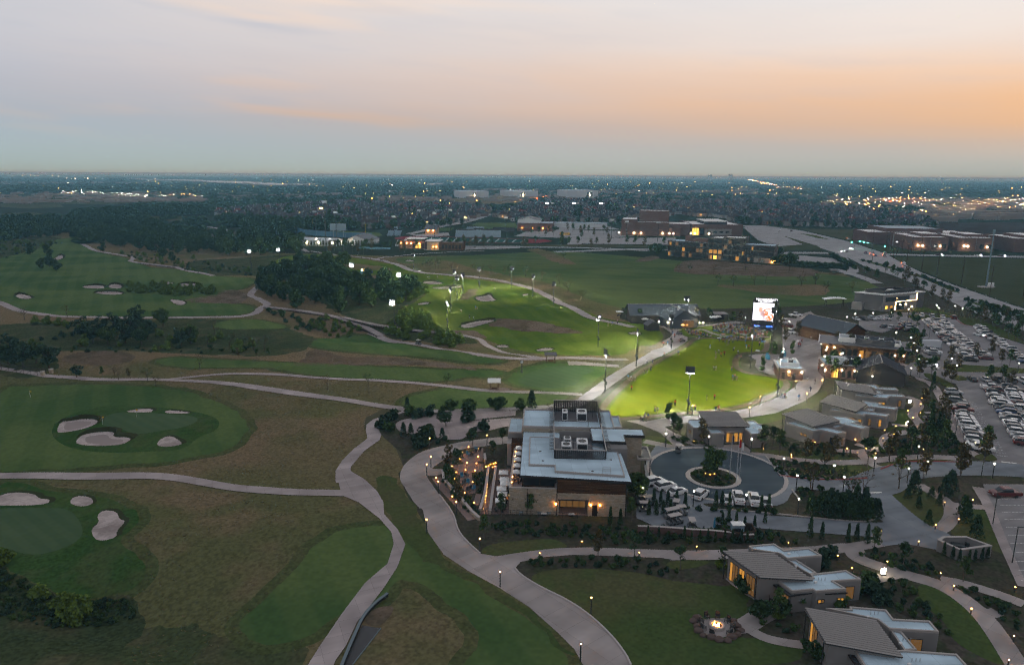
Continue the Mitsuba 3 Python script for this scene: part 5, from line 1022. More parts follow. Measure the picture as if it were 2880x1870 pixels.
# --- clubhouse
def clubhouse():
	fr = Frame((-0.37, 124.25), (21.33, 123.18))
	k = thing('clubhouse', 'large two-storey stone and wood clubhouse with stepped white roofs and dark slatted roof screens', 'building')
	# ground-floor stone
	part(k, 'stone_wall', MB().prism(fr.rect(0, 0, 8.9, 20), 0, 4.3).mesh(), 'm_stone')
	part(k, 'terrace_parapet', MB().prism(ring(fr.rect(0, 0, 8.9, 20), .35), 4.3, 5.2).mesh(), 'm_stone')
	part(k, 'terrace_floor', MB().prism(Polygon(fr.rect(.36, .36, 8.6, 19.6)), 4.302, 4.36).mesh(), 'm_paving')
	part(k, 'parapet_cap', MB().prism(ring(fr.rect(0, 0, 8.9, 20), .42, .06), 5.2, 5.32).mesh(), 'm_trim')
	m = MB()                                                     # right block with a real opening for the lounge door
	for a in ((8.9, 0, 0, 9.3, 13, 4.45), (14.7, 0, 0, 21.72, 13, 4.45), (9.3, 0, 3.05, 14.7, 13, 4.45), (9.3, 3.2, 0, 14.7, 13, 3.05)):
		fr.box(m, *a)
	part(k, 'stone_wall', m.mesh(), 'm_stone')
	part(k, 'wood_wall', MB().prism(Polygon(fr.rect(8.9, .05, 21.72, 13)), 4.45, 7.0).mesh(), 'm_wood')
	part(k, 'wood_wall', MB().prism(Polygon(fr.rect(2.3, 2.6, 8.9, 24.3)), 4.4, 7.0).mesh(), 'm_wood')
	for i in range(6):                                            # boards of the upper front stand proud
		part(k, 'wood_board', bx(fr, 8.95, 0.0, 4.5 + i * .42, 21.68, .05, 4.84 + i * .42), 'm_wood')
	pane(k, fr.p(2.6, 2.58), fr.p(5.6, 2.58), 4.7, 6.7, None, cols=3); pane(k, fr.p(5.8, 2.58), fr.p(8.7, 2.58), 4.7, 6.7, None, cols=3)
	part(k, 'lounge_floor', bx(fr, 9.3, .05, .06, 14.7, 3.2, .12), 'm_patio')
	pane(k, fr.p(9.5, 3.18), fr.p(14.5, 3.18), .1, 2.9, AMBER_DIM, 'lounge_window', cols=4)
	part(k, 'lintel', bx(fr, 9.1, -.06, 3.0, 14.9, .3, 3.22), 'm_dark')
	part(k, 'door', bx(fr, 15.5, -.05, 0.08, 16.5, .0, 2.2), 'm_black')
	for u in (8.75, 15.2, 16.9):
		w = numbered(f'{k}__wall_lamp')
		scene[w + '__bracket'] = ply(bx(fr, u - .07, -.18, 2.5, u + .07, -.01, 2.95), 'm_dark')
		lit(w + '__lamp_head', 'ball_warm', (*fr.p(u, -.25), 2.35), .17)
	for u in (3.4, 8.92, 21.66):
		part(k, 'downpipe', MB().tube((*fr.p(u, -.08), 0), (*fr.p(u, -.08), 5.2 if u < 5 else 7.0), .07, .07, 6).mesh(), 'm_dark')
	for u, z in ((.7, 3.0), (3.0, 3.0), (4.2, 3.0), (5.4, 3.0), (5.7, 4.0)):
		part(k, 'vent', MB().tube((*fr.p(u, -.03), z), (*fr.p(u, .05), z), .11, .11, 8).mesh(), 'm_black')
	# main roof
	RP = fr.poly([(2.0, 1.1), (22.5, -.6), (21.95, 13.2), (19.2, 13.3), (19.2, 24.3), (1.8, 24.3)])
	part(k, 'roof', MB().prism(Polygon(RP), 7.0, 7.3).mesh(), 'm_roofwhite')
	part(k, 'fascia', MB().prism(ring(RP, .02, .06), 6.86, 7.34).mesh(), 'm_dark')
	RI = fr.poly([(3.5, 5.5), (8.5, 5.4), (8.5, 2.6), (21.4, 1.2), (21.2, 13.0), (8.6, 20.4), (3.3, 20.4)])
	part(k, 'upper_roof', MB().prism(Polygon(RI).buffer(0), 7.3, 7.62).mesh(), 'm_roofwhite')
	part(k, 'roof_edge', MB().prism(ring(RI, .16, .05), 7.302, 7.74).mesh(), 'm_trim')
	for u, v in ((5.6, 12.5), (6.2, 7.6), (15.6, 3.2), (19.5, 9)):
		part(k, 'roof_drain', MB().tube((*fr.p(u, v), 7.6), (*fr.p(u, v), 7.66), .3, .26, 10).mesh(), 'm_dark')
	part(k, 'roof_hatch', ply_ladder(fr), 'm_steel')
	# rear block
	flat_roof(k, fr.rect(1.5, 24.3, 21.6, 36.4), 8.3, 'm_stone', par=.4)
	flat_roof(k, fr.rect(21.6, 27.5, 23.6, 35.4), 7.4, 'm_stucco')
	flat_roof(k, fr.rect(-1.7, 26.2, 1.5, 35.6), 6.4, 'm_stucco', par=.12)
	part(k, 'wood_bay', MB().prism(Polygon(fr.rect(-.6, 19.9, 1.9, 23.0)), 0, 6.4).mesh(), 'm_wood')
	part(k, 'wood_bay', MB().prism(Polygon(fr.rect(-1.7, 23.0, 0, 26.2)), 0, 5.0).mesh(), 'm_trim')
	# tower and flying roofs at the entrance
	part(k, 'stone_tower', MB().prism(Polygon(fr.rect(23.2, 20.2, 27.0, 25.0)), 0, 8.3).mesh(), 'm_stone')
	part(k, 'stair_wall', MB().prism(Polygon(fr.rect(19.2, 13.2, 23.2, 24.3)), 0, 8.25).mesh(), 'm_stucco')
	part(k, 'flying_roof', MB().prism(Polygon(fr.poly([(16.3, 16), (23.1, 15.7), (23.1, 19.8), (27.4, 19.6), (27.4, 23.4), (16.2, 23.4)])), 8.35, 8.8).mesh(), 'm_roofwhite')
	part(k, 'roof_edge', MB().prism(ring(fr.poly([(16.3, 16), (23.1, 15.7), (23.1, 19.8), (27.4, 19.6), (27.4, 23.4), (16.2, 23.4)]), .12, .07), 8.3, 8.86).mesh(), 'm_dark')
	part(k, 'porch_roof', MB().prism(Polygon(fr.rect(26.0, 18.3, 29.0, 25.4)), 3.9, 4.1).mesh(), 'm_dark')
	part(k, 'porch_edge', MB().prism(ring(fr.rect(26.0, 18.3, 29.0, 25.4), .3, .04), 3.85, 4.25).mesh(), 'm_trim')
	for u, v in ((28.7, 18.6), (28.7, 25.1)):
		part(k, 'porch_post', MB().tube((*fr.p(u, v), 0), (*fr.p(u, v), 3.9), .12, .12, 8).mesh(), 'm_dark')
	pane(k, fr.p(27.02, 20.4), fr.p(27.02, 22.0), .2, 2.8, AMBER, 'entrance_window')
	# slatted screens: each board one part
	for i in range(26):
		u = 8.45 + i * .39
		part(k, 'screen_slat', bx(fr, u, 8.86, 7.64, u + .30, 8.94, 9.45), 'm_black')
	for i in range(24):
		u = 8.5 + i * .42
		part(k, 'screen_slat', bx(fr, u, 35.9, 8.3, u + .33, 35.98, 11.0), 'm_black')
	for u in (8.4, 18.6):
		part(k, 'screen_side', bx(fr, u - .04, 9.0, 7.7, u + .04, 20.0, 9.4), 'm_black')
		part(k, 'screen_side', bx(fr, u - .04, 24.4, 8.4, u + .04, 35.9, 10.6), 'm_black')
		part(k, 'screen_rail', bx(fr, u - .08, 8.9, 9.45, u + .08, 36.0, 9.6), 'm_trim')
		for j in range(34):
			part(k, 'screen_rung', bx(fr, u - .95 if u < 10 else u, 9.2 + j * .8, 9.36, u if u < 10 else u + .95, 9.32 + j * .8, 9.44), 'm_dark')
	part(k, 'screen_rail', bx(fr, 8.4, 8.8, 9.45, 18.7, 9.0, 9.6), 'm_trim'); part(k, 'screen_rail', bx(fr, 8.4, 35.8, 11.0, 18.7, 36.02, 11.15), 'm_trim'); part(k, 'plant_floor', bx(fr, 8.6, 29.0, 8.3, 18.4, 35.85, 8.36), 'm_seamdark')
	part(k, 'plant_floor', bx(fr, 8.55, 9.0, 7.63, 16.3, 20.2, 7.7), 'm_seamdark')
	part(k, 'plant_wall', bx(fr, 9.6, 20.2, 7.3, 16.3, 20.5, 9.2), 'm_stucco')
	for a in ((9.9, 12.4, 7.7, 2.0, 2.6, 1.2), (10.4, 15.4, 7.7, 1.5, 1.6, 1.6), (13.0, 12.6, 7.7, 2.2, 3.2, 1.7), (10.3, 29.5, 8.3, 1.2, 2.6, 1.9), (13.6, 29.2, 8.3, 2.2, 3.4, 1.9)):
		hvac(k, fr, *a)
	for u, v, z in ((15.9, 25.5, 8.3), (12.4, 14, 7.7), (17.2, 31, 8.3)):
		part(k, 'vent_pipe', MB().tube((*fr.p(u, v), z), (*fr.p(u, v), z + 2.0), .06, .06, 6).mesh(), 'm_dark')
	# terrace and garden furniture on the left
	for j in range(5):
		u, v = 1.25, 4.6 + 3.1 * j
		umbrella(fr.p(u, v), 4.36, .8, 'grey', f'on the clubhouse terrace, {ORD[j]} from the front')
	for j in range(7):
		bulb(fr.p(.42, 2.2 + 2.6 * j), 5.4, f'on the clubhouse terrace parapet, {ORD[j]} from the front')
	for j, (u, v) in enumerate(((-1.7, 1.0), (-1.5, 3.8), (-1.8, 6.2), (-1.3, 8.6), (-1.5, 10.6), (-1.9, 14.0))):
		umbrella(fr.p(u, v), 0.1, .95, 'white', f'left of the clubhouse, {ORD[j]} from the front')
	return fr

def ply_ladder(fr):
	m = MB()
	for u in (17.4, 18.9):
		fr.box(m, u, 2.0, 7.62, u + .06, 2.06, 8.6); fr.box(m, u, 3.0, 7.62, u + .06, 3.06, 8.6)
	for z in (8.1, 8.55):
		fr.box(m, 17.4, 2.0, z, 18.96, 2.06, z + .05); fr.box(m, 17.4, 3.0, z, 18.96, 3.06, z + .05); fr.box(m, 17.4, 2.06, z, 17.46, 3.0, z + .05); fr.box(m, 18.9, 2.06, z, 18.96, 3.0, z + .05)
	return m.mesh()

def umbrella(p, z, r, colour, where):
	k = thing('umbrella', f'{colour} square parasol {where}', 'parasol', None)
	part(k, 'pole', MB().tube((*p, z), (*p, z + 2.5), .035, .035, 6).mesh(), 'm_dark')
	m = MB(); c = [(p[0] + r * sx, p[1] + r * sy, z + 2.15) for sx, sy in ((-1, -1), (1, -1), (1, 1), (-1, 1))]
	for a, b in zip(c, c[1:] + c[:1]):
		m.add([a, b, (*p, z + 2.62)], [[0, 1, 2]]); m.quad(a, b, (b[0], b[1], b[2] - .14), (a[0], a[1], a[2] - .14))
	part(k, 'canopy', m.mesh(), 'm_canvas' if colour == 'white' else 'm_unit')
	t = thing('terrace_table', f'dark table under the {colour} parasol {where}', 'table')
	part(t, 'table_top', MB().tube((*p, z + .7), (*p, z + .75), .55, .55, 12).mesh(), 'm_dark')
	part(t, 'leg', MB().tube((p[0] + .2, p[1], z), (p[0] + .2, p[1], z + .7), .05, .05, 6).mesh(), 'm_dark')
	for a in range(4):
		x, y = p[0] + .85 * math.cos(a * 1.57 + .4), p[1] + .85 * math.sin(a * 1.57 + .4)
		part(t, 'chair', MB().box((x, y, z + .38), (.42, .42, .06)).box((x + .18 * math.cos(a * 1.57 + .4), y + .18 * math.sin(a * 1.57 + .4), z + .44), (.3, .3, .4)).box((x, y, z), (.34, .34, .38)).mesh(), 'm_dark')

def bulb(p, z, where, r=.09, cat='lamp'):
	k = thing('glow_lamp', f'small warm globe lamp {where}', cat)
	lit(k + '__globe', 'ball_warm', (*p, z), r)
	part(k, 'stem', MB().tube((*p, z - .45), (*p, z - r * .9), .03, .02, 5).mesh(), 'm_dark')
CF = clubhouse()

# --- garden cottages: a high sloping metal roof over the lounge and low white roofs over the rooms
def cottage(desc, tilt, flats, panes_=(), ribs=34, canopy=None, wallk='m_stucco'):
	k = thing('cottage', f'{desc}', 'house')
	pts = [p for p, z in tilt]; zs = [z for p, z in tilt]
	ccw = Polygon(pts).exterior.is_ccw
	P = pts if ccw else pts[::-1]; Z = zs if ccw else zs[::-1]
	part(k, 'metal_roof', MB().slab(P, Z, .2).mesh(), 'm_seam')
	A, B, C, D = [np.array([*p, z]) for p, z in tilt]
	m = MB()
	for i in range(ribs + 1):
		t = i / ribs
		a, b = A + (D - A) * t, B + (C - B) * t
		m.tube(a + [0, 0, .04], b + [0, 0, .04], .15, .15, 4, False)
	kk = part(k, 'standing_seam', m.mesh(), 'm_rib'); labels[kk] = {'kind': 'stuff'}
	edge = MB()
	for a, b in ((A, B), (B, C), (C, D), (D, A)):
		edge.tube(a - [0, 0, .12], b - [0, 0, .12], .15, .15, 4)
	part(k, 'roof_edge', edge.mesh(), 'm_dark')
	c = np.mean([A, B, C, D], 0)
	ins = [q + (c - q) * [.13, .13, 0] - [0, 0, .22] for q in (A, B, C, D)]
	hv = np.vstack([ins, [[q[0], q[1], 0] for q in ins]])
	part(k, 'lounge_wall', hullmesh(hv), wallk)
	for poly, z in flats:
		flat_roof(k, poly, z, wallk, par=.22)
	I = [tuple(q[:2]) for q in ins]
	for (e, t0, t1, z0, z1, sort, cols) in panes_:
		if e[0] == 't':
			i = int(e[1]); a, b = np.array(I[i]), np.array(I[(i + 1) % 4])
			ring_ = I
		else:
			poly = flats[int(e[0])][0]; i = int(e[1:]); a, b = np.array(poly[i]), np.array(poly[(i + 1) % len(poly)])
			ring_ = poly
		p, q = a + (b - a) * t0, a + (b - a) * t1
		if Polygon(ring_).exterior.is_ccw is False:
			p, q = q, p
		pane(k, p, q, z0, z1, sort, cols=cols)
	if canopy is not None:
		part(k, 'canopy', MB().prism(Polygon(canopy).buffer(0), 2.75, 2.95).mesh(), 'm_dark')
	for q in (ins[0], ins[3]):
		e = A + (D - A) * (.06 if q is ins[0] else .94)
		part(k, 'post', MB().tube((e[0], e[1], 0), (e[0], e[1], e[2] - .15), .08, .08, 6).mesh(), 'm_dark')
	for poly, z in flats:
		q = Polygon(poly).representative_point()
		for j in range(3):
			part(k, 'vent_pipe', MB().tube((q.x + .5 * j, q.y + .1, z), (q.x + .5 * j, q.y + .1, z + .5), .05, .05, 6).mesh(), 'm_steel')
		part(k, 'roof_vent', MB().box((q.x - .7, q.y - .6, z), (.4, .3, .28), .4).mesh(), 'm_unit')
	return k
cottage('second nearest cottage, ribbed tan metal roof and lit glass lounge, behind the fire pit', list(zip([(33.4, 102.8), (41.6, 102.8), (44.6, 95.7), (36.7, 95.7)], (4.5, 4.1, 4.0, 4.4))),
		[([(38.7, 106.5), (43.1, 107.3), (44, 105.2), (48.2, 106), (49.4, 103.6), (43.5, 102.6), (42.9, 104.2), (38.9, 105.4)], 3.3), ([(43.4, 103.2), (45, 102.8), (46.7, 99.1), (45.5, 98.5), (44.7, 100)], 3.0), ([(45.3, 98.1), (51.2, 99.3), (52.4, 96.8), (48, 96.2), (49, 94.2), (44.3, 93.5), (44, 94), (40.8, 93.5), (39.7, 96.3), (45.3, 97.2)], 3.3)], [('t3', .12, .40, .2, 3.4, AMBER_DIM, 3), ('t3', .45, .62, .2, 3.4, AMBER, 2), ('t3', .66, .92, .2, 3.4, AMBER, 3), ('27', .15, .85, .2, 2.4, AMBER_DIM, 4), ('24', .05, .28, 1.5, 2.1, AMBER, 2), ('24', .70, .92, 1.5, 2.1, AMBER, 2), ('22', .22, .55, .3, 2.4, AMBER_DIM, 1)], 12,
		[(39, 96.1), (39.9, 96.7), (41.1, 94.1), (44.3, 94.5), (44.6, 94), (49.3, 94.2), (48.9, 94), (44.5, 93.6), (44, 94), (40.3, 93.1)])
cottage('nearest cottage with grey ribbed metal roof at the bottom right, cut by the picture edge', list(zip([(40.3, 87.7), (49, 85.5), (48.7, 78.4), (40, 80.5)], (4.5, 4.1, 4.0, 4.4))),
		[([(43.9, 89.4), (47.3, 89.2), (47.4, 89.8), (52.2, 89.1), (52.1, 87), (56.8, 86.6), (56.7, 84.2), (50.4, 84.8), (49.9, 86.8)], 3.3), ([(50.7, 85.2), (52, 84.6), (52, 80.9), (50.3, 80.8)], 3.0), ([(50.1, 80.4), (56.3, 79.7), (56.3, 76.3), (52.2, 76.9), (52.2, 75.3), (43.5, 76.5), (43.7, 80.3)], 3.3)], [('t3', .55, .92, .2, 3.4, AMBER, 3), ('06', .3, .6, .4, 2.2, AMBER_DIM, 1)], 15, [(42.9, 80.2), (44, 80.7), (43.7, 76.9), (42.9, 76.7)])
cottage('front cottage facing the turning circle, silver ribbed roof above a lit porch', list(zip([(46.5, 170.4), (56.1, 170.1), (56.2, 161), (46.5, 161.1)], (4.8, 4.8, 4.4, 4.4))),
		[([(43.6, 168.4), (47.2, 168.3), (47.4, 164.8), (49.4, 163), (49.8, 158.8), (46.6, 158.6), (46.2, 162.2), (43.4, 162.4), (42.9, 166.2)], 3.3), ([(49.8, 164.1), (55.9, 164.2), (55.6, 161.7), (50.8, 161.3)], 2.9), ([(57.8, 167.8), (59.8, 168), (60.1, 165.3), (61, 165.3), (61.2, 161.8), (58.9, 161.6), (58.6, 158.6), (55.9, 158.4), (55.4, 162.7), (57.4, 164.4)], 3.3)], [('12', .08, .30, .3, 2.6, AMBER, 2), ('12', .34, .56, .3, 2.6, AMBER, 2), ('12', .62, .94, .3, 2.6, AMBER_DIM, 2), ('07', .3, .7, 1.5, 2.2, AMBER, 2)], 12)
cottage('cottage with plain grey roof nearest the turning circle in the row of three', list(zip([(75, 173.9), (79.4, 165.2), (71.9, 161.7), (67.3, 170.1)], (4.7, 4.4, 4.2, 4.5))),
		[([(80, 172.1), (83.8, 171), (85.5, 167.6), (83.5, 166.6), (86.1, 163.6), (83.7, 162.4), (79.8, 166.2), (80.9, 168.3)], 3.3), ([(76.8, 165.3), (79.9, 166.9), (80.9, 165.6), (78, 163.8)], 2.9), ([(69.9, 167.9), (79.8, 166.5), (75.1, 164.2), (78.9, 160.1), (76.3, 158.9), (73.4, 161.5), (71.2, 160.6), (67, 166.5)], 3.3)], [('26', .30, .42, 1.6, 2.2, AMBER, 2), ('26', .18, .28, 1.6, 2.2, AMBER_DIM, 2), ('24', .2, .4, .5, 2.2, None, 1), ('03', .3, .5, .5, 2.2, AMBER_DIM, 1), ('23', .3, .45, .5, 2.4, AMBER_DIM, 1)], 10)
cottage('middle cottage of the row of three, two lit slot windows on the pale wing', list(zip([(86.3, 186), (92.5, 178.3), (87.3, 173.1), (80.9, 180.2)], (4.7, 4.4, 4.2, 4.5))),
		[([(94.4, 184.9), (98.4, 182.1), (97, 180.7), (101, 178.9), (99.4, 177.1), (93.5, 179.6), (93.6, 181.2)], 3.3), ([(91.5, 177.7), (93.7, 179.3), (95.4, 179.3), (93.6, 177)], 2.9), ([(83.8, 178.5), (89.9, 176.5), (95.9, 173.4), (94.3, 171.6), (89.9, 173.3), (89, 172.3), (85.2, 175.2), (82, 176.4)], 3.3)], [('23', .72, .86, .6, 2.4, AMBER, 1), ('23', .22, .36, .6, 2.4, AMBER, 1), ('25', .1, .28, 1.5, 2.2, AMBER, 2), ('25', .35, .7, 1.5, 2.2, AMBER, 3)], 10)
cottage('farthest cottage of the row of three, low grey roof beside the winding garden walk', list(zip([(93.3, 199.3), (101, 194.6), (99.5, 187.6), (91.8, 192.2)], (4.7, 4.4, 4.2, 4.5))),
		[([(100.5, 200.5), (103.4, 200.1), (105.6, 199.8), (104.8, 197.1), (109.8, 197), (109.3, 194.6), (103.3, 195.6), (103.2, 198.3)], 3.3), ([(103.3, 196.4), (104.3, 195.2), (104.2, 192.7), (102.6, 192.5)], 2.9), ([(96, 191.6), (101.9, 191.2), (108.4, 190.3), (108, 188.1), (103.9, 188.6), (102.3, 186.9), (97.8, 187.9), (94.4, 189)], 3.3)], [('23', .25, .45, .6, 2.4, AMBER_DIM, 1), ('25', .1, .5, 1.5, 2.2, AMBER, 3), ('26', .1, .5, 1.5, 2.2, AMBER_DIM, 3)], 8)

# --- gabled and boxy buildings
def gable(k, ra, rb, half, ez, rz, wall, roof, over=.5, ribs=0, side=0.0):
	"""two roof slopes on a ridge from ra to rb, gable walls at both ends"""
	ra, rb = np.asarray(ra, float), np.asarray(rb, float); d = rb - ra; L = np.linalg.norm(d); d /= L; n = np.array([-d[1], d[0]])
	a0, b0 = ra + d * over, rb - d * over
	v = [(*(a0 + n * half), 0), (*(a0 - n * half), 0), (*(b0 - n * half), 0), (*(b0 + n * half), 0), (*(a0 + n * half), ez), (*(a0 - n * half), ez), (*(b0 - n * half), ez), (*(b0 + n * half), ez), (*a0, rz - .15), (*b0, rz - .15)]
	part(k, 'wall', hullmesh(v), wall)
	for s in (1, -1):
		e0, e1 = ra + n * s * (half + over), rb + n * s * (half + over)
		drop = (rz - ez) / half * over
		q = [ra, rb, e1, e0]; z = [rz, rz, ez - drop, ez - drop]
		ccw = Polygon(q).exterior.is_ccw
		rk = part(k, 'roof_slope', MB().slab(q if ccw else q[::-1], z if ccw else z[::-1], .18).mesh(), roof)
		if ribs:
			m = MB()
			for i in range(ribs + 1):
				t = i / ribs; p, w = ra + (rb - ra) * t, e0 + (e1 - e0) * t
				m.tube((*p, rz + .03), (*w, ez - drop + .03), .05, .05, 4, False)
			scene[rk + '__standing_seam'] = ply(m.mesh(), roof); labels[rk + '__standing_seam'] = {'kind': 'stuff'}
	m = MB(); m.tube((*ra, rz + .04), (*rb, rz + .04), .12, .12, 5)
	part(k, 'ridge_cap', m.mesh(), 'm_trim')

def wall_lights(k, pts, sort='ball_white', name='wall_lamp', r=.2):
	for x, y, z in pts:
		w = numbered(f'{k}__{name}')
		lit(w, sort, (x, y, z), r)

# market hall with a slate-blue roof
k = thing('market_hall', 'long hall with slate-blue gabled metal roof and lit ceiling panels beside the plaza', 'building')
gable(k, (119.8, 284.1), (129.9, 264.5), 6.2, 5.0, 8.2, 'm_wood', 'm_seamblue', .8, 30)
a, b = np.array((121.7, 286.2)), np.array((130.7, 271.4))
for t in (.1, .42, .78):
	part(k, 'entrance_opening', MB().box((*(a + (b - a) * t + [0, 1.1]), 0.1), (4.4, .3, 3.4), math.atan2(*(b - a)[::-1])).mesh(), 'm_black')
	q = a + (b - a) * t
	lit(numbered(f'{k}__ceiling_light'), 'box_pale', (q[0], q[1] + .3, 4.0), 2.6, .8, .12, math.atan2(*(b - a)[::-1]))
gable_k = k
# long restaurant with dark roof
k = thing('restaurant', 'long low restaurant with dark slab roof and white roof well beside the plaza', 'building')
q = [(113.4, 257.9), (139.5, 245.7), (135.2, 235.8), (108.8, 247.7)]
fr = Frame(q[3], q[2])
P = q[::-1] if not Polygon(q).exterior.is_ccw else q
part(k, 'wall', MB().prism(Polygon(q).buffer(-1.3, join_style='mitre'), 0, 4.7).mesh(), 'm_wood')
ccw = Polygon(q).exterior.is_ccw
part(k, 'roof', MB().slab(q if ccw else q[::-1], (5.6, 5.6, 4.9, 4.9) if ccw else (4.9, 4.9, 5.6, 5.6), .25).mesh(), 'm_seamdark')
part(k, 'roof_edge', MB().tube((*q[1], 5.62), (*q[2], 4.92), .16, .16, 4).tube((*q[0], 5.62), (*q[3], 4.92), .16, .16, 4).mesh(), 'm_unit')
D_ = Polygon(q).bounds
W_ = fr.L
for u0, u1, mat_, nm in ((.22, .41, 'm_unit', 'roof_well'), (.40, .83, 'm_seamdark', 'slat_screen')):
	rr = fr.rect(W_ * u0, 3.2, W_ * u1, 9.5)
	part(k, nm, MB().prism(ring(rr, .18), 5.0, 6.9).mesh(), mat_); part(k, 'plant_roof', MB().prism(Polygon(rr).buffer(-.2), 5.0, 5.75).mesh(), 'm_roofwhite')
part(k, 'roof_well', MB().prism(ring(fr.rect(W_ * .83, 3.2, W_ * .90, 9.5), .18), 5.0, 6.2).mesh(), 'm_unit')
hvac(k, fr, W_ * .50, 5.2, 5.75); hvac(k, fr, W_ * .66, 5.2, 5.75); 
panes(k, fr.p(W_ * .25, 1.28), fr.p(W_ * .85, 1.28), .4, 3.2, 9, .25, AMBER_DIM, (3, 4, 6))
wall_lights(k, [(*fr.p(W_ * t, 1.0), z) for t, z in ((.03, 4.2), (.10, 3.2), (.18, 3.4), (.19, 2.0), (.26, 1.2), (.47, 1.4), (.62, 1.4), (.84, 2.4), (.93, 2.6))], r=.16)
# small shops
k = thing('shop_building', 'small shop block with white roof and lit yellow window, joined to a black gable', 'building')
q = [(102.2, 226.5), (113.9, 223.4), (110.7, 216.3), (98.7, 218.7)]; fr = Frame(q[3], q[2]); W_ = fr.L
flat_roof(k, fr.rect(0, 0, W_, 9), 4.4, 'm_brick', par=.3)
part(k, 'roof_well', MB().prism(ring(fr.rect(W_ * .17, 2.0, W_ * .60, 7.5), .2), 4.4, 5.7).mesh(), 'm_unit'); part(k, 'slat_screen', MB().prism(ring(fr.rect(W_ * .605, 2.0, W_ * .97, 7.5), .2), 4.4, 6.0).mesh(), 'm_seamdark'); hvac(k, fr, W_ * .72, 4, 4.4)
pane(k, fr.p(W_ * .17, -.02), fr.p(W_ * .34, -.02), .3, 3.2, YELLOW, cols=3)
panes(k, fr.p(W_ * .40, -.02), fr.p(W_ * .95, -.02), .6, 2.8, 4, .4)
wall_lights(k, [(*fr.p(W_ * t, -.3), 2.9) for t in (.02, .42, .72)] + [(*fr.p(-.3, 2.5), 3.6)], r=.17)
ga, gb = (117.1, 221.6), (112.7, 211)
gable(k, ga, gb, 6.6, 4.2, 7.2, 'm_dark', 'm_seamdark', .5, 22)
fg = Frame(*[tuple(np.array(gb) + np.array([s, -.35])) for s in (-6, 6)])
wall_lights(k, [(*fg.p(u, 0), 3.0) for u in (3.2, 9.6)], r=.17)
# drinks kiosk on the edge of the putting lawn
k = thing('drinks_kiosk', 'small flat-roofed kiosk with white parapet between the putting lawn and the plaza', 'building')
q = [(89.9, 232.6), (97.6, 230.8), (90.8, 215.5), (83.6, 217.1)]; fr = Frame(q[3], q[2]); W_ = fr.L
flat_roof(k, fr.rect(0, 0, W_, 10), 3.6, 'm_brick', par=.2, over=.5)
part(k, 'roof_box', MB().prism(ring(fr.rect(.9, 2.2, W_ - .9, 9.2), .25), 3.6, 5.0).mesh(), 'm_unit'); part(k, 'box_roof', MB().prism(Polygon(fr.rect(1.1, 2.4, W_ - 1.1, 9)), 3.602, 4.3).mesh(), 'm_roofwhite'); hvac(k, fr, W_ * .45, 4.5, 4.3)
part(k, 'door', bx(fr, W_ * .15, -.05, .08, W_ * .27, 0, 2.3), 'm_black'); pane(k, fr.p(W_ * .36, -.02), fr.p(W_ * .52, -.02), 1.0, 2.3, AMBER, cols=2); part(k, 'door', bx(fr, W_ * .58, -.05, .08, W_ * .7, 0, 2.3), 'm_black')
wall_lights(k, [(*fr.p(W_ * t, -.3), 2.7) for t in (.42, .93)], r=.17)
# glass-fronted block outlined by a light strip
k = thing('light_strip_building', 'dark cubic building outlined by a bright yellow light strip beyond the car park', 'building')
c0, cl, cr = np.array((175.4, 334.8)), np.array((165.8, 343)), np.array((201.2, 346))
fl = Frame(cl, c0); f2 = Frame(c0, cr); H_ = 8.0
foot = [tuple(cl), tuple(c0), tuple(cr), tuple(cr + (cl - c0))]
part(k, 'wall', MB().prism(Polygon(foot), 0, H_ - .3).mesh(), 'm_seamdark')
part(k, 'roof', MB().prism(Polygon(foot).buffer(.3, join_style='mitre'), H_ - .3, H_).mesh(), 'm_unit')
part(k, 'roof_screen', MB().prism(ring([tuple(np.array(p_) * .72 + np.mean(foot, 0) * .28) for p_ in foot], .3), H_, H_ + 1.5).mesh(), 'm_black'); part(k, 'roof_unit', MB().box((*np.mean(foot, 0), H_), (3, 2, 1.2), f2.rz).mesh(), 'm_unit')
W_ = f2.L
part(k, 'front_wall', bx(f2, 0.05, -.12, 0, W_ * .82, 0, H_ - .32), 'm_stucco')
pane(k, f2.p(W_ * .06, -.13), f2.p(W_ * .62, -.13), 4.4, 6.6, None, cols=6)
pane(k, f2.p(W_ * .06, -.13), f2.p(W_ * .25, -.13), .8, 2.6, YELLOW, cols=3)
part(k, 'entrance_glass', bx(f2, W_ * .34, -.16, .1, W_ * .52, -.12, 4.0), 'm_glass')
part(k, 'side_annex', bx(fl, -.2, -3.2, 0, 4.6, -.1, 3.6), 'm_stucco')
for i_, (u0, z0, u1, z1) in enumerate(((.30, .1, .315, 4.25), (.315, 4.1, .52, 4.3), (.53, 4.15, .80, 4.35), (.80, 4.15, .815, 7.4))):
	lit(numbered(f'{k}__light_strip'), 'box_strip', (*f2.p(W_ * (u0 + u1) / 2, -.22), (z0 + z1) / 2), W_ * (u1 - u0), .19, z1 - z0, f2.rz)
part(k, 'poster', bx(f2, W_ * .64, -.2, 4.9, W_ * .78, -.13, 6.9), 'm_whitewall')
wall_lights(k, [(*f2.p(W_ * t, -.5), z) for t, z in ((.42, 2.6), (.55, 2.6), (.70, 1.2))], r=.2)
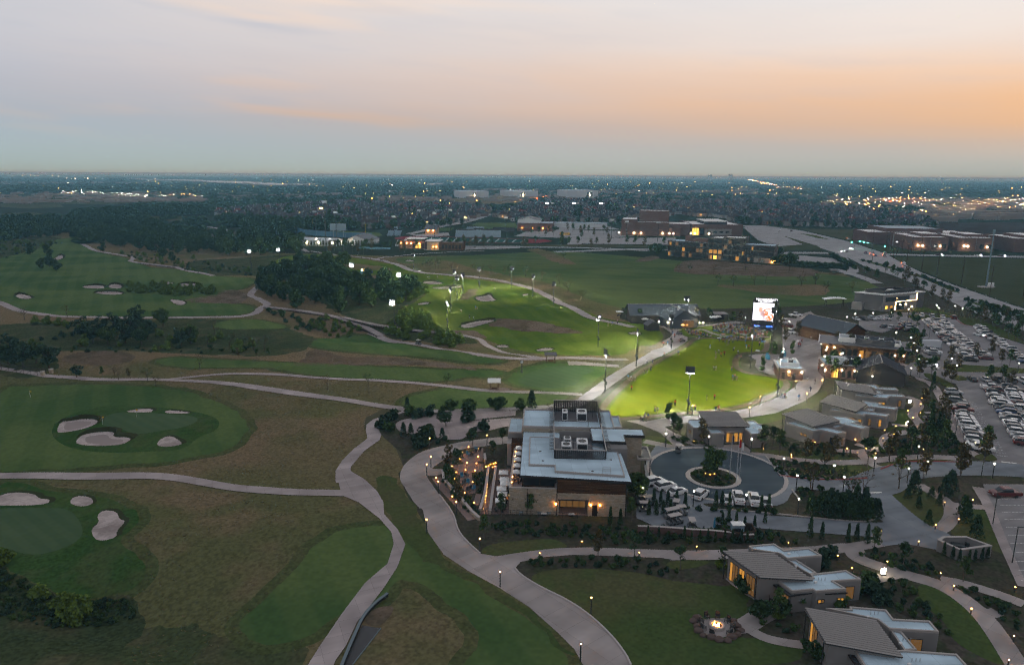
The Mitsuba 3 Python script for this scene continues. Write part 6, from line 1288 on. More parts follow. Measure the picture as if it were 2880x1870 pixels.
# practice-range clubhouse
k = thing('range_clubhouse', 'dark barn-like practice clubhouse with cross gable and patio umbrellas behind the putting lawn', 'building')
gable(k, (50.4, 309), (81, 309.2), 6.5, 4.2, 7.5, 'm_dark', 'm_seamblue', .8, 44)
ga = np.array((68.9, 306.7)); gb = np.array((68.5, 291.8))
gable(k, tuple(ga), tuple(ga + np.array([3.0, -14.0])), 6.2, 4.0, 7.6, 'm_seamblue', 'm_seamblue', .6, 20)
f3 = Frame(*[tuple(ga + np.array([3.0, -13.3]) + np.array([s, -.1])) for s in (-5.2, 5.2)])
pane(k, f3.p(1.2, -.02), f3.p(9.2, -.02), .3, 3.4, AMBER_DIM, cols=5)
for u in (3, 4.2, 5.0, 6.4):
	lit(numbered(f'{k}__heater_glow'), 'ball_warm', (*f3.p(u, -.25), 1.6), .12)
part(k, 'window_frame', bx(f3, 1.0, -.2, 3.4, 9.4, -.03, 3.6), 'm_whitewall')
part(k, 'roof_vent', MB().box((*(ga + np.array([1.5, -9])), 6.6), (1.2, .8, 1.2)).mesh(), 'm_unit')
wall_lights(k, [(*f3.p(u, -.5), 2.6) for u in (-1.8, 11.4, 13)], r=.17)
for i_, (x, y) in enumerate([(59.3, 310.1), (59.7, 304.4), (63.5, 312.2), (64.3, 308.3), (66.6, 308.4), (57.1, 302.4), (54.4, 316), (48.6, 318.8), (87.8, 307.1), (90.2, 309.1)]):
	umbrella((x, y), 0.1, 1.5, 'white', f'on the practice clubhouse patio, {ORD[i_]} of ten')
k = thing('garden_hut', 'small dark gabled hut on the patio before the practice clubhouse', 'hut')
gable(k, (57.2, 292), (58.2, 287.5), 2.6, 2.6, 4.2, 'm_dark', 'm_seamdark', .3, 8)
wall_lights(k, [(*(61.7, 295.3), 2.4)], r=.2)
k = thing('range_shelter', 'low dark open shelter with white golf carts, right of the practice clubhouse', 'shelter')
q = [(88.8, 311.8), (94, 310.9), (95, 308.9), (88.8, 308.7)]
fr = Frame(q[3], q[2]); part(k, 'roof', MB().prism(Polygon(fr.rect(0, 0, fr.L, 6)), 2.9, 3.2).mesh(), 'm_seamdark'); part(k, 'wall', MB().prism(Polygon(fr.rect(.5, 4, fr.L - .5, 5.5)), 0, 2.9).mesh(), 'm_dark')
for u in (.4, fr.L - .4):
	part(k, 'post', MB().tube((*fr.p(u, .4), 0), (*fr.p(u, .4), 2.9), .1, .1, 6).mesh(), 'm_dark')

# --- big video screen
k = thing('video_screen', 'tall outdoor video screen glowing white and orange under lit white lettering', 'screen')
fr = Frame((100.1, 293.5), (108.1, 291)); W_ = fr.L
part(k, 'plinth', bx(fr, -.2, 0, 0, W_ + .9, 1.6, 3.4), 'm_dark')
part(k, 'cabinet', bx(fr, -.1, .1, 3.4, W_ + .2, 1.0, 12.3), 'm_black')
part(k, 'sign_board', bx(fr, .5, .1, 12.3, W_ + .9, .9, 13.2), 'm_black')
for u in (W_ + .5, W_ + 1.2):
	part(k, 'column', bx(fr, u, .3, 0, u + .45, 1.2, 12.2), 'm_dark')
part(k, 'ledge', bx(fr, -2.6, -.6, 3.3, W_ + .6, .1, 3.55), 'm_dark')
def screen_picture(p, n, uv):
	u, v = uv.x, uv.y
	white = mi.Color3f(0.62, 0.61, 0.66)
	leafy = smoothstep(0.47, 0.56, fbm(u * 9, v * 9, 1.0, 4)) * smoothstep(0.42, 0.62, u + 0.15 * noise(u * 6, v * 6, 2.0)) * (1 - smoothstep(0.62, 0.78, v))
	c = mix(white, mi.Color3f(0.50, 0.12, 0.03), leafy)
	body = (1 - smoothstep(0.10, 0.16, dr.abs(u - 0.42 + 0.12 * (v - 0.5)))) * (1 - smoothstep(0.55, 0.8, v)) * smoothstep(0.35, 0.6, fbm(u * 7, v * 5, 9.0, 3) + 0.12)
	c = mix(c, mi.Color3f(0.24, 0.15, 0.16), body * 0.8)
	return mix(c, mi.Color3f(0.5, 0.17, 0.06), (1 - smoothstep(0.04, 0.1, dr.abs(u - 0.36))) * smoothstep(0.45, 0.5, v) * (1 - smoothstep(0.7, 0.8, v)) * 0.7)
a, b = fr.p(.15, .06), fr.p(W_ - .05, .06)
scene[f'{k}__display'] = ply(([(*a, 3.8), (*b, 3.8), (*b, 11.2), (*a, 11.2)], [[0, 1, 2], [0, 2, 3]]), 'm_black', uv=np.array([[0, 0], [1, 0], [1, 1], [0, 1.0]]),
							emitter={'type': 'area', 'radiance': proc(screen_picture), 'sampling_weight': 4.0})
sign = MB()
for text, h, u, v, z in (('MONUMENT REALTY', .62, .9, .07, 12.35), ('PGA DISTRICT', .60, 1.9, .07, 11.55)):
	t = meshkit.text_mesh(text, h, 0.06, bold=True); p = np.asarray(t.vertices)
	q = np.array([fr.p(u + x_, v - z_) for x_, z_ in zip(p[:, 0], p[:, 2])])
	sign.add(np.column_stack([q, p[:, 1] + z]), np.asarray(t.faces))
scene[f'{k}__sign_lettering'] = ply(sign.mesh(), 'm_whitewall', emitter=emit(None, (1.0, 1.0, 1.05), .4))
for u in (1.0, 1.9, 2.6, 5.8, 6.6, 7.6):
	lit(numbered(f'{k}__blue_light'), 'box_blue', (*fr.p(u + .35, -.05), 1.42), .7, .08, .25, fr.rz)

# ------------------------------------------------------------------ lamps
def nth(i):
	return 'nearest' if i == 0 else f'{ORD[i]} nearest'
def lamps(pts, h, what, where, name, group, sort='ball_warm', head=(.22, .30)):
	for i, p in enumerate(sorted(pts, key=lambda q: math.hypot(*q))):
		lamp_post(p[0], p[1], h, f'{where}, {nth(i)}', group, head, sort, name, what, None)
lamps([(9.2, 82.5), (11.7, 93), (-1.6, 99.7), (-5.2, 110), (-14.9, 116.6)], 2.4, 'tall black post lamp with amber head', 'beside the main drive', 'post_lamp', 'post lamps along the main drive')
lamps([(-10.2, 123.7), (-14.5, 132.9), (-17.8, 141.4), (-17.4, 145.6), (-18.9, 156.6), (-5.7, 158.9)], 2.4, 'tall black post lamp with amber head', 'round the garden bend of the drive', 'post_lamp', 'post lamps round the garden bend')
lamps([(48.2, 182.1), (69.1, 190.7), (63, 180.9), (84.8, 206)], 2.4, 'black post lamp with amber head', 'on the near edge of the putting lawn', 'post_lamp', 'post lamps by the putting lawn')
lamps([(83.1, 193.4), (93.1, 207)], 2.4, 'black post lamp with amber head', 'on the promenade beside the cottages', 'post_lamp', 'post lamps on the promenade')
lamps([(4.8, 108.4), (12.2, 112.4), (21.4, 108.8)], .75, 'knee-high amber bollard', 'on the walk below the clubhouse', 'bollard_lamp', 'bollards below the clubhouse', head=(.18, .2))
lamps([(31.5, 110.9), (47.6, 112.4), (54.2, 108.2), (61.5, 106.4), (68.2, 103), (67.1, 93.4), (69, 87.1), (64.9, 82.1), (54.8, 104.3), (68.2, 99.4), (77.4, 99.1)], .75, 'knee-high amber bollard', 'on the garden walk beside the nearest cottages', 'bollard_lamp', 'bollards of the near garden walk', head=(.18, .2))
lamps([(70.3, 113.1), (65.7, 116.7), (76.7, 119.1), (82.3, 121.4), (83.8, 128.4), (86.2, 134.5), (89.9, 129.5)], .75, 'knee-high amber bollard', 'round the grass islands by the service road', 'bollard_lamp', 'bollards round the grass islands', head=(.18, .2))
lamps([(116.6, 195.2), (113.4, 190), (106.6, 184), (104.9, 178.3), (102.8, 171.9), (109, 182.2), (99.4, 167.8), (93.4, 165.8), (89.4, 163), (92.7, 168.8), (96.9, 171.6), (82, 156.2), (77.6, 156.2), (78.9, 153.9), (89.2, 153), (82.8, 153.4), (63.2, 152.2), (82.2, 162), (71.8, 160.2), (95.2, 156.1)], .75, 'knee-high amber bollard', 'along the winding walk behind the cottages', 'bollard_lamp', 'bollards of the winding walk', head=(.18, .2))
lamps([(43.4, 160.9), (58.4, 156.4), (62.9, 151.4), (71.7, 160.1), (42, 141.5), (41.2, 142.1), (43, 141.9)], .5, 'small amber garden light', 'near the front cottage and the circle', 'garden_light', 'garden lights near the circle', head=(.14, .16))
lamps([(-9.9, 156.4), (-7.5, 155.3), (-11.2, 153.1), (-11.3, 149.3), (-7.4, 150.6), (-9.7, 147), (-7.6, 146.8), (-9.7, 143.2), (-7.7, 142.9), (-11.6, 142), (-11.7, 138.7), (-7.9, 137), (-10.6, 135.3), (-9.2, 131.9), (-7.1, 127.5), (-13.3, 144.7), (-12.8, 145.2), (-14.2, 143.6), (-15.6, 139), (-11.5, 130.2), (-0.4, 130.9)], .5, 'small bright amber path light', 'in the garden left of the clubhouse', 'garden_light', 'path lights of the clubhouse garden', head=(.22, .22))
for i, p in enumerate([(-5.3, 141.3), (-4.8, 141.7), (-4.4, 142.5), (-3.8, 143), (-3.3, 143.4), (-3.9, 141.1), (-3.4, 141.6)]):
	bulb(p, 2.2, f'on the festoon line at the garden steps, {ORD[i]} of seven', .07)
for i, p in enumerate([(-4.8, 135.3), (-4.8, 134), (-4.8, 131.5), (-4.9, 130.1), (-4.9, 128.6), (-4.9, 127.2), (-5.1, 124.4)]):
	bulb(p, .9, f'along the long garden wall left of the terrace, {ORD[i]} of seven', .06)
def street_lamps(pts, where, group):
	for i, p in enumerate(sorted(pts, key=lambda q: math.hypot(*q))):
		lamp_post(p[0], p[1], 3.1, f'{where}, {nth(i)}', group, (.34, .40), 'ball_white', 'street_lamp', 'bright white street lamp')
street_lamps([(45.7, 156.9), (55.1, 155.4), (58.3, 144), (67.5, 140.4), (57.7, 135.1), (66.9, 134.4), (35, 127.5), (44.5, 125.9), (53.8, 124.3)], 'round the turning circle', 'street lamps round the turning circle')
street_lamps([(78.1, 144.6), (91.3, 151.5), (105.8, 150.6), (82.3, 139), (88.4, 142.8), (101.8, 141.7)], 'on the service road by the car park', 'street lamps on the service road')
street_lamps([(126.5, 207.2), (152, 220.2), (143, 222.8), (146.5, 231.5), (165.2, 226.1), (126.3, 219.1), (135.5, 231.2), (141.2, 242.8), (143.6, 248.4), (146.5, 254.3), (150.1, 263), (149.3, 272.2)], 'on the walk between the restaurant and the car park', 'street lamps beside the restaurant')
street_lamps([(119.1, 276.9), (115.3, 292.1), (144.4, 303.6), (151.3, 310.7), (160.2, 312.7), (168.8, 313.7), (197.5, 326.8), (200.6, 333.9), (208.1, 331.8), (207.4, 325.2), (181.2, 322.5)], 'round the far end of the car park', 'street lamps at the far end of the car park')
street_lamps([(25.4, 128.8), (36.2, 158.7)], 'right of the clubhouse', 'street lamps right of the clubhouse')
street_lamps([(95.1, 244), (93, 238.9), (105.1, 233.7), (97.5, 215.5), (109.4, 242.6), (113.1, 238), (99.6, 300.3)], 'at the kiosk and shops', 'street lamps at the kiosk and shops')
for i, p in enumerate([(162.7, 277), (159.1, 266.9), (149.6, 243), (117, 183.2), (110, 168.2), (169.3, 245.1), (100.1, 142.7), (160.3, 241.7), (170.4, 302.9), (170.4, 295.8)]):
	k = thing('car_park_pole', f'tall unlit dark light pole in the car park, {ORD[i]} of ten', 'light pole', 'unlit poles in the car park')
	part(k, 'pole', MB().tube((*p, 0), (*p, 6.2), .08, .06, 8).mesh(), 'm_pole'); part(k, 'lamp_arm', MB().box((p[0] + .4, p[1], 6.15), (1.0, .16, .1)).mesh(), 'm_pole')
for i, p in enumerate([(88.5, 121.2), (82.8, 107.6)]):
	k = thing('car_park_pole', f'tall unlit dark light pole beside the striped bays, {ORD[i]} of two', 'light pole')
	part(k, 'pole', MB().tube((*p, 0), (*p, 6.5), .09, .06, 8).mesh(), 'm_pole'); part(k, 'lamp_arm', MB().box((p[0] + .4, p[1], 6.45), (1.0, .16, .1)).mesh(), 'm_pole')

# floodlight poles of the putting lawn and the short course
def flood_pole(p, aims, size, label, h=11.4, tilt=32, z0=None):
	k = thing('floodlight_pole', label, 'floodlight')
	z = float(hz(*p)) if z0 is None else z0
	part(k, 'pole', MB().tube((*p, z - .2), (*p, z + h), .17, .10, 8).mesh(), 'm_pole')
	part(k, 'control_box', MB().box((p[0] + .3, p[1], z + 2.6), (.45, .35, .9)).box((p[0] - .3, p[1], z + 3.6), (.4, .3, .7)).mesh(), 'm_pole')
	for j, a in enumerate(aims):
		d = np.array([a[0] - p[0], a[1] - p[1]]); d /= np.linalg.norm(d); rz = math.atan2(d[0], -d[1])
		s = np.array([-d[1], d[0]]); off = (j - (len(aims) - 1) / 2) * 1.3
		c = np.array([p[0] + s[0] * off, p[1] + s[1] * off])
		f = numbered(f'{k}__flood_head')
		scene[f + '__housing'] = ply(MB().box((*(c - d * .14), z + h - .15), (size[0] + .2, .22, size[1] * .8 + .2), rz).mesh(), 'm_pole')
		lit(f + '__lens', 'flood', (*(c + d * .12), z + h + .15), size[0], 1, size[1], rz, tilt)
		scene[f + '__bracket'] = ply(MB().tube((*p, z + h - .3), (*(c - d * .1), z + h), .05, .05, 5).mesh(), 'm_pole')
FC = np.array((62.9, 225.1))
for i, (p, aim) in enumerate(zip([(27.3, 201.3), (41.5, 231.2), (58.5, 256), (74, 297.1), (100.9, 271.7), (79, 229.6), (76.5, 197.9), (47.1, 182.6)], [(45.9, 205.2), (58.6, 225), (68.9, 242.4), (72.2, 248.7), (75, 242.5), (65.8, 236.3), (61.6, 210.1), (55.7, 225)])):
	flood_pole(p, [aim] if i not in (2, 3) else [aim, (90.7, 284.1)], (1.95, 1.95) if 0 < i < 6 else (2.2, 2.2), f'tall floodlight pole round the putting lawn, {ORD[i]} clockwise from the near left', tilt=78 if 0 < i < 6 else 52)
for i, (p, aim) in enumerate(zip([(31.8, 257.6), (19.8, 338.1), (10.8, 371), (-18.5, 395.8), (-28.4, 326), (-27.8, 301.8), (-28, 359.8), (-26, 374.1), (-31.6, 386.2), (-0.3, 398.9), (-65.3, 470.2)], [(12.9, 281.4), (1, 320.8), (-6.3, 345.8), (-19.8, 326.5), (-16, 319.1), (-18.8, 309.5), (-30.9, 342.3), (-18.1, 361.5), (-41.5, 373.2), (-10.5, 365.5), (-69.9, 422.5)])):
	flood_pole(p, [aim], (1.9, 1.9), f'slim floodlight pole on the short course, {ORD[i]} from the right', h=10.5, tilt=78)
for i, (p, aim) in enumerate(zip([(-91, 407.2), (-57.8, 366.5), (-48.4, 289)], [(-78.2, 429.4), (-54.4, 399.8), (-40, 321.4)])):
	flood_pole(p, [(p[0] * .6, p[1] * .6), aim], (2.3, 2.3), f'blazing floodlight on a pole at the wood, {ORD[i]} from the left', h=11, tilt=24)
for i, (p, aim) in enumerate(zip([(-175.6, 480.1), (-159.4, 489.8)], [(-167.5, 507.2), (-153, 531.1)])):
	flood_pole(p, [(p[0] * .6, p[1] * .6), aim], (2.4, 2.4), f'blazing floodlight at the far left end of the short course, {ORD[i]} of two', h=11, tilt=24)

# ------------------------------------------------------------------ trees and shrubs
row('broad', 'tree', 'dark round tree in the paved terrace garden', 'tree', [(-16.5, 171.6)], size=.62)
row('shrub', 'shrub', 'dark rounded shrub by the paved terrace', 'shrub', [(-27.3, 179.9), (-24.3, 178.2), (-21.4, 180.4), (-16.1, 184.6), (-11.7, 182.6), (-4.2, 185.2), (-11.5, 175.6), (-6.8, 169.7), (-9.3, 163.9), (-30.8, 176.5), (-30.2, 168.6), (-32.5, 170.4), (-21.6, 162.5), (-21.4, 157.6), (-20.6, 164.2), (-22.3, 159.2)], size=2.0)
row('fir', 'fir_tree', 'small dark conifer below the paved terrace', 'tree', [(-26.1, 164.1), (-24.4, 164.7), (-18.9, 163.1), (-16.6, 162.8), (-32.6, 171), (-28.3, 185.5)], size=.62)
row('shrub', 'shrub', 'dark shrub beside the upper path behind the clubhouse', 'shrub', [(2.8, 186.4), (-4.1, 185.9), (-11.3, 183.2)], size=2.3)
row('fir', 'fir_tree', 'pointed dark tree beside the upper path behind the clubhouse', 'tree', [(5.5, 186.4)], size=.95)
row('young', 'young_tree', 'young leafy tree in the garden left of the clubhouse', 'tree', [(-9.2, 157.8), (-13.7, 144.7), (-11.6, 143), (-11.8, 134.7), (-4.2, 151.4), (-10, 127.3), (-2.1, 159.5), (-13, 135.5)], size=.85)
row('young', 'young_tree', 'small tree before the clubhouse front wall', 'tree', [(3.7, 123.7), (22.1, 121.3), (-1.8, 123.3)], size=.75)
row('cypress', 'cypress', 'narrow cypress at the clubhouse corner', 'tree', [(18.1, 120.3), (19.9, 120)], size=.82)
row('broad', 'tree', 'bushy tree at the right corner of the clubhouse', 'tree', [(24.7, 132.1), (25, 130.3)], size=.55)
row('broad', 'island_tree', 'large leafy tree on the round island of the turning circle', 'tree', [(42.4, 142.1)], size=.78)
row('young', 'tree', 'leafy tree around the cottages and circle', 'tree', [(58.9, 157.9), (61.9, 160.4), (61.1, 153.7), (65.6, 150.1), (68.3, 146.7), (72.2, 151.1), (45.2, 160.7), (40.5, 164.2), (39.8, 166.8)], size=1.0)
row('bare', 'tree', 'spreading tree along the drive right of the circle', 'tree', [(61.1, 136.2), (66.2, 129.9)], size=.9)
row('cypress', 'cypress', 'small dark cypress behind the circle', 'tree', [(63.7, 154.2), (65, 153.9), (69.8, 154), (75.3, 153), (76.8, 153)], size=.55)
row('cypress', 'cypress', 'cypress in the hedge row below the circle cars', 'tree', [(27.4, 127.6), (28.7, 127.4), (30.1, 127.5), (31.8, 127.6), (33.3, 126.9), (38.9, 126.1), (40.3, 126.8), (41.5, 126.1), (47.5, 125.9), (48.8, 125.6)], size=.88)
row('cypress', 'cypress', 'dark cypress left of the cart bays', 'tree', [(25.8, 123.9), (27.2, 124.1), (28.6, 124.2), (30, 124.4)], size=.8)
row('cypress', 'cypress', 'dark conifer below the service road', 'tree', [(38.7, 120.7), (40, 121.3), (41.2, 120.7), (42.3, 119.3), (43.8, 118.5), (46.6, 121.1)], size=.75)
row('cypress', 'cypress', 'slender conifer above the nearest cottages', 'tree', [(52.7, 115.8), (54.5, 115.1), (58.6, 114.1), (60.6, 115.1), (61.8, 113.8)], size=.95)
row('fir', 'fir_tree', 'conifer in the dense clump at the road fork', 'tree', [(56, 123.7), (57.6, 124), (58.9, 123.5), (60.3, 123.2), (61.9, 123.8), (62.8, 122.4), (64.3, 122.8), (65.1, 122.2), (65.9, 121.9), (67.3, 122.7), (68.5, 123.9), (61.9, 125.6), (63.5, 125.5), (66.1, 127.2), (67.5, 126.6), (60.9, 126.6)], size=.82)
row('cypress', 'cypress', 'dark low conifer before the lower retaining wall', 'tree', [(23.9, 114.6), (26, 115.5), (30.3, 114.7), (31.3, 113.7), (32.9, 114.1), (34.2, 113.9), (35.5, 113.9), (37.2, 114.1), (38.4, 113.7), (39.9, 113.6), (40.9, 113.6), (42.2, 113.2)], size=.62)
row('bare', 'tree', 'bare spreading tree by the road fork', 'tree', [(66.7, 131.8), (61, 135.2), (79.1, 136.2), (69.4, 131.2)], size=.9)
row('fir', 'fir_tree', 'dark conifer on the grass island', 'tree', [(78.5, 131.6), (78.2, 127.4), (76.4, 120.8), (83.4, 132.1), (83, 128.7)], size=.55)
row('fir', 'fir_tree', 'tall dark conifer beside the striped car bays', 'tree', [(84.2, 123.2), (83.7, 121.4), (81.9, 115.8), (86.5, 132.8), (88.4, 134.2), (80.6, 133.4)], size=.95)
row('young', 'tree', 'street tree on the verge by the service road', 'tree', [(87.2, 141.4), (95.3, 142.3), (81.4, 140.6), (92.1, 155.7), (84.5, 150.3), (77.6, 146.4), (105.6, 150.2)], size=1.25)
row('cypress', 'cypress', 'dark conifer between the cottages and car park', 'tree', [(105.4, 170.6), (107.1, 170.6), (108.1, 170.6), (100.1, 160.3), (125.6, 205.5), (108.3, 175.8)], size=1.35)
row('young', 'tree', 'tree between the cottages and the car park', 'tree', [(129.5, 219.3), (134.9, 215.5), (132.4, 218), (135.6, 213), (112, 178.5), (111.7, 175), (112.3, 186), (110.6, 180.3), (94.8, 161.7), (96.2, 158.8), (85, 151.6), (94.6, 153.1), (107.8, 153.3), (96.5, 144.1), (105.1, 164.2)], size=1.1)
row('young', 'tree', 'small tree in the car park', 'tree', [(150.9, 238.3), (145.5, 226.4), (167.3, 237.2), (168, 234.2), (147.6, 213.2), (152.8, 210.8), (170.9, 248.5), (159.7, 271.8), (172.4, 303), (167, 310.3), (167.7, 305.3), (167.9, 291.1), (163.6, 245), (151.6, 213.3)], size=1.0)
row('poplar', 'poplar', 'upright leafy tree beside the putting lawn', 'tree', [(93.4, 247.9), (100.5, 249.4), (81.5, 225.5), (41, 178.1)], size=.72)
row('young', 'tree', 'tree round the plaza', 'tree', [(111.5, 291.4), (103.8, 265.9), (113.9, 279.8), (98.9, 303.7), (94.4, 299.8), (55.2, 304.2), (51.7, 313.9), (79.6, 305), (86.4, 309), (117.4, 309.9)], size=1.1)
row('young', 'tree', 'tree before the shop block', 'tree', [(100.7, 220.7), (101.4, 216.8), (105.2, 218.4), (108.1, 217.7), (105.2, 227.5), (122.5, 251.3), (118.3, 255.3), (130.9, 234.2), (135.8, 238.9), (142.4, 246.7), (151.9, 265), (146.7, 251.9), (130.8, 223)], size=1.2)
row('shrub', 'shrub', 'clipped shrub in the bed of the shop block', 'shrub', [(108.8, 216.9), (111.4, 215.4), (115, 216.3), (117.5, 214.8), (120.1, 215.6), (100.9, 213.7), (111.7, 213.9), (115.2, 213.2)], size=1.1)
row('young', 'tree', 'dark tree on the bank between the car park and the highway', 'tree', [(221.5, 446.5), (221.7, 433.6), (241.1, 461.1), (242.4, 454.2), (238.1, 440.7), (232.7, 421.8), (231.7, 410.2), (224.8, 388.5), (221.2, 373.7), (218.7, 360), (214.1, 347.1), (206, 318.6), (204.7, 310.1), (205.9, 306.9), (212.8, 310.3), (215.3, 307.1), (212.1, 297.6), (215.3, 297.7), (241.3, 434.4), (224.3, 393.6)], size=1.35)
row('young', 'tree', 'tree on the bank beside the car park edge', 'tree', [(205.1, 314), (207.6, 311.5), (211.3, 311.6), (214.4, 311.7), (216.1, 310.5), (214.7, 304.2), (204.6, 299.1), (203.5, 294.4), (214, 297), (197.9, 278.9), (195, 270.8), (202.8, 287.6), (207.5, 285.6)], size=1.3)
for q, n_ in zip(([(264.4, 540.5), (264.2, 513.1), (264.9, 485.9)], [(259.9, 465.5), (261.1, 453.6), (251.1, 410.9), (248.8, 397.2)], [(235.3, 365.9), (236.1, 356.2), (234.4, 337.8)]), (6, 13, 7)):
	t = np.linspace(0, 1, n_); ls = LineString(q)
	row('shrub', 'median_shrub', 'dark shrub on the planted highway median', 'shrub', [ls.interpolate(v, normalized=True).coords[0] for v in t], 'shrubs of the highway medians', size=1.6, fixed='dark shrub on a planted highway median')
# range and course trees
row('bare', 'bare_tree', 'thin half-bare tree on the brown bank before the practice range', 'tree', [(-59.4, 482.8), (-54.8, 474.8), (-52, 481.3), (-49.9, 483.6), (-40.5, 474.9), (-35, 448.1), (-25, 467.7), (-19.6, 462.4), (-13.8, 461.2), (-4.8, 449.8), (-1.7, 451), (8.2, 448.4), (17.9, 431.2), (26.7, 405.6), (30, 381.9), (35.3, 359)], size=.95)
row('bare', 'bare_tree', 'sparse tree on the practice range turf', 'tree', [(109, 466.9), (115.4, 464.5), (130.4, 461.4), (119.5, 413.3), (127.4, 409), (139.9, 411), (147.7, 414.3), (163.8, 403), (174.5, 409.6), (157.8, 483.9), (174.3, 501.2), (185.2, 477.6), (195.1, 478.2)], size=.95)
row('bare', 'bare_tree', 'lone tree on the brown mound of the practice range', 'tree', [(38.6, 536.1)], size=1.0)
row('bare', 'bare_tree', 'sparse tree right on the practice range near the light strip building', 'tree', [(169.1, 383), (175.8, 412.2), (185.9, 387.8), (163.2, 401)], size=.95)
row('bare', 'bare_tree', 'small half-bare tree beside the upper cart path', 'tree', [(-124.1, 215.9), (-120.9, 212.1), (-109.7, 207.8), (-104.7, 202.6), (-100.9, 224), (-53.6, 199.8)], size=.62)
row('broad', 'tree', 'dark full tree beside the left footbridge', 'tree', [(-135.2, 214.6)], size=.5)
row('bare', 'bare_tree', 'sparse round tree between the two upper cart paths', 'tree', [(-42.5, 204), (-19.3, 205.8)], size=.62)
row('young', 'young_tree', 'thin sapling beside the upper cart path on the left', 'tree', [(-127.6, 215.1), (-118.4, 213.5), (-94.4, 239.6), (-87.7, 238.9), (-84.4, 240.5)], size=.6)
row('broad', 'tree', 'dense dark tree in the thicket of the left valley', 'tree', [(-144.5, 290.1), (-155.7, 291.4), (-158, 262.8), (-151.9, 261.9), (-146.4, 264.1), (-140, 263.8), (-163.9, 267.1), (-124.4, 261.7), (-123.2, 267.4), (-154.5, 273), (-150.1, 275.8), (-162.1, 276.3), (-141.1, 270.5)], size=.85)
row('broad', 'tree', 'dark tree at the end of the left footbridge', 'tree', [(-165.9, 228.5), (-158.8, 224.6), (-158.6, 230.9), (-150.7, 225.4), (-173.2, 232.6), (-170.4, 237.3)], size=.85)
row('brightbush', 'bush', 'bright green bush in the left valley', 'bush', [(-138.8, 275.5), (-200.9, 294.9), (-195.8, 294.9), (-190.4, 293.3), (-185, 291.5), (-132.4, 269.4), (-96.9, 258.8), (-103, 263.2), (-113.9, 273.7), (-115.4, 268.7), (-99, 249.8), (-168.6, 275.3)], size=.95)
row('bare', 'tree', 'brownish sparse tree in the left valley', 'tree', [(-117, 275.5), (-103.8, 256.6), (-97.9, 252.6), (-93.5, 252.3), (-88.4, 248.6), (-114.3, 261.8), (-194.3, 306.9), (-211.2, 304.3)], size=.9)
row('wood', 'tree', 'round dark tree alone on the far left fairway', 'tree', [(-350, 539.1), (-370.1, 550.1), (-310.6, 470.8), (-295.8, 462.8), (-313.1, 482.5), (-246, 516.3), (-331.5, 580.6), (-262.5, 537.5)], size=.7)
row('brightbush', 'bush', 'bush of the oval thicket on the left fairway', 'bush', [p for p in scatter(blob([(-224.9, 411.5), (-216.1, 416.5), (-193.2, 393.9), (-175.1, 390.4), (-160.3, 386.5), (-157.3, 367.5), (-171.1, 357.1), (-186.9, 364.7), (-198.1, 365.4)]), 44, 3.4, 21)], 'bushes of the fairway thicket', fixed='green bush of the oval thicket on the left fairway', size=1.0)
row('brightbush', 'bush', 'yellow-green bush in the dark scrub at the bottom left', 'bush', [(-67.3, 95.4), (-64.9, 93.2), (-63.1, 92.7), (-65.5, 96.4), (-71.2, 97.2), (-81.9, 105.2), (-63.8, 95), (-65.5, 95.2)], size=.85)
# woods whose trees one can tell apart
WOOD = blob([(-155.5, 457.9), (-149, 482.3), (-134.7, 483), (-123, 495), (-109.8, 452.2), (-93.1, 419.9), (-68.9, 408.1), (-49, 392.1), (-48.5, 369.2), (-55.1, 350.8), (-61.2, 335), (-69.3, 328.6), (-78.1, 325.2), (-85.1, 325), (-108.2, 335.4), (-119.9, 347.8), (-135.6, 377.6), (-145.4, 418)])
row('wood', 'wood_tree', '', 'tree', scatter(WOOD, 96, 7.0, 5), 'trees of the wood by the footbridge', fixed='broad dark tree in the dense wood beside the long footbridge', size=.8, jit=.32)
row('brightbush', 'bush', '', 'bush', scatter(U(blob([(-53.7, 325.3), (-45.2, 323.6), (-35.8, 312.8), (-29.8, 278.4), (-19.2, 269.1), (-18.1, 253.7), (-31.5, 262.1), (-43.4, 273.6), (-52.3, 284.3), (-51.4, 291.9)]), blob([(-67.4, 354.8), (-59.9, 382.7), (-48.2, 389.5), (-45.2, 372.7), (-51.1, 341.8)])), 60, 3.6, 9), 'bushes along the boardwalk', fixed='light green bush beside the boardwalk below the wood', size=1.05, jit=.3)
row('brightbush', 'bush', '', 'bush', scatter(blob([(-89.5, 319.7), (-76.9, 311.3), (-66.7, 300.7), (-61.4, 289.7), (-76.1, 291.7), (-83.4, 299.2), (-90.4, 308.3)]), 26, 3.6, 10), 'bushes under the footbridge', fixed='low bush in the hollow under the long footbridge', size=.7, jit=.3)
row('shrub', 'shrub', '', 'shrub', scatter(blob([(-89.5, 294.1), (-76.6, 310.1), (-105.5, 326.6), (-118.9, 332), (-102.1, 315.5)]), 16, 3, 12), 'shrubs on the creek bank', fixed='dark shrub on the creek bank left of the footbridge', size=1.5)
row('wood', 'wood_tree', '', 'tree', scatter(blob([(-136.5, 484.6), (-123.5, 506.8), (-109.5, 483.5), (-108.2, 442.4), (-97.6, 406.5), (-98.2, 392.1), (-112, 410.6)]), 12, 8, 13), 'trees at the end of the wood', fixed='dark tree at the far left corner of the short course', size=1.0)
def mass(name, label, cat, kinds, pts, size, jit=.25):
	for i, p in enumerate(pts):
		s = size * rng.uniform(1 - jit, 1 + jit)
		place(kinds[i % len(kinds)], f'{name}__{i + 1:03d}', p[0], p[1], None, rng.uniform(0, 6.28), s, s * rng.uniform(.85, 1.15))
	tag(name, label, cat, None, 'stuff')
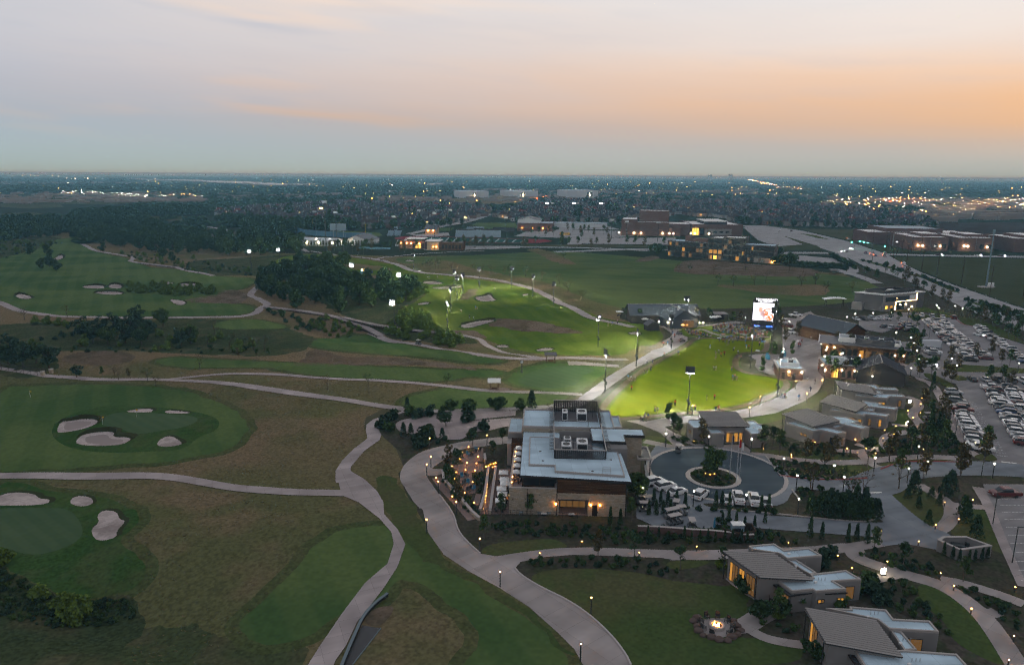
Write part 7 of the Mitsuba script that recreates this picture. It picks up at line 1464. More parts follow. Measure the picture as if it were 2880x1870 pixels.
FOREST = U(blob([(-561, 905), (-555, 935), (-492, 941), (-353, 756), (-321.9, 695.2), (-276.6, 690.1), (-210.9, 663.2), (-179.1, 610), (-170.1, 574.6), (-198.4, 549.6), (-248.6, 559.5), (-279, 569.4), (-320.9, 604.3), (-366, 639.9), (-411.6, 681)]), blob([(-651, 897), (-639, 958), (-550, 878), (-443, 704), (-458.4, 694.2), (-473.6, 684.9), (-492.5, 675.5)]), blob([(-644, 1065), (-607, 1155), (-532, 1213), (-444, 1087), (-528, 1098), (-544, 1001), (-587, 963)]), blob([(-411, 980), (-352, 986), (-285, 902), (-192, 883), (-177, 812), (-239, 785), (-243, 718), (-281, 762), (-347, 896)]))
mass('woodland', 'dark belt of dense woodland behind the left fairways', 'woodland', ['wood0', 'wood1', 'wood2'], scatter(FOREST, 700, 8, 17), 1.0)
mass('valley_scrub', 'low dark scrub filling the left creek valley', 'scrub', ['shrub0', 'shrub1', 'brightbush', 'shrub2'], scatter(U(blob([(-184.9, 247), (-191.8, 301.6), (-151.1, 258.3), (-118.6, 273.7), (-81.2, 247.7), (-111.5, 244), (-133.9, 246.7), (-163.5, 249.8), (-172.5, 241)]), blob([(-489.9, 675.7), (-457.6, 677.9), (-399.5, 651.5), (-394, 610.5), (-373.2, 540.2), (-373.8, 512.5)]), blob([(-363.8, 626.7), (-300.4, 569.5), (-255.1, 548.3), (-203.1, 503.3), (-168.3, 470.1), (-157.5, 444.2), (-190.8, 448.1), (-253.8, 499.5), (-279.9, 529.8)])), 240, 2.6, 19), .85, .45)
mass('bank_scrub', 'dark scrub on the slope at the bottom left corner', 'scrub', ['shrub0', 'shrub2', 'shrub1'], scatter(blob([(-84.3, 104.2), (-79.5, 102.7), (-72.5, 98.8), (-67.7, 97.2), (-64.9, 96.9), (-60.3, 99.1), (-56.6, 96.5), (-55.1, 94.4), (-59.5, 93.4), (-64, 90.4), (-68.3, 90.6), (-75.5, 91.9)]), 260, .8, 23), .42, .5)
mass('bed_planting', 'low planted shrubs in the dark garden beds round the clubhouse and cottages', 'planting', ['shrub0', 'shrub1', 'shrub2'],
	scatter(U(blob([(-3.8, 121.5), (3.3, 120.4), (11.5, 119.9), (22.1, 118.4), (29.5, 117.9), (28.3, 112.6), (16.1, 113), (11.1, 115), (3.2, 116), (-2.5, 115.4)]), blob([(1.8, 105.1), (5, 107.9), (10.5, 108.4), (17.9, 108.1), (25.1, 106.7), (29.1, 103.2), (24.3, 103.1), (17.5, 104.8), (10.3, 105.6)]), blob([(38.7, 123.8), (43.5, 118.6), (46.7, 117), (52.8, 113.9), (45.3, 113.3), (35.1, 113.7), (28.9, 113.6), (29.5, 116.3), (34.1, 115.8)]), blob([(58.9, 111.4), (64.8, 111), (69.6, 104.1), (66.9, 103.2), (62.1, 105.8), (58.8, 109)]), blob([(55.1, 101.3), (60.7, 103.1), (63.1, 101), (62.1, 96.2), (61.9, 91), (60.4, 86.7), (60, 91.4), (54.3, 94.9)]),
				blob([(67.9, 102.3), (72.1, 98.6), (74.7, 94.8), (72.3, 89.8), (70.6, 89.7), (70.4, 95.9)]), blob([(35.4, 91.1), (38.4, 90.1), (42.2, 88.1), (40.3, 87.5), (36.5, 88.4)]), blob([(58.1, 153.1), (60.9, 149.6), (68.8, 148), (70.8, 140.9), (63.5, 139.3), (57.7, 142), (57.2, 146.5)]), blob([(57.2, 135.4), (61.9, 135.5), (69.2, 134.8), (66.4, 128.8), (56.9, 128.6)]), blob([(-14.1, 140.4), (-10.4, 134.7), (-6.7, 126.3), (-5.8, 122.2), (-7.9, 123.9), (-10.8, 130.9), (-13.6, 136.3)]), blob([(-7.8, 143), (-5.7, 143.5), (-5.5, 133.2), (-7, 132.8)]), blob([(38.6, 165.2), (43.2, 162.2), (46, 160.2), (42.7, 160.1), (39.1, 162.1)]), blob([(64, 158.3), (71.8, 161.2), (76.2, 157.7), (75.8, 153.5), (70, 153.4), (64.9, 154.8)]),
				blob([(87, 158.7), (96.2, 165), (99.4, 162.9), (94.9, 154.9), (87.3, 153.7), (82.3, 155.1)]), blob([(97.3, 168), (108.5, 176.6), (111.7, 175), (108.1, 165), (104.4, 155.4), (98.5, 155.3), (92.2, 155.9)]), blob([(33.5, 127.2), (38.8, 126.3), (50.3, 124.9), (50, 124), (38, 125.1), (33.1, 126.4)]), Point(ISL).buffer(4.2), blob([(-26.1, 163.5), (-20.8, 159.2), (-18.8, 159.3), (-13.1, 161), (-15.2, 162), (-21.4, 164.1)])), 780, 1.25, 29), .62, .35)
# more garden shrubs that stand singly
row('shrub', 'shrub', 'round shrub beside the nearest cottages', 'shrub', [(36.2, 98.4), (35.7, 91.9), (40.1, 83.4), (53.2, 108.8), (50.1, 105.9), (43.5, 94.9), (42.1, 95.1), (48.1, 95.2), (52.8, 98.6), (54.9, 98.1), (39.3, 92.4), (55.3, 100), (55.1, 96.4)], size=1.7)
row('brightbush', 'bush', 'pale green bush lit from below beside a cottage', 'bush', [(34.2, 105.9), (38.5, 91.8)], size=.55)
row('young', 'young_tree', 'young tree on the lawns before the near cottages', 'tree', [(27.4, 104.9), (34.3, 105.5), (38.4, 91.9), (63.8, 105.8), (71.2, 101.9), (62, 111.5)], size=.8)
row('young', 'young_tree', 'young tree on the walk below the clubhouse', 'tree', [(14.6, 108.5), (-4.6, 114.8), (20.5, 108.6)], size=.8)

# ------------------------------------------------------------------ cars
def parked_row(a, b, n, facing, where, seed, skip=(), back=False, group=None):
	r = np.random.default_rng(seed); a, b = np.asarray(a), np.asarray(b)
	for i in range(n):
		if i in skip:
			continue
		p = a + (b - a) * (i / max(n - 1, 1)) + r.normal(size=2) * .12
		car(p[0], p[1], facing + (PI if r.uniform() < .3 else 0) + r.normal() * .02, f'in {where}, {ORD[min(i, 44)]} from the far end', 'parked cars', r=r)
def dirn(a, b):
	d = np.asarray(b) - np.asarray(a); return math.atan2(d[1], d[0])
def rowcars(pts, where, seed, gap=2.75, skip=()):
	a, b = np.asarray(pts[0]), np.asarray(pts[1]); n = int(np.linalg.norm(b - a) / gap) + 1
	parked_row(a, b, n, dirn(a, b) + PI / 2, where, seed, skip)
rowcars([(183, 309.5), (159, 240.9)], 'the first long row', 1)
rowcars([(188.2, 309.6), (165.8, 243.4)], 'the second long row', 2)
rowcars([(197, 296), (176.7, 238.2)], 'the third long row', 3)
rowcars([(125.9, 193.8), (109.2, 157.6)], 'the row beside the pink walkway', 4, skip=(1,))
rowcars([(144.1, 207), (122.1, 160.7)], 'the near double row left side', 5)
rowcars([(149.8, 207.2), (133.5, 173.6)], 'the near double row right side', 6)
rowcars([(187.2, 322), (199.1, 317.8)], 'the farthest row', 7, 3.4)
rowcars([(144.5, 216.7), (158.7, 214.1)], 'the row below the planted median', 8, 3.1)
rowcars([(157.8, 297.7), (165.9, 288.4)], 'the short row behind the restaurant', 9, 3.0)
rowcars([(169.9, 304.8), (167.8, 294.5)], 'the small bay behind the restaurant', 10, 2.6)
rowcars([(153.8, 256.7), (150.8, 248.8)], 'the little bay beside the white trailer', 11, 2.4)
rowcars([(153.3, 312.9), (167.9, 314.9)], 'the row behind the market hall', 12, 3.0)
rowcars([(118.2, 305.7), (113.7, 285.9)], 'the hall strip', 13, 8)
rowcars([(-43.2, 624.3), (-12.9, 627.7)], 'the far restaurant row', 14, 9)
car(*(129.8, 202.1), dirn((127.7, 202.1), (131.5, 201.6)), 'standing alone at the head of the row beside the pink walkway', body='suv', colour='silver')
car(*(98.5, 132.9), PI + .02, 'with chrome trim parked alone in the striped bays', body='pickup', colour='red')
for i, (x, y, b_, c_, f) in enumerate(((240, 75, 'suv', 'white', .45), (420, 150, 'suv', 'white', .45), (610, 235, 'sedan', 'white', .5), (1010, 290, 'suv', 'white', .9), (1465, 370, 'sedan', 'white', 1.35), (1640, 350, 'pickup', 'white', 1.4), (1900, 380, 'pickup', 'white', 1.4), (2085, 410, 'sedan', 'silver', 1.5))):
	p = [(29.5, 137.6), (31.3, 135.5), (33.1, 133.1), (37.5, 131.7), (42.3, 129.6), (44.5, 130.2), (47.3, 129.4), (49.2, 128.7)][i]
	car(p[0], p[1], f, f'in the curved row below the turning circle, {ORD[i]} from the left', body=b_, colour=c_)
for i, (p, f) in enumerate(zip([(129.1, 320.9), (113.2, 284.6)], (0.1, -1.0))):
	car(p[0], p[1], f, f'beside the video screen, {ORD[i]} of two', body='pickup' if i == 0 else 'suv', colour='white')
car_l = car(*(140.1, 233.5), dirn((136.6, 234.2), (140.7, 233.3)), 'with headlights on, turning in before the planted median', body='suv', colour='white')
car_m = car(*(188.1, 281.8), dirn((185.9, 281.8), (188.6, 281.6)) - 1.2, 'with headlights on, driving between the long rows', body='sedan', colour='white')
def car_lights(key, p, f, L=2.35, red=False, z=.85):
	for s in (1, -1):
		q = (p[0] + math.cos(f) * L * (-1 if red else 1) - math.sin(f) * s * .65, p[1] + math.sin(f) * L * (-1 if red else 1) + math.cos(f) * s * .65)
		lit(numbered(f'{key}__lit_lamp'), 'ball_red' if red else 'ball_cool', (*q, z), .13 if not red else .15)
car_lights(car_l, (140.1, 233.5), dirn((136.6, 234.2), (140.7, 233.3)), 2.5, z=.9)
car_lights(car_m, (188.1, 281.8), dirn((185.9, 281.8), (188.6, 281.6)) - 1.2)
# highway traffic
hd = dirn((312.4, 601.6), (263.5, 411.4))
for i, (p, red) in enumerate(zip([(287.6, 525.7), (277, 504.3), (299.1, 576), (309.3, 595.6), (293.6, 580), (295, 589), (294.5, 598.2), (297, 625.2), (298.1, 631.7), (283.4, 609.5), (278.5, 605.6), (309, 836), (325, 842), (345, 741), (348.6, 586.3), (377.8, 582.4), (396.5, 581.2)], (1, 1, 1, 1, 1, 1, 1, 0, 0, 0, 0, 1, 0, 1, 0, 0, 0))):
	f = hd if i < 14 else 0.0
	if not red and i < 14:
		f += PI
	k = car(p[0], p[1], f, f'on the highway, {ORD[i]} from the nearest', r=np.random.default_rng(60 + i))
	rf = f if not red else f
	for s in (1, -1):
		d = -1 if red else 1
		# camera looks along the road: tail lamps of cars going away, head lamps of cars coming
		q = (p[0] + math.cos(f) * 2.5 * d - math.sin(f) * s * .7, p[1] + math.sin(f) * 2.5 * d + math.cos(f) * s * .7)
		lit(numbered(f'{k}__lit_lamp'), 'ball_red' if red else 'ball_cool', (*q, .95), .30)
# school bus, food truck, trailer
def box_truck(name, label, cat, p, f, L, Hh, paint, stripe):
	k = thing(name, label, cat); c, s = math.cos(f), math.sin(f)
	o = lambda u, v: (p[0] + c * u - s * v, p[1] + s * u + c * v)
	z = float(hz(*p)) + .1
	part(k, 'body', MB().box((*o(-.6, 0), z + .6), (L - 1.6, 2.4, Hh), f).mesh(), paint)
	part(k, 'bonnet', MB().box((*o(L / 2 - .8, 0), z + .6), (1.7, 2.1, 1.2), f).mesh(), stripe)
	part(k, 'windscreen', MB().box((*o(L / 2 - 1.5, 0), z + 1.7), (.3, 2.1, .9), f).mesh(), 'm_glass')
	for sd in (1, -1):
		for i in range(6):
			part(k, 'window', MB().box((*o(-L / 2 + 1.2 + i * (L - 3.2) / 6, sd * 1.21), z + 1.9), ((L - 3.2) / 6 * .75, .05, .7), f).mesh(), 'm_glass')
		part(k, 'stripe', MB().box((*o(-.6, sd * 1.21), z + 1.2), (L - 1.8, .04, .22), f).mesh(), stripe)
	for u in (-L * .28, L * .33):
		for v in (-1.05, 1.05):
			w = MB().tube((*o(u, v - .14), z + .45), (*o(u, v + .14), z + .45), .48, .48, 10).mesh(); part(k, 'wheel', w, 'm_rubber')
	return k
box_truck('school_bus', 'yellow school bus with dark windows parked before the gym', 'bus', (56, 767), .02, 12, 2.3, 'm_yellow', 'm_black')
k = box_truck('food_truck', 'blue food truck with lit orange panel on the short course', 'truck', (-93.8, 458.3), -.08, 8, 2.2, 'm_teal', 'm_paint_blue')
lit(k + '__serving_hatch', 'box_strip', ((-95, 458.2)[0], (-95, 458.2)[1] - 1.35, 2.4), 3.6, .08, 1.0, -.08)
k = thing('white_trailer', 'white box trailer beside the parked cars near the restaurant', 'trailer')
p = (154.7, 258.5); part(k, 'body', MB().box((*p, .9), (7.5, 2.4, 2.6), .02).mesh(), 'm_whitewall'); part(k, 'chassis', MB().box((*p, .6), (7.2, 2.0, .3), .02).mesh(), 'm_dark')
for u in (-2.2, -1.2):
	for v in (-1, 1):
		part(k, 'wheel', MB().tube((p[0] + u, p[1] + v - .12, .42), (p[0] + u, p[1] + v + .12, .42), .42, .42, 10).mesh(), 'm_rubber')
# golf carts
for i, (p, f, w) in enumerate(zip([(31.5, 126.4), (29.5, 122.7), (30.4, 123.1), (29.5, 120.3), (30.3, 120.6), (32.6, 118.8), (31.9, 124), (38.4, 155.4), (67.1, 281), (65.3, 268.5), (88, 219.7), (91.5, 220.6), (87.9, 230.6), (25.5, 128.6), (25.2, 125.6), (-97.1, 531.2), (109.3, 179.4), (-35.3, 263.5), (26.4, 128.1)],
							(1.2, .4, .4, .4, .4, 1.5, .1, 1.2, .4, .4, .1, .1, .3, 0, 0, .5, .2, 2.4, .2), ['by the cart bay, white top'] * 7 + ['on the pavement behind the turning circle', 'on the promenade at the crowd', 'on the promenade with glowing tail', 'behind the kiosk on the left', 'behind the kiosk on the right', 'beside the lounge seats', 'beside the clubhouse corner', 'at the clubhouse service yard', 'on the far course path', 'parked in the trees by the winding walk', 'driving on the lower course path', 'at the clubhouse corner hedge'])):
	key = thing('golf_cart', f'white-roofed golf cart {w}' + (f', {ORD[i]} of seven' if i < 7 else ''), 'golf cart')
	place('golf_cart', key, p[0], p[1], float(hz(*p)) + .12, f)
lit('golf_cart_009__tail_glow', 'ball_red', ((65.3, 268.5)[0] - .9, (65.3, 268.5)[1] - .5, .7), .16) if 'golf_cart_009' in scene else None

# ------------------------------------------------------------------ people
WHERE = [(E_, 'on the putting lawn') for E_ in ()]
PP = sorted([(55.4, 194.8), (57.7, 195.2), (45.2, 189.4), (38.6, 183.7), (39.2, 183.5), (35.4, 203.3), (36.2, 214.9), (36.9, 214.4), (38.2, 213.9), (42.5, 222), (43.5, 222.6), (45.4, 226.3), (47.7, 235), (45.9, 235.3), (59.2, 247.1), (73.1, 257.3), (66.3, 226.8), (66.9, 226.8), (71.9, 226.4), (69.1, 216), (69.9, 216.6), (70, 215.1), (72.6, 247.4), (74.4, 250), (75.4, 246.9), (70.4, 240.6), (73.6, 244.9), (80.9, 248.9), (78.6, 242.6), (78.8, 241.4), (79.4, 240.8), (86.6, 257.7), (87.3, 257), (92.9, 262), (88.7, 265.5), (80.8, 254.1), (81.5, 263.1), (81.4, 266.7), (80.8, 267.5), (83, 266.8), (84.7, 267.6), (87.2, 269.9), (79.3, 267.4), (72.9, 272.5), (53.5, 244.4), (48.7, 185.7), (49.8, 185.4)], key=lambda q: q[1])
for i, p in enumerate(PP):
	person((0, 1, 2, 3, 4, 5, 6, 7, 8, 9)[int(rng.integers(10))], p[0], p[1], rng.uniform(0, 6.28), 'on the putting lawn, ' + (f'{ORD[i]} from the front' if i < 30 else f'{ORD[len(PP) - 1 - i]} from the crowd side'))
PW = [(77.6, 197.3), (78.2, 196.9), (78.3, 195.8), (81.5, 195.3), (82, 195.7), (55.1, 184.7), (55.9, 185), (56.1, 184.8), (35, 178.7), (35.7, 179), (64.1, 279.3), (64, 275.3), (109, 264.6), (111, 267.5), (107.6, 260.3), (105.9, 257.5), (58.4, 261.8), (56.7, 261.1), (45.2, 301.8), (75.2, 295.7)]
for i, p in enumerate(PW):
	person((0, 1, 3, 5, 8, 9)[int(rng.integers(6))], p[0], p[1], rng.uniform(0, 6.28), f'on the pale promenade round the lawn, {ORD[i]} of twenty')
PB = [(91.6, 213.9), (93, 211.5), (100.2, 226.2), (101.2, 226.2), (116.4, 272.3), (110.2, 265.8), (107.1, 260.8), (88.4, 203.6)]
for i, p in enumerate(PB):
	person((0, 1, 3, 5)[i % 4], p[0], p[1], rng.uniform(0, 6.28), f'on the plaza between kiosk and shops, {ORD[i]} of eight')
PG = [(-50.5, 330.4), (-23.5, 325.2), (-17.3, 332), (-16.6, 331.8), (-18.9, 311.8), (-17.1, 309.1), (-35.7, 313.2), (42.3, 296.7), (40.5, 295.1), (33.4, 176.2), (33.9, 176.3), (34.8, 178), (35.6, 178)]
for i, p in enumerate(PG):
	person((2, 0, 4, 6, 1)[i % 5], p[0], p[1], rng.uniform(0, 6.28), f'on the lit short course, {ORD[i]} from the left')
PC = [(-9.9, 389.8), (-52, 438.3), (-50.9, 438.4), (-46.5, 441.4), (-93.8, 441.3), (-91.9, 438.7), (-89.8, 436.7), (-83.1, 471.2), (-81.5, 472.5)]
for i, p in enumerate(PC):
	person((2, 0, 4, 6, 1)[i % 5], p[0], p[1], rng.uniform(0, 6.28), f'far off on the upper short course, {ORD[i]} from the front')
# the seated crowd before the screen: several hundred, so one mass
r = np.random.default_rng(77)
spots = scatter(U(blob([(84.3, 295.9), (92, 300.7), (99.6, 296.4), (103.6, 284.4), (102.4, 277.9), (94.1, 279.3), (87.1, 281.5), (82.8, 286.4)]), blob([(70.5, 288.5), (73, 290.3), (75.7, 283.7), (80, 277.3), (77.3, 276.5), (71, 278.7)]), blob([(81.2, 276.6), (88, 275.2), (97.9, 273.9), (98, 270.1), (90.3, 271.4), (82.2, 274)])), 300, .62, 78)
for i, p in enumerate(spots):
	place(f'figure{10 + i % 6}' if r.uniform() < .8 else f'figure{int(r.integers(0, 10))}', f'crowd__{i + 1:03d}', p[0], p[1], .08, r.uniform(-2.4, 2.4) + PI / 2, 1.0)
tag('crowd', 'colourful crowd sitting on the lit grass before the big video screen', 'crowd', None, 'stuff')
for i, p in enumerate([(81.4, 275), (96.9, 269.4), (85.2, 282.3), (90.7, 284.1), (93.5, 281.7), (87.1, 279.1), (96.3, 279.4), (73, 283.6), (74.4, 281.2), (83.9, 288.9), (90.8, 277.6), (98.6, 281), (89.7, 254.4)]):
	solo('picnic_blanket', f'pale blanket spread on the grass among the crowd, {ORD[i]} of thirteen', 'blanket', MB().box((*p, .1), (1.9, 1.5, .04), r.uniform(0, 1.5)).mesh(), ('m_cloth_white', 'm_cloth_blue', 'm_cloth_pink', 'm_canvas')[i % 4])

# ------------------------------------------------------------------ bridges and small structures of the course
def deck_bridge(name, label, pts, w, deckz, piers, rail=False, drop=4.5, girder=.7):
	k = thing(name, label, 'bridge')
	c = smooth_ring(pts, 1, False); ls = LineString(c)
	hgt = lambda s: deckz
	L = ls.length; n = max(int(L / 3), 2)
	P = [np.array(ls.interpolate(i / n, normalized=True).coords[0]) for i in range(n + 1)]
	z = [max(float(hz(*P[0])), float(hz(*P[0]))) * (1 - i / n) + float(hz(*P[-1])) * (i / n) + deckz for i in range(n + 1)]
	N = []
	for i in range(n + 1):
		d = P[min(i + 1, n)] - P[max(i - 1, 0)]; d /= np.linalg.norm(d); N.append(np.array([-d[1], d[0]]))
	for i in range(n):                                            # deck spans, one part each
		q = [P[i] - N[i] * w / 2, P[i + 1] - N[i + 1] * w / 2, P[i + 1] + N[i + 1] * w / 2, P[i] + N[i] * w / 2]
		zz = [z[i], z[i + 1], z[i + 1], z[i]]
		cc = Polygon(q).exterior.is_ccw
		part(k, 'deck_span', MB().slab(q if cc else q[::-1], zz if cc else zz[::-1], .18).mesh(), 'm_path')
	for s in (1, -1):
		m = MB()
		for i in range(n):
			a, b = P[i] + N[i] * s * (w / 2 - .1), P[i + 1] + N[i + 1] * s * (w / 2 - .1)
			m.add([(*a, z[i] - .18), (*b, z[i + 1] - .18), (*b, z[i + 1] - .18 - girder), (*a, z[i] - .18 - girder)], [[0, 1, 2], [0, 2, 3]])
		part(k, 'girder', m.mesh(), 'm_dark')
		m = MB()
		for i in range(n):
			a, b = P[i] + N[i] * s * (w / 2), P[i + 1] + N[i + 1] * s * (w / 2)
			m.tube((*a, z[i] + (1.1 if rail else .12)), (*b, z[i + 1] + (1.1 if rail else .12)), .07, .07, 5)
		part(k, 'rail' if rail else 'kerb_rail', m.mesh(), 'm_dark' if rail else 'm_barkpale')
		for i in range(0, n + 1):
			a = P[i] + N[i] * s * (w / 2)
			if rail:
				part(k, 'rail_post', MB().tube((*a, z[i] - .9), (*a, z[i] + 1.15), .06, .06, 5).mesh(), 'm_dark')
				if i < n:
					b = P[i + 1] + N[i + 1] * s * (w / 2)
					part(k, 'brace', MB().tube((*a, z[i] - .85), (*b, z[i + 1] + 1.1), .045, .045, 4).mesh(), 'm_dark')
			if i % piers == 0:
				g = float(hz(*a))
				part(k, 'pier', MB().tube((*a, g - .5), (*a, z[i] - .2), .2, .2, 6).mesh(), 'm_bark')
	return k
deck_bridge('footbridge', 'long curving timber footbridge over the dark creek hollow', [(-117.5, 336.6), (-107.6, 332.6), (-98.6, 329.4), (-84.4, 321.1), (-74.6, 312.5), (-62, 297.5), (-53.2, 283.2)], 3.4, .35, 2)
deck_bridge('boardwalk', 'narrow boardwalk on posts behind the bushes right of the long footbridge', [(-76.2, 315.9), (-61, 299.7), (-49.8, 290.2), (-32.4, 278.7), (-23.3, 276.7)], 2.6, .6, 1, girder=.4)
deck_bridge('footbridge', 'narrow far footbridge on the upper left fairway path', [(-261, 500.3), (-242.9, 489.8), (-225.7, 481.3)], 3.2, .5, 2)
deck_bridge('truss_bridge', 'dark railed truss footbridge at the left picture edge', [(-175, 227.4), (-167.2, 224.7), (-159.9, 221.9), (-154.5, 220.3), (-148.1, 217.7)], 2.8, .25, 3, True)
for i, p in enumerate([(-147.3, 216.9), (-146.7, 220.2)]):
	k = thing('stone_pillar', f'squat stone pillar at the end of the railed truss footbridge, {("near", "far")[i]} one', 'pillar'); z = float(hz(*p))
	part(k, 'shaft', MB().box((*p, z - .2), (.9, .9, 1.5)).mesh(), 'm_stone'); part(k, 'cap', MB().box((*p, z + 1.3), (1.1, 1.1, .16)).mesh(), 'm_kerb')
def pavilion(p, label, roof, w=3.2, d=2.6, h=2.5):
	k = thing('shelter', label, 'shelter'); z = float(hz(*p)) + .1
	for i, (sx, sy) in enumerate(((-1, -1), (1, -1), (-1, 1), (1, 1))):
		q = (p[0] + sx * (w / 2 - .3), p[1] + sy * (d / 2 - .3)); part(k, 'post', MB().box((*q, z - .2), (.22, .22, h + .2)).mesh(), 'm_wood')
	a, b, c, e = (p[0] - w / 2 - .4, p[1] - d / 2 - .4), (p[0] + w / 2 + .4, p[1] - d / 2 - .4), (p[0] + w / 2 + .4, p[1] + d / 2 + .4), (p[0] - w / 2 - .4, p[1] + d / 2 + .4)
	part(k, 'roof', MB().slab([a, b, c, e], [z + h, z + h, z + h + .35, z + h + .35], .16).mesh(), roof)
	part(k, 'bench', MB().box((*p, z), (w * .5, .45, .45)).mesh(), 'm_wood')
	return k
pavilion((-5.2, 204.1), 'small starter shelter with pale roof beside the lower cart path', 'm_unit', 3.0)
pavilion((12.9, 231.4), 'small starter shelter with dark roof beside the putting green path', 'm_dark', 3.4)
pavilion((210.9, 467.7), 'small dark shelter beside the range at the highway corner', 'm_dark', 5)
k = thing('post_clock', 'dark green street clock on a post beside the practice green', 'clock'); p = (3.2, 221.8); z = float(hz(*p))
part(k, 'post', MB().tube((*p, z - .2), (*p, z + 3.0), .22, .12, 8).mesh(), 'm_pole'); part(k, 'base', MB().box((*p, z - .1), (.7, .7, .5)).mesh(), 'm_pole')
part(k, 'clock_case', MB().tube((p[0], p[1] - .18, z + 3.5), (p[0], p[1] + .18, z + 3.5), .55, .55, 14).mesh(), 'm_pole'); part(k, 'clock_face', MB().tube((p[0], p[1] - .2, z + 3.5), (p[0], p[1] - .18, z + 3.5), .44, .44, 14).mesh(), 'm_whitewall')
part(k, 'clock_hand', MB().box((p[0], p[1] - .21, z + 3.5), (.04, .02, .34)).box((p[0] + .1, p[1] - .21, z + 3.48), (.22, .02, .04)).mesh(), 'm_black')
for i, (p, w) in enumerate(zip([(-97.1, 176.5), (-102.4, 170.4), (-139.7, 199.1)], ('on the upper left green', 'at the left edge of the upper left green', 'on the far left fairway'))):
	k = thing('golf_flag', f'thin golf pin with small flag {w}', 'flag'); z = float(hz(*p))
	part(k, 'pin', MB().tube((*p, z), (*p, z + 2.2), .025, .02, 5).mesh(), 'm_canvas'); part(k, 'flag', MB().slab([(p[0], p[1]), (p[0] + .5, p[1]), (p[0] + .5, p[1] + .02), (p[0], p[1] + .02)], [z + 2.2] * 4, .32).mesh(), 'm_yellow')
# canopy swing on the range edge
k = thing('shade_sail', 'white curved shade sail on dark splayed legs on the range turf', 'canopy')
a, b = np.array((151.6, 343.5)), np.array((163.4, 344.8)); m = MB(); n = 8
for i in range(n):
	t0, t1 = i / n, (i + 1) / n; q0, q1 = a + (b - a) * t0, a + (b - a) * t1; z0, z1 = 4.0 + .5 * math.sin(t0 * PI), 4.0 + .5 * math.sin(t1 * PI)
	m.quad((*q0, z0), (*q1, z1), (q1[0], q1[1] + 3.4, z1 + .3), (q0[0], q0[1] + 3.4, z0 + .3))
part(k, 'canopy', m.mesh(), 'm_canvas')
for t in (.12, .88):
	for dx, dy in ((-1.4, -.3), (1.4, 3.2)):
		q = a + (b - a) * t; part(k, 'leg', MB().tube((q[0], q[1] + 1.5, 4.2), (q[0] + dx, q[1] + dy, 0), .14, .1, 6).mesh(), 'm_dark')
# foreground underpass with its curved wall
k = thing('underpass', 'cart underpass with a curved pale-topped retaining wall, cut by the bottom picture edge', 'underpass')
c = smooth_ring([(-18.5, 97.1), (-20.1, 94.4), (-21.1, 91.1), (-21.3, 87.5), (-21.5, 84.3), (-21.6, 82.1), (-21.7, 79.1)], 2, False); m = MB(); cap = MB()
zt = lambda q: float(hz(*q)) + .45
for a, b in zip(c[:-1], c[1:]):
	d = b - a; nn = np.array([-d[1], d[0]]) / np.linalg.norm(d) * .14
	za, zb = zt(a), zt(b)
	q = np.array([a - nn, b - nn, b + nn, a + nn]); m.add([(*q[0], za), (*q[1], zb), (*q[2], zb), (*q[3], za), (*q[0], za - 3.6), (*q[1], zb - 3.6), (*q[2], zb - 3.6), (*q[3], za - 3.6)], [[0, 1, 5], [0, 5, 4], [2, 3, 7], [2, 7, 6], [1, 2, 6], [1, 6, 5], [3, 0, 4], [3, 4, 7]])
	q = np.array([a - nn * 1.5, b - nn * 1.5, b + nn * 1.5, a + nn * 1.5]); cap.add([(*q[0], za + .14), (*q[1], zb + .14), (*q[2], zb + .14), (*q[3], za + .14), (*q[0], za), (*q[1], zb), (*q[2], zb), (*q[3], za)], [[0, 1, 2], [0, 2, 3], [0, 4, 5], [0, 5, 1], [2, 6, 7], [2, 7, 3], [0, 3, 7], [0, 7, 4], [1, 5, 6], [1, 6, 2]])
part(k, 'retaining_wall', m.mesh(), 'm_dark'); part(k, 'wall_cap', cap.mesh(), 'm_capblue')
pit = [(-20.8, 89.7), (-18.1, 89.1), (-20.4, 81.4), (-21.6, 78.4), (-22, 78.8), (-21.5, 83.1)]
zz = float(hz(*pit[0]))
part(k, 'pit_shade', drape(Polygon(pit), .14).mesh(), 'm_black')  # black sheet laid over the ground paints the dark of the pit
part(k, 'side_wall', MB().tube((*pit[1], float(hz(*pit[1])) + .1), (*pit[2], float(hz(*pit[2])) + .1), .09, .09, 6).mesh(), 'm_capblue')
struct('bare_earth', drape(blob([(-19.6, 94.2), (-17.1, 94.6), (-17.1, 92.4), (-18.3, 89.4), (-20.6, 90.2), (-20.6, 92.4)]), .06).mesh(), 'm_dry')

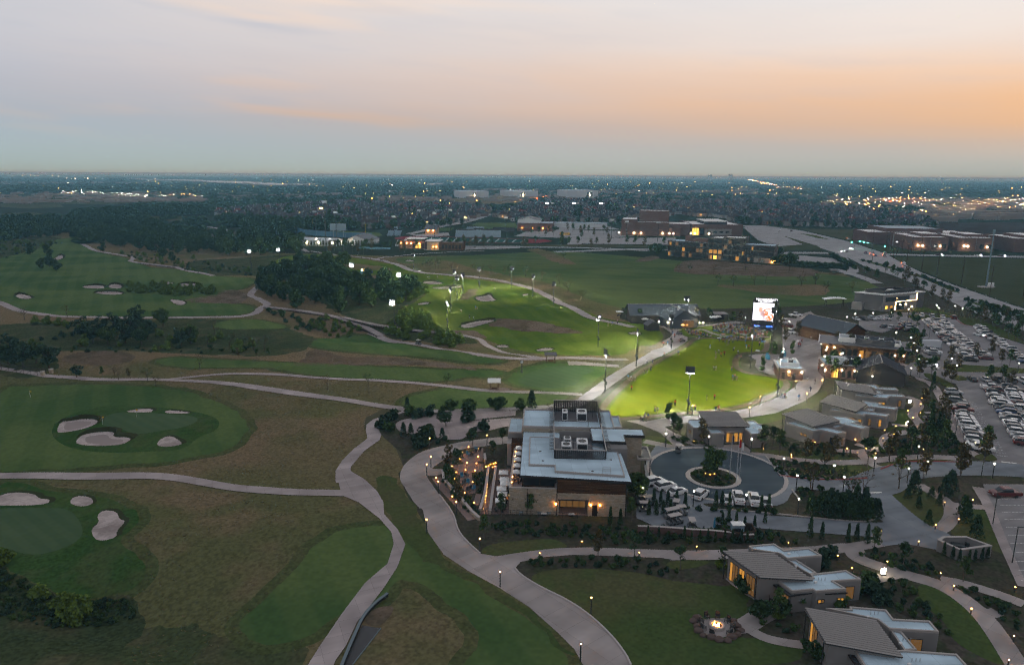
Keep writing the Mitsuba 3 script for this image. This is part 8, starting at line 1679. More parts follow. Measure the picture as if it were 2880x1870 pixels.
# ------------------------------------------------------------------ campus details
k = thing('fire_pit', 'round stone fire pit with bright flames ringed by boulders and chairs', 'fire pit'); p = (29.1, 89.9)
part(k, 'stone_rim', MB().prism(Point(p).buffer(1.05).difference(Point(p).buffer(.72)), 0, .5).mesh(), 'm_kerb'); part(k, 'ember_bed', MB().prism(Point(p).buffer(.73), .02, .34).mesh(), 'm_black')
r = np.random.default_rng(5); m = MB()
for i in range(12):
	q = (p[0] + r.normal() * .28, p[1] + r.normal() * .22); m.tube((*q, .3), (q[0] + r.normal() * .06, q[1], .45 + r.uniform(.1, .55)), r.uniform(.08, .15), .01, 5, False)
scene[k + '__flame'] = ply(m.mesh(), 'm_orange', emitter=emit(None, (9, 3.6, .55), 2.5))
for i in range(13):
	a = 2.4 + i * .36; R_ = 3.0 + .25 * math.sin(i * 2.1); q = (p[0] + R_ * math.cos(a), p[1] + R_ * math.sin(a)); s = r.uniform(.45, .8)
	mm = trimesh.creation.icosphere(subdivisions=2); v = np.asarray(mm.vertices); v = v * (1 + .35 * (meshkit.noise(v * 1.7 + i * 7) - .5))[:, None] * [s, s * .8, s * .62]
	solo('boulder', f'rough brown boulder in the ring round the fire pit, {ORD[i]} clockwise', 'rock', (v + [*q, .2], np.asarray(mm.faces)), 'm_rock')
def chair(p, f, label, mat_='m_dark', z=.1):
	k = thing('garden_chair', label, 'chair'); c, s = math.cos(f), math.sin(f); o = lambda u, v: (p[0] + c * u - s * v, p[1] + s * u + c * v)
	part(k, 'seat', MB().box((*o(0, 0), z + .34), (.62, .62, .09), f).mesh(), mat_); part(k, 'backrest', MB().box((*o(-.32, 0), z + .4), (.09, .62, .6), f).mesh(), mat_)
	for v in (-.32, .32):
		part(k, 'armrest', MB().box((*o(0, v), z + .56), (.62, .09, .06), f).mesh(), mat_)
	for u in (-.26, .26):
		for v in (-.26, .26):
			part(k, 'leg', MB().box((*o(u, v), z), (.07, .07, .36), f).mesh(), mat_)
for i in range(8):
	a = -.9 + i * .72; chair((p[0] + 2.1 * math.cos(a), p[1] + 2.1 * math.sin(a)), a + PI, f'dark wooden garden chair at the fire pit, {ORD[i]} counter-clockwise')
for i, q in enumerate([(-8.1, 156), (-7.3, 155.3), (-8.3, 154), (-9.8, 152.7), (-8.9, 152.5), (-9.9, 142.1), (-10.3, 140.6), (-9.4, 141.1), (-9.7, 137.9), (-8.9, 137.5), (-9.7, 136.7), (-8.3, 134.8), (-7.6, 134.4), (-8.5, 133.6)]):
	chair(q, i * 1.9, f'dark cushioned lounge chair in the lit clubhouse garden, {ORD[i]} from the back', 'm_teal' if i % 3 == 0 else 'm_dark', .1)
for i, q in enumerate([(1.9, 124), (5.3, 124), (7.2, 123.9), (0.5, 124.5)]):
	chair(q, -1.5, f'grey cushioned lounge chair against the clubhouse front wall, {ORD[i]} from the left', 'm_bluemetal', .1)
for i, q in enumerate([(6.2, 123.6), (11.3, 123.5)]):
	k = thing('low_table', f'low square table before the clubhouse front wall, {("left", "right")[i]} one', 'table'); part(k, 'table_top', MB().box((*q, .42), (1.1, .8, .06)).mesh(), 'm_unit'); part(k, 'base', MB().box((*q, .05), (.7, .5, .37)).mesh(), 'm_dark')
for i, q in enumerate([(37, 101.7), (37.2, 100.3), (39.6, 95.1), (42.1, 83.8), (43, 84.7)]):
	k = thing('patio_table', f'round warm-lit patio table beside a near cottage, {ORD[i]} from the left', 'table')
	part(k, 'table_top', MB().tube((*q, .72), (*q, .78), .7, .7, 14).mesh(), 'm_unit'); part(k, 'stem', MB().tube((*q, .08), (*q, .72), .08, .08, 6).mesh(), 'm_dark')
	for a in range(3):
		chair((q[0] + 1.1 * math.cos(a * 2.1), q[1] + 1.1 * math.sin(a * 2.1)), a * 2.1 + PI, f'patio chair at the {ORD[i]} round cottage table, {ORD[a]} of three', 'm_dark', .08)
for i, q in enumerate([(36.4, 102.7), (39.3, 97.1), (43, 84.5), (38.1, 98.9)]):
	bulb(q, 2.6, f'under the eaves of a near cottage, {ORD[i]} from the left', .10)
k = thing('lantern_sign', 'small glowing cube sign on the walk behind the nearest cottages', 'sign'); q = (59.5, 103.7); part(k, 'base', MB().box((*q, .05), (.8, .5, .2)).mesh(), 'm_dark'); lit(k + '__panel', 'box_pale', (*q, .75), .75, .3, .9, .3)
for i, q in enumerate([(111.9, 192.8), (101.4, 174.5), (85, 159)]):
	k = thing('lantern_sign', f'small glowing box sign at the cottage walk, {ORD[i]} from the back', 'sign'); part(k, 'base', MB().box((*q, .05), (.7, .5, .2)).mesh(), 'm_dark'); lit(k + '__panel', 'box_pale', (*q, .7), .7, .3, .8, .3)
# flag poles on the island
for i, (q, h, t) in enumerate(zip([(46.5, 142.6), (46.5, 138.1), (47.9, 140.6)], (9.0, 10.0, 8.4), ('left', 'tallest middle', 'right'))):
	k = thing('flag_pole', f'{t} white flagpole with hanging flag on the round island', 'flagpole')
	part(k, 'pole', MB().tube((*q, .1), (*q, h), .09, .05, 8).mesh(), 'm_polepale'); part(k, 'finial', MB().ball((*q, h + .1), (.14, .14, .14), 1).mesh(), 'm_yellow')
	m = MB()
	for j in range(4):
		m.quad((q[0] + .08 + .1 * j, q[1] + .08 * (j % 2), h - 2.0), (q[0] + .18 + .1 * j, q[1] + .08 * ((j + 1) % 2), h - 2.0), (q[0] + .18 + .1 * j, q[1] + .08 * ((j + 1) % 2), h - .3), (q[0] + .08 + .1 * j, q[1] + .08 * (j % 2), h - .3))
	part(k, 'flag', m.mesh(), ('m_cloth_navy', 'm_cloth_red', 'm_cloth_white')[i])
# walls, enclosure, bollards
k = thing('bin_enclosure', 'roofless stone bin enclosure with dark inside at the bend of the service road', 'enclosure')
q = [(72.5, 111.5), (74.1, 112.7), (78.1, 112.8), (80.5, 109.6), (74.3, 108.1)]; part(k, 'wall', MB().prism(ring(q, .35), 0, 2.0).mesh(), 'm_stucco'); part(k, 'floor', MB().prism(Polygon(q).buffer(-.36), 0.02, .1).mesh(), 'm_drive'); part(k, 'wall_cap', MB().prism(ring(q, .42, .06), 2.0, 2.1).mesh(), 'm_trim')
for i, a in enumerate([(76.1, 111.6), (78.9, 112.4)]):
	solo('waste_bin', f'dark green waste skip inside the bin enclosure, {("left", "right")[i]} one', 'bin', MB().box((*a, .1), (1.9, 1.3, 1.1), -.3).mesh(), 'm_pole')
row('cypress', 'cypress', 'small dark conifer against the bin enclosure wall', 'tree', [(72.8, 109.9), (73.7, 108.9), (74.3, 108), (75.9, 108), (76.7, 107.8), (78.2, 108.3), (79.6, 109)], size=.6)
k = thing('loading_wall', 'long dark brick wall behind the cart yard with slatted gate', 'wall')
for nm, pts, h in (('wall', [(22.6, 117.2), (26.2, 117), (29.7, 116.5), (31.9, 116.1), (35.2, 115.8), (38.4, 115.1), (41.2, 114.2), (42.3, 114.4)], 1.3),):
	part(k, nm, MB().prism(LineString(pts).buffer(.18, cap_style='flat'), 0, h).mesh(), 'm_brick'); part(k, 'wall_cap', MB().prism(LineString(pts).buffer(.24, cap_style='flat'), h, h + .1).mesh(), 'm_kerb')
part(k, 'yard_fence', MB().prism(LineString([(37.4, 116.2), (39.6, 114.4), (42.9, 115.2), (43, 117.9), (40.7, 118.1)]).buffer(.12, cap_style='flat'), 0, 1.6).mesh(), 'm_bark')
k = thing('generator', 'small grey generator cabinet inside the slatted yard', 'machine'); q = (40.2, 116.9); part(k, 'cabinet', MB().box((*q, .1), (2.0, 1.4, 1.9)).mesh(), 'm_bluemetal'); part(k, 'roof', MB().box((*q, 2.0), (2.2, 1.6, .1)).mesh(), 'm_unit'); part(k, 'louvre', MB().box((q[0] - .2, q[1] - .72, .5), (1.2, .04, 1.0)).mesh(), 'm_dark')
for i, q in enumerate([(33.2, 118), (34.5, 117.8), (35.7, 117.3), (31.7, 117.5)]):
	solo('bollard', f'slim dark bollard across the cart yard mouth, {ORD[i]} of four', 'bollard', MB().tube((*q, 0), (*q, 1.1), .09, .09, 8).mesh(), 'm_black')
k = thing('folded_parasol', 'tall folded dark parasol beside the cart yard', 'parasol'); q = (36.3, 117.6); part(k, 'pole', MB().tube((*q, 0), (*q, 2.9), .04, .04, 6).mesh(), 'm_dark'); part(k, 'canopy', MB().tube((*q, 1.0), (*q, 2.8), .22, .1, 8).mesh(), 'm_teal'); part(k, 'foot', MB().tube((*q, 0), (*q, .15), .4, .4, 10).mesh(), 'm_kerb')
k = thing('hedge', 'clipped low hedge on the far side of the cart yard', 'hedge')
labels[part(k, 'foliage', leaves(np.random.default_rng(3), 1600, [((x, y, .6), (.8, .5, .6)) for x, y in [LineString([(32.1, 117.1), (33.6, 116.9), (35.4, 116.7), (37.5, 116.3)]).interpolate(t, normalized=True).coords[0] for t in np.linspace(0, 1, 14)]], .16), 'm_leafdark')] = {'kind': 'stuff'}
part(k, 'stem', MB().tube((*(33.6, 116.9), 0), (*(33.6, 116.9), .6), .05, .03, 5).mesh(), 'm_bark')
k = thing('garden_wall', 'long low stone garden wall with lamps left of the clubhouse terrace', 'wall')
for pts, h in (([(-4.9, 144.4), (-5, 136.8), (-5.2, 131), (-5.8, 124.2)], .8), ([(-3.3, 144.9), (-3.6, 134.8), (-3.9, 123.9)], .8), ([(-14.6, 142.9), (-14, 138.7), (-11.3, 132.8), (-9.3, 128.4), (-7.3, 123.9), (-5.8, 121.3)], .7), ([(-6, 151.3), (-5.7, 147.6)], 1.1)):
	part(k, 'wall', MB().prism(LineString(pts).buffer(.22, cap_style='flat'), 0, h).mesh(), 'm_stone'); part(k, 'wall_cap', MB().prism(LineString(pts).buffer(.28, cap_style='flat'), h, h + .1).mesh(), 'm_kerb')
k = thing('terrace_railing', 'thin dark railing along the front edge of the clubhouse terrace', 'railing')
rl = np.array([(-7.1, 123.9), (-2.5, 124.3), (2.2, 123.3), (8.2, 122.8), (13.7, 122.5)])
for j in range(len(rl) - 1):
	for t in np.linspace(0, 1, 5)[:-1]:
		q = rl[j] + (rl[j + 1] - rl[j]) * t; part(k, 'post', MB().tube((*q, 0), (*q, 1.05), .035, .035, 5).mesh(), 'm_dark')
	part(k, 'handrail', MB().tube((*rl[j], 1.05), (*rl[j + 1], 1.05), .035, .035, 5).tube((*rl[j], .6), (*rl[j + 1], .6), .02, .02, 4).mesh(), 'm_dark')
for i, (nm, pts) in enumerate((('redkerb', [(57, 142.6), (61.4, 140.9), (69.3, 140.3), (75.2, 141.4)]), ('redkerb', [(80.4, 146.1), (85.5, 149.6), (91.9, 151.1), (101.8, 150.2)]), ('redkerb', [(199.1, 315.1), (195.4, 304.8), (197.6, 301.3)]), ('kerb', [(57.9, 153.5), (57.2, 141.9)]), ('kerb', [(57, 135.4), (56.8, 130.4)]), ('kerb', [(71.3, 128.6), (69.5, 124.8), (66.1, 121.5), (59.6, 122.4), (46.8, 125.5), (38.4, 126.6)]), ('kerb', [(0.7, 105), (1.8, 102.7), (5.2, 99.1), (8.4, 96.4), (11.4, 92.7), (14, 87.9), (15.4, 83.8), (15.7, 81.7)]), ('kerb', [(-14.2, 132.1), (-10.6, 123.8), (-9.5, 117.4), (-7.1, 112.7), (-5.1, 109.6)]))):
	struct('kerb_stone', MB().prism(LineString(smooth_ring(pts, 2, False)).buffer(.12, cap_style='flat'), 0, .22).mesh(), 'm_' + nm)
# painted bay lines and arrows
m = MB()
def line(a, b, w=.11, z=.125):
	a, b = np.asarray(a), np.asarray(b); d = b - a; nn = np.array([-d[1], d[0]]) / np.linalg.norm(d) * w / 2
	m.quad((*(a - nn), z), (*(b - nn), z), (*(b + nn), z), (*(a + nn), z))
a, b, c, d = (96.4, 131.7), (75.7, 93.3), (101.6, 131.8), (81.8, 93.4)
for i in range(22):
	t = i / 13.0; p0 = np.array(a) + (np.array(b) - np.array(a)) * t; p1 = np.array(c) + (np.array(d) - np.array(c)) * t
	line(p0, p1)
for pts, n_, L in (([(126.4, 196.5), (108.5, 155.8)], 23, 5.2), ([(142.8, 207.6), (120.8, 159.2)], 26, 5.2)):
	A_, B_ = np.array(pts[0]), np.array(pts[1]); dd = (B_ - A_) / np.linalg.norm(B_ - A_); nn = np.array([dd[1], -dd[0]]); nn = nn * (1 if nn[0] > 0 else -1)
	for i in range(n_):
		q = A_ + (B_ - A_) * i / (n_ - 1); line(q - nn * .3, q + nn * L)
line((109.7, 150.8), (112.5, 149.8), .5); line((68.8, 133.8), (74.8, 134.4), .5)
struct('bay_marking', m.mesh(), 'm_line')
m = MB()
def dashes(pts, w=.14, dash=3.0, gap=9.0, z=.085):
	ls = LineString(pts); s = 0
	while s + dash < ls.length:
		line(ls.interpolate(s).coords[0], ls.interpolate(s + dash).coords[0], w, z); s += dash + gap
dashes([(305, 898), (316, 786), (298.6, 651.8), (287.8, 546.5), (270.8, 462.4), (258.3, 389.8), (247.2, 328.8)]); dashes([(289, 872), (294, 737), (276.7, 611.6), (257.7, 500), (245.2, 428.4), (226.5, 351.7), (220.9, 310.6)]); dashes([(310.1, 589.9), (347.3, 586.3), (428, 579.6)]); dashes([(8.2, 641.1), (80.4, 631.9), (116.1, 612.2)])
struct('lane_marking', m.mesh(), 'm_line')
k = thing('traffic_cone_sign', 'small stop sign on a thin post at the car park exit', 'sign'); q = (110.7, 154.1); part(k, 'post', MB().tube((*q, 0), (*q, 2.0), .035, .035, 5).mesh(), 'm_steel'); part(k, 'plate', MB().tube((q[0], q[1] - .02, 2.1), (q[0], q[1] + .02, 2.1), .38, .38, 8).mesh(), 'm_steel')
for i, (x, y) in enumerate([(90.6, 242.6), (95.1, 246.9)]):
	k = thing('blue_lounge', f'curved high-backed blue lounge seat by the tree at the kiosk, {("left", "right")[i]} half', 'seat'); m = MB()
	for j in range(7):
		a0 = (2.0 if i == 0 else -1.1) + j * .32; q = (x + 1.9 * math.cos(a0), y + 1.9 * math.sin(a0)); m.box((*q, .1), (.25, .7, 1.7), a0)
	part(k, 'backrest', m.mesh(), 'm_teal'); m = MB()
	for j in range(7):
		a0 = (2.0 if i == 0 else -1.1) + j * .32; m.box((x + 1.5 * math.cos(a0), y + 1.5 * math.sin(a0), .1), (.6, .6, .42), a0)
	part(k, 'seat', m.mesh(), 'm_bluemetal')

# ------------------------------------------------------------------ beyond the course: schools, sports ground, houses, town
def slab_block(k, fr, u0, v0, u1, v1, h, wall, roof='m_unit', par=.5, name='wall', base=0.0):
	g = fr.rect(u0, v0, u1, v1)
	part(k, name, MB().prism(Polygon(g), base, h - .15).mesh(), wall); part(k, 'roof', MB().prism(Polygon(g).buffer(-.3), h - .149, h).mesh(), roof); part(k, 'parapet', MB().prism(ring(g, .4, .05), h - .148, h + par).mesh(), wall)
# glass office block behind the range
k = thing('office_block', 'long dark three-storey glass office block with warm lit atrium above the range', 'building')
fr = Frame((123.5, 572.2), (158.9, 543.1)); f2 = Frame((158.9, 543.1), (192, 525.4)); W1, W2 = fr.L, f2.L
slab_block(k, fr, 0, 0, W1 * .78, 16, 12.2, 'm_dark', 'm_roofwhite', .3); slab_block(k, fr, W1 * .74, -.6, W1 + .5, 18, 16.4, 'm_black', 'm_unit', .4)
slab_block(k, f2, 0, -.4, W2 * .42, 18, 17.0, 'm_black', 'm_unit', .6); slab_block(k, f2, W2 * .36, -.6, W2, 15, 12.6, 'm_dark', 'm_roofwhite', .3); slab_block(k, fr, W1 * .4, 5, W1 * .8, 13, 15.0, 'm_brick', 'm_dark', .1, base=12.2); slab_block(k, fr, W1 * .26, 6, W1 * .38, 13, 16.5, 'm_brick', 'm_dark', .1, base=12.2)
for z in (3.9, 8.1):
	part(k, 'floor_band', bx(fr, -.8, -1.0, z, W1 * .80, 0, z + .7), 'm_black'); part(k, 'floor_band', bx(f2, W2 * .2, -1.2, z, W2 + .8, -.4, z + .7), 'm_black')
part(k, 'balcony_roof', bx(fr, -3.0, -1.4, 8.4, W1 * .5, 0, 9.0), 'm_dark')
rr = np.random.default_rng(44)
for fi, (f_, v, u0, u1, n_, floors) in enumerate(((fr, -.02, .5, W1 * .72, 11, 3), (f2, -.62, W2 * .38, W2 - .5, 11, 3), (fr, -.66, W1 * .76, W1, 3, 4), (f2, -.46, .6, W2 * .34, 4, 4))):
	for z0, z1 in ((.5, 3.6), (4.8, 7.8), (9.0, 11.6), (13, 15.4))[:floors]:
		for i in range(n_):
			x = rr.uniform(); p0, p1 = f_.p(u0 + (u1 - u0) * (i + .1) / n_, v), f_.p(u0 + (u1 - u0) * (i + .9) / n_, v)
			sort = AMBER if x < .07 else (AMBER_DIM if x < .22 else None)
			if fi == 2:
				sort = (YELLOW, AMBER, AMBER_DIM, None)[0 if z0 < 1 else 1 if z0 < 6 else 3]
			pane(k, p0, p1, z0, z1, sort, cols=2)
part(k, 'stone_base', bx(f2, W2 * .62, -.9, 0, W2 * .98, -.62, 3.6), 'm_stucco')
wall_lights(k, [(*f2.p(W2 + .5, -.8), 2.0), (*f2.p(W2 - 1, -1.6), 1.4)], 'ball_warm', r=.7)
# school: stage tower and hall
k = thing('school_theatre', 'massive brown brick school theatre with a tall windowless stage tower', 'building')
fr = Frame((117, 778), (166, 768)); W_ = fr.L
slab_block(k, fr, 0, 0, W_ * .33, 40, 16.5, 'm_brick'); slab_block(k, fr, W_ * .02, -4, W_ * .33, 0, 10.5, 'm_brick'); slab_block(k, fr, W_ * .32, -3, W_, 18, 13.6, 'm_brick', par=.7); slab_block(k, fr, W_ * .36, 18, W_, 44, 25, 'm_brick', par=.6); slab_block(k, fr, 0, -6, W_, -4.1, 6.2, 'm_brick', 'm_bluemetal', .3)
slab_block(k, fr, W_, 8, W_ * 1.45, 44, 12, 'm_brick'); slab_block(k, fr, W_, 0, W_ * 1.25, 8, 8, 'm_brick')
wall_lights(k, [(*fr.p(W_ * t, -6.6), 3.2) for t in (-.04, .28, .43, .87, 1.02, 1.1)], 'ball_white', r=.45)
k = thing('school_library', 'flat-roofed school block with stepped skylights and a lit yellow corner', 'building')
fr = Frame((192, 774), (246, 772)); W_ = fr.L
slab_block(k, fr, 0, 0, W_, 70, 11.2, 'm_brick', 'm_unit', 1.0)
for j in range(3):
	part(k, 'skylight', bx(fr, W_ * .32, 16 + j * 16, 11.2, W_ * .76, 26 + j * 16, 14.2), 'm_dark'); part(k, 'skylight_roof', bx(fr, W_ * .31, 15 + j * 16, 14.2, W_ * .77, 27 + j * 16, 14.7), 'm_unit')
panes(k, fr.p(.5, -.02), fr.p(W_ * .14, -.02), .6, 8.2, 3, .1, YELLOW, (0, 1, 2)); pane(k, fr.p(W_ * .16, -.02), fr.p(W_ * .25, -.02), .6, 8.2, None, cols=3)
part(k, 'pale_wall', bx(fr, W_ * .25, -.35, .5, W_ * .78, 0, 7.4), 'm_stucco'); panes(k, fr.p(W_ * .28, -.36), fr.p(W_ * .76, -.36), 3.2, 5.0, 4, .4)
wall_lights(k, [(*fr.p(W_ * t, -1), 2.6) for t in (-.02, .06, .34)] + [(*fr.p(W_ + .5, v), 2.6) for v in (4, 14, 24, 34, 44)], 'ball_white', r=.5)
k = thing('school_gym', 'low brown and pale-blue school gymnasium left of the bus', 'building')
fr = Frame((5, 829), (46, 825)); W_ = fr.L
slab_block(k, fr, 0, 0, W_, 40, 8.5, 'm_brick', 'm_bluemetal', .4); part(k, 'upper_hall', hullmesh([(*fr.p(u, v), z) for u, v, z in ((0, 8, 8.5), (W_ * .62, 8, 8.5), (0, 40, 8.5), (W_ * .62, 40, 8.5), (0, 8, 12), (W_ * .62, 8, 12), (0, 40, 12), (W_ * .62, 40, 12), (W_ * .3, 8, 15), (W_ * .3, 40, 15))]), 'm_whitewall')
gb_ = MB(); gb_.slab([fr.p(-1, 7), fr.p(W_ * .3, 7), fr.p(W_ * .3, 41), fr.p(-1, 41)], (11.9, 15.2, 15.2, 11.9), .3); gb_.slab([fr.p(W_ * .3, 7), fr.p(W_ * .64, 7), fr.p(W_ * .64, 41), fr.p(W_ * .3, 41)], (15.2, 11.9, 11.9, 15.2), .3); part(k, 'gable_roof', gb_.mesh(), 'm_seamblue')
wall_lights(k, [(*fr.p(W_ * t, -.6), 3.4) for t in (.15, .43, .72, .88)], 'ball_warm', r=.45)
# middle school on the right
k = thing('middle_school', 'long low brick school with pale wings and lit entrances right of the highway', 'building')
fr = Frame((349, 627.5), (439.6, 617)); W_ = fr.L; sc_ = W_ / 1500.0
slab_block(k, fr, -280 * sc_, 60, W_ * .85, 100, 11, 'm_brick', 'm_unit', .5); slab_block(k, fr, 60 * sc_, 70, W_ * .6, 120, 14, 'm_brick', 'm_bluemetal', .5)
for u in (0, 610 * sc_, 1360 * sc_):
	slab_block(k, fr, u, 0, u + 480 * sc_, 50, 11.5, 'm_brick', 'm_unit', .3); part(k, 'pale_wing', MB().prism(Polygon([fr.p(u - .3, 42), fr.p(u + 240 * sc_, -.3), fr.p(u + 244 * sc_, 2), fr.p(u, 44)]), 0, 11.6).mesh(), 'm_stucco'); slab_block(k, fr, u + 200 * sc_, 14, u + 470 * sc_, 44, 13.6, 'm_brick', 'm_unit', .2, base=11.5)
	panes(k, fr.p(u + 270 * sc_, -.04), fr.p(u + 470 * sc_, -.04), 2.6, 6.0, 2, .4)
wall_lights(k, [(*fr.p(t * sc_, -.8), z) for t, z in ((370, 4.2), (1000, 4.2), (130, 4.4), (70, 4.6), (740, 4.6), (690, 4.8))], 'ball_white', r=.5)
# far sports buildings
k = thing('batting_shed', 'long white metal shed with lit bays beside the dark trees', 'building')
fr = Frame((-202.5, 645.6), (-156.4, 631.8)); W_ = fr.L
gable(k, fr.p(0, 9), fr.p(W_, 9), 9, 4.6, 6.6, 'm_whitewall', 'm_whitewall', .5); wall_lights(k, [(*fr.p(W_ * t, -.8), 3.4) for t in (.42, .67, .96)], 'ball_white', r=.7); wall_lights(k, [(*fr.p(W_ * t, 2), 6.4) for t in (.33, .6, .88)], 'ball_white', r=.35)
k = thing('indoor_centre', 'white gabled indoor sports hall with blue-grey roof behind a row of cypresses', 'building')
fr = Frame((-153.3, 645.3), (-131.9, 643.3)); W_ = fr.L; gable(k, fr.p(W_ * .62, -1), fr.p(W_ * .80, 26), W_ * .5, 5.0, 9.0, 'm_whitewall', 'm_seamblue', .5); wall_lights(k, [(*fr.p(W_ * t, -2), 3.2) for t in (.1, .45)], 'ball_white', r=.5)
row('cypress', 'cypress', '', 'tree', [LineString([(-184.8, 631.7), (-156.8, 633.4), (-145, 630.1), (-131.5, 625.3)]).interpolate(t, normalized=True).coords[0] for t in np.linspace(0, 1, 22)] + [LineString([(-129.4, 623), (-105.2, 622.1)]).interpolate(t, normalized=True).coords[0] for t in np.linspace(0, 1, 22)], 'cypresses before the white sports halls', fixed='small cypress before the white sports halls', size=1.5)
solo('blue_windbreak', 'low blue windbreak fence behind the cypress line', 'fence', MB().prism(LineString([(-132.9, 617.4), (-104.4, 612.9)]).buffer(.1, cap_style='flat'), 0, 1.4).mesh(), 'm_bluefence')
k = thing('far_restaurant', 'low modern restaurant glowing orange inside beyond the course', 'building')
fr = Frame((-97.4, 619.5), (-75.3, 616.2)); W_ = fr.L; slab_block(k, fr, 0, 0, W_, 14, 6.4, 'm_brick', 'm_unit', .3); part(k, 'upper_roof', bx(fr, W_ * .26, -1.5, 8.4, W_ * .98, 12, 9.0), 'm_unit'); part(k, 'upper_wall', bx(fr, W_ * .3, .2, 6.4, W_ * .94, 10, 8.4), 'm_dark')
panes(k, fr.p(.4, -.03), fr.p(W_ - .4, -.03), .6, 4.6, 8, .2, YELLOW, (0, 2, 3, 5, 6)); wall_lights(k, [(*fr.p(W_ * t, -1), 4.8) for t in (.06, .3, .48, .8)], 'ball_warm', r=.5)
k = thing('far_restaurant_annex', 'small stone-fronted annex with pale flying roof beside the glowing restaurant', 'building')
fr = Frame((-72.2, 607.2), (-62.3, 606.3)); W_ = fr.L; slab_block(k, fr, 0, 0, W_, 14, 6.6, 'm_stone', 'm_unit', .2); part(k, 'flying_roof', bx(fr, -1.2, -2, 7.4, W_ + 1.2, 15, 8.0), 'm_unit'); pane(k, fr.p(W_ * .4, -.03), fr.p(W_ * .7, -.03), .6, 4, AMBER, cols=2); wall_lights(k, [(*fr.p(W_ * t, -1), 3) for t in (.55, .8)], 'ball_warm', r=.4)
k = thing('brown_pavilion_hall', 'long brown hall with a row of dark windows right of the glowing restaurant', 'building')
fr = Frame((-62.3, 607.8), (-42, 606)); W_ = fr.L; slab_block(k, fr, 0, 0, W_, 14, 6.2, 'm_wood', 'm_dark', .2); panes(k, fr.p(W_ * .1, -.03), fr.p(W_ * .95, -.03), 1, 4.4, 6, .35)
k = thing('field_house', 'small tan brick field house lit at the corner of the sports ground', 'building')
fr = Frame((-95, 777), (-81, 776)); W_ = fr.L; gable(k, fr.p(0, 8), fr.p(W_, 8), 8, 5.4, 9, 'm_stone', 'm_seamblue', .8); wall_lights(k, [(*fr.p(W_ * t, -.9), 4) for t in (.3, .7)], 'ball_warm', r=.6); wall_lights(k, [(*fr.p(W_ * .2, 0), 13)], 'ball_warm', r=.5)
def bleacher(label, p0, p1, rows_, h, press=True, mat_='m_bluemetal'):
	k = thing('bleacher', label, 'grandstand'); fr = Frame(p0, p1); W_ = fr.L
	for j in range(rows_):
		part(k, 'seat_row', bx(fr, 0, j * 1.5, h * j / rows_, W_, j * 1.5 + 1.3, h * (j + 1) / rows_), mat_)
	if press:
		part(k, 'press_box', bx(fr, W_ * .38, rows_ * 1.5, h, W_ * .62, rows_ * 1.5 + 4, h + 3.4), 'm_bluemetal'); part(k, 'press_window', bx(fr, W_ * .39, rows_ * 1.5 - .1, h + 1, W_ * .61, rows_ * 1.5, h + 2.4), 'm_glass')
	part(k, 'back_rail', bx(fr, 0, rows_ * 1.5, h, W_, rows_ * 1.5 + .2, h + 1.2), 'm_dark')
bleacher('long blue-grey grandstand with press box along the football field', (-59, 739), (-12, 739), 9, 6)
bleacher('small grandstand behind the ball field', (-131, 751), (-117, 750), 6, 5, True); bleacher('small far grandstand behind the football stand', (-53, 812), (-41, 809), 5, 5, False)
bleacher('dark little grandstand near the practice field', (-23, 814), (2, 810), 4, 3.4, False, 'm_dark')
k = thing('ballpark_fence', 'curved tall blue outfield fence with yellow top on the left', 'fence')
c = smooth_ring([(-239, 791), (-223, 765), (-207, 748), (-189, 736), (-172, 726), (-156, 719), (-140, 716)], 1, False)
for i, (a, b) in enumerate(zip(c[:-1], c[1:])):
	part(k, 'panel', MB().prism(LineString([a, b]).buffer(.12, cap_style='flat'), 0, 5.4).mesh(), 'm_bluefence')
	part(k, 'post', MB().tube((*a, 0), (*a, 5.8), .16, .16, 6).mesh(), 'm_steel')
part(k, 'foul_line_rail', MB().tube((*c[0], 5.4), (*(-227, 829), 4.6), .35, .35, 5).mesh(), 'm_yellow'); part(k, 'side_panel', MB().prism(LineString([tuple(c[0]), (-224, 819)]).buffer(.12, cap_style='flat'), 0, 4.6).mesh(), 'm_dark')
for i, (q, h) in enumerate(zip([(-229, 829), (-154, 755)], (12, 12))):
	solo('foul_pole', f'thin yellow foul pole on the ball field, {("left", "right")[i]} one', 'pole', MB().tube((*q, 0), (*q, h), .2, .2, 6).mesh(), 'm_yellow')
k = thing('scoreboard', 'pale scoreboard on two posts behind the blue outfield fence', 'scoreboard'); q = (-175, 724); part(k, 'board', MB().box((*q, 7), (16, .8, 7)).mesh(), 'm_bluemetal')
for s in (-5, 5):
	part(k, 'post', MB().tube((q[0] + s, q[1], 0), (q[0] + s, q[1], 7), .3, .3, 6).mesh(), 'm_steel')
def stadium_light(q, h, label, on=None):
	k = thing('stadium_light', label, 'floodlight'); part(k, 'pole', MB().tube((*q, 0), (*q, h), .35, .2, 6).mesh(), 'm_pole'); part(k, 'lamp_bank', MB().box((*q, h), (4, .5, 1.8)).mesh(), 'm_steel')
	if on:
		lit(k + '__lit_bank', on, (q[0], q[1] - .5, h + .9), 1.9, .3, .7)
for i, (q, h, on) in enumerate(zip([(-216, 819), (-213, 780), (-158.9, 650.1), (-149, 574.5), (-120, 730), (-106, 821), (-78, 722), (-68, 791)], (24, 22, 28, 40, 20, 22, 24, 24), ('ball_warm',) + (None,) * 7)):
	stadium_light(q, h, f'tall stadium light mast round the ball field, {ORD[i]} of eight', on)
for i, (q, on) in enumerate(zip([(45, 950), (52, 951), (80, 954), (85, 954), (116, 957), (119, 957), (-7, 760), (140.4, 696.6), (100, 729), (111, 704)], ('ball_cool', None, 'ball_cool', None, 'ball_cool', None, None, None, None, None))):
	stadium_light(q, 26 if i < 6 else 18, f'light mast near the school gym and lots, {ORD[i]} of ten', on)
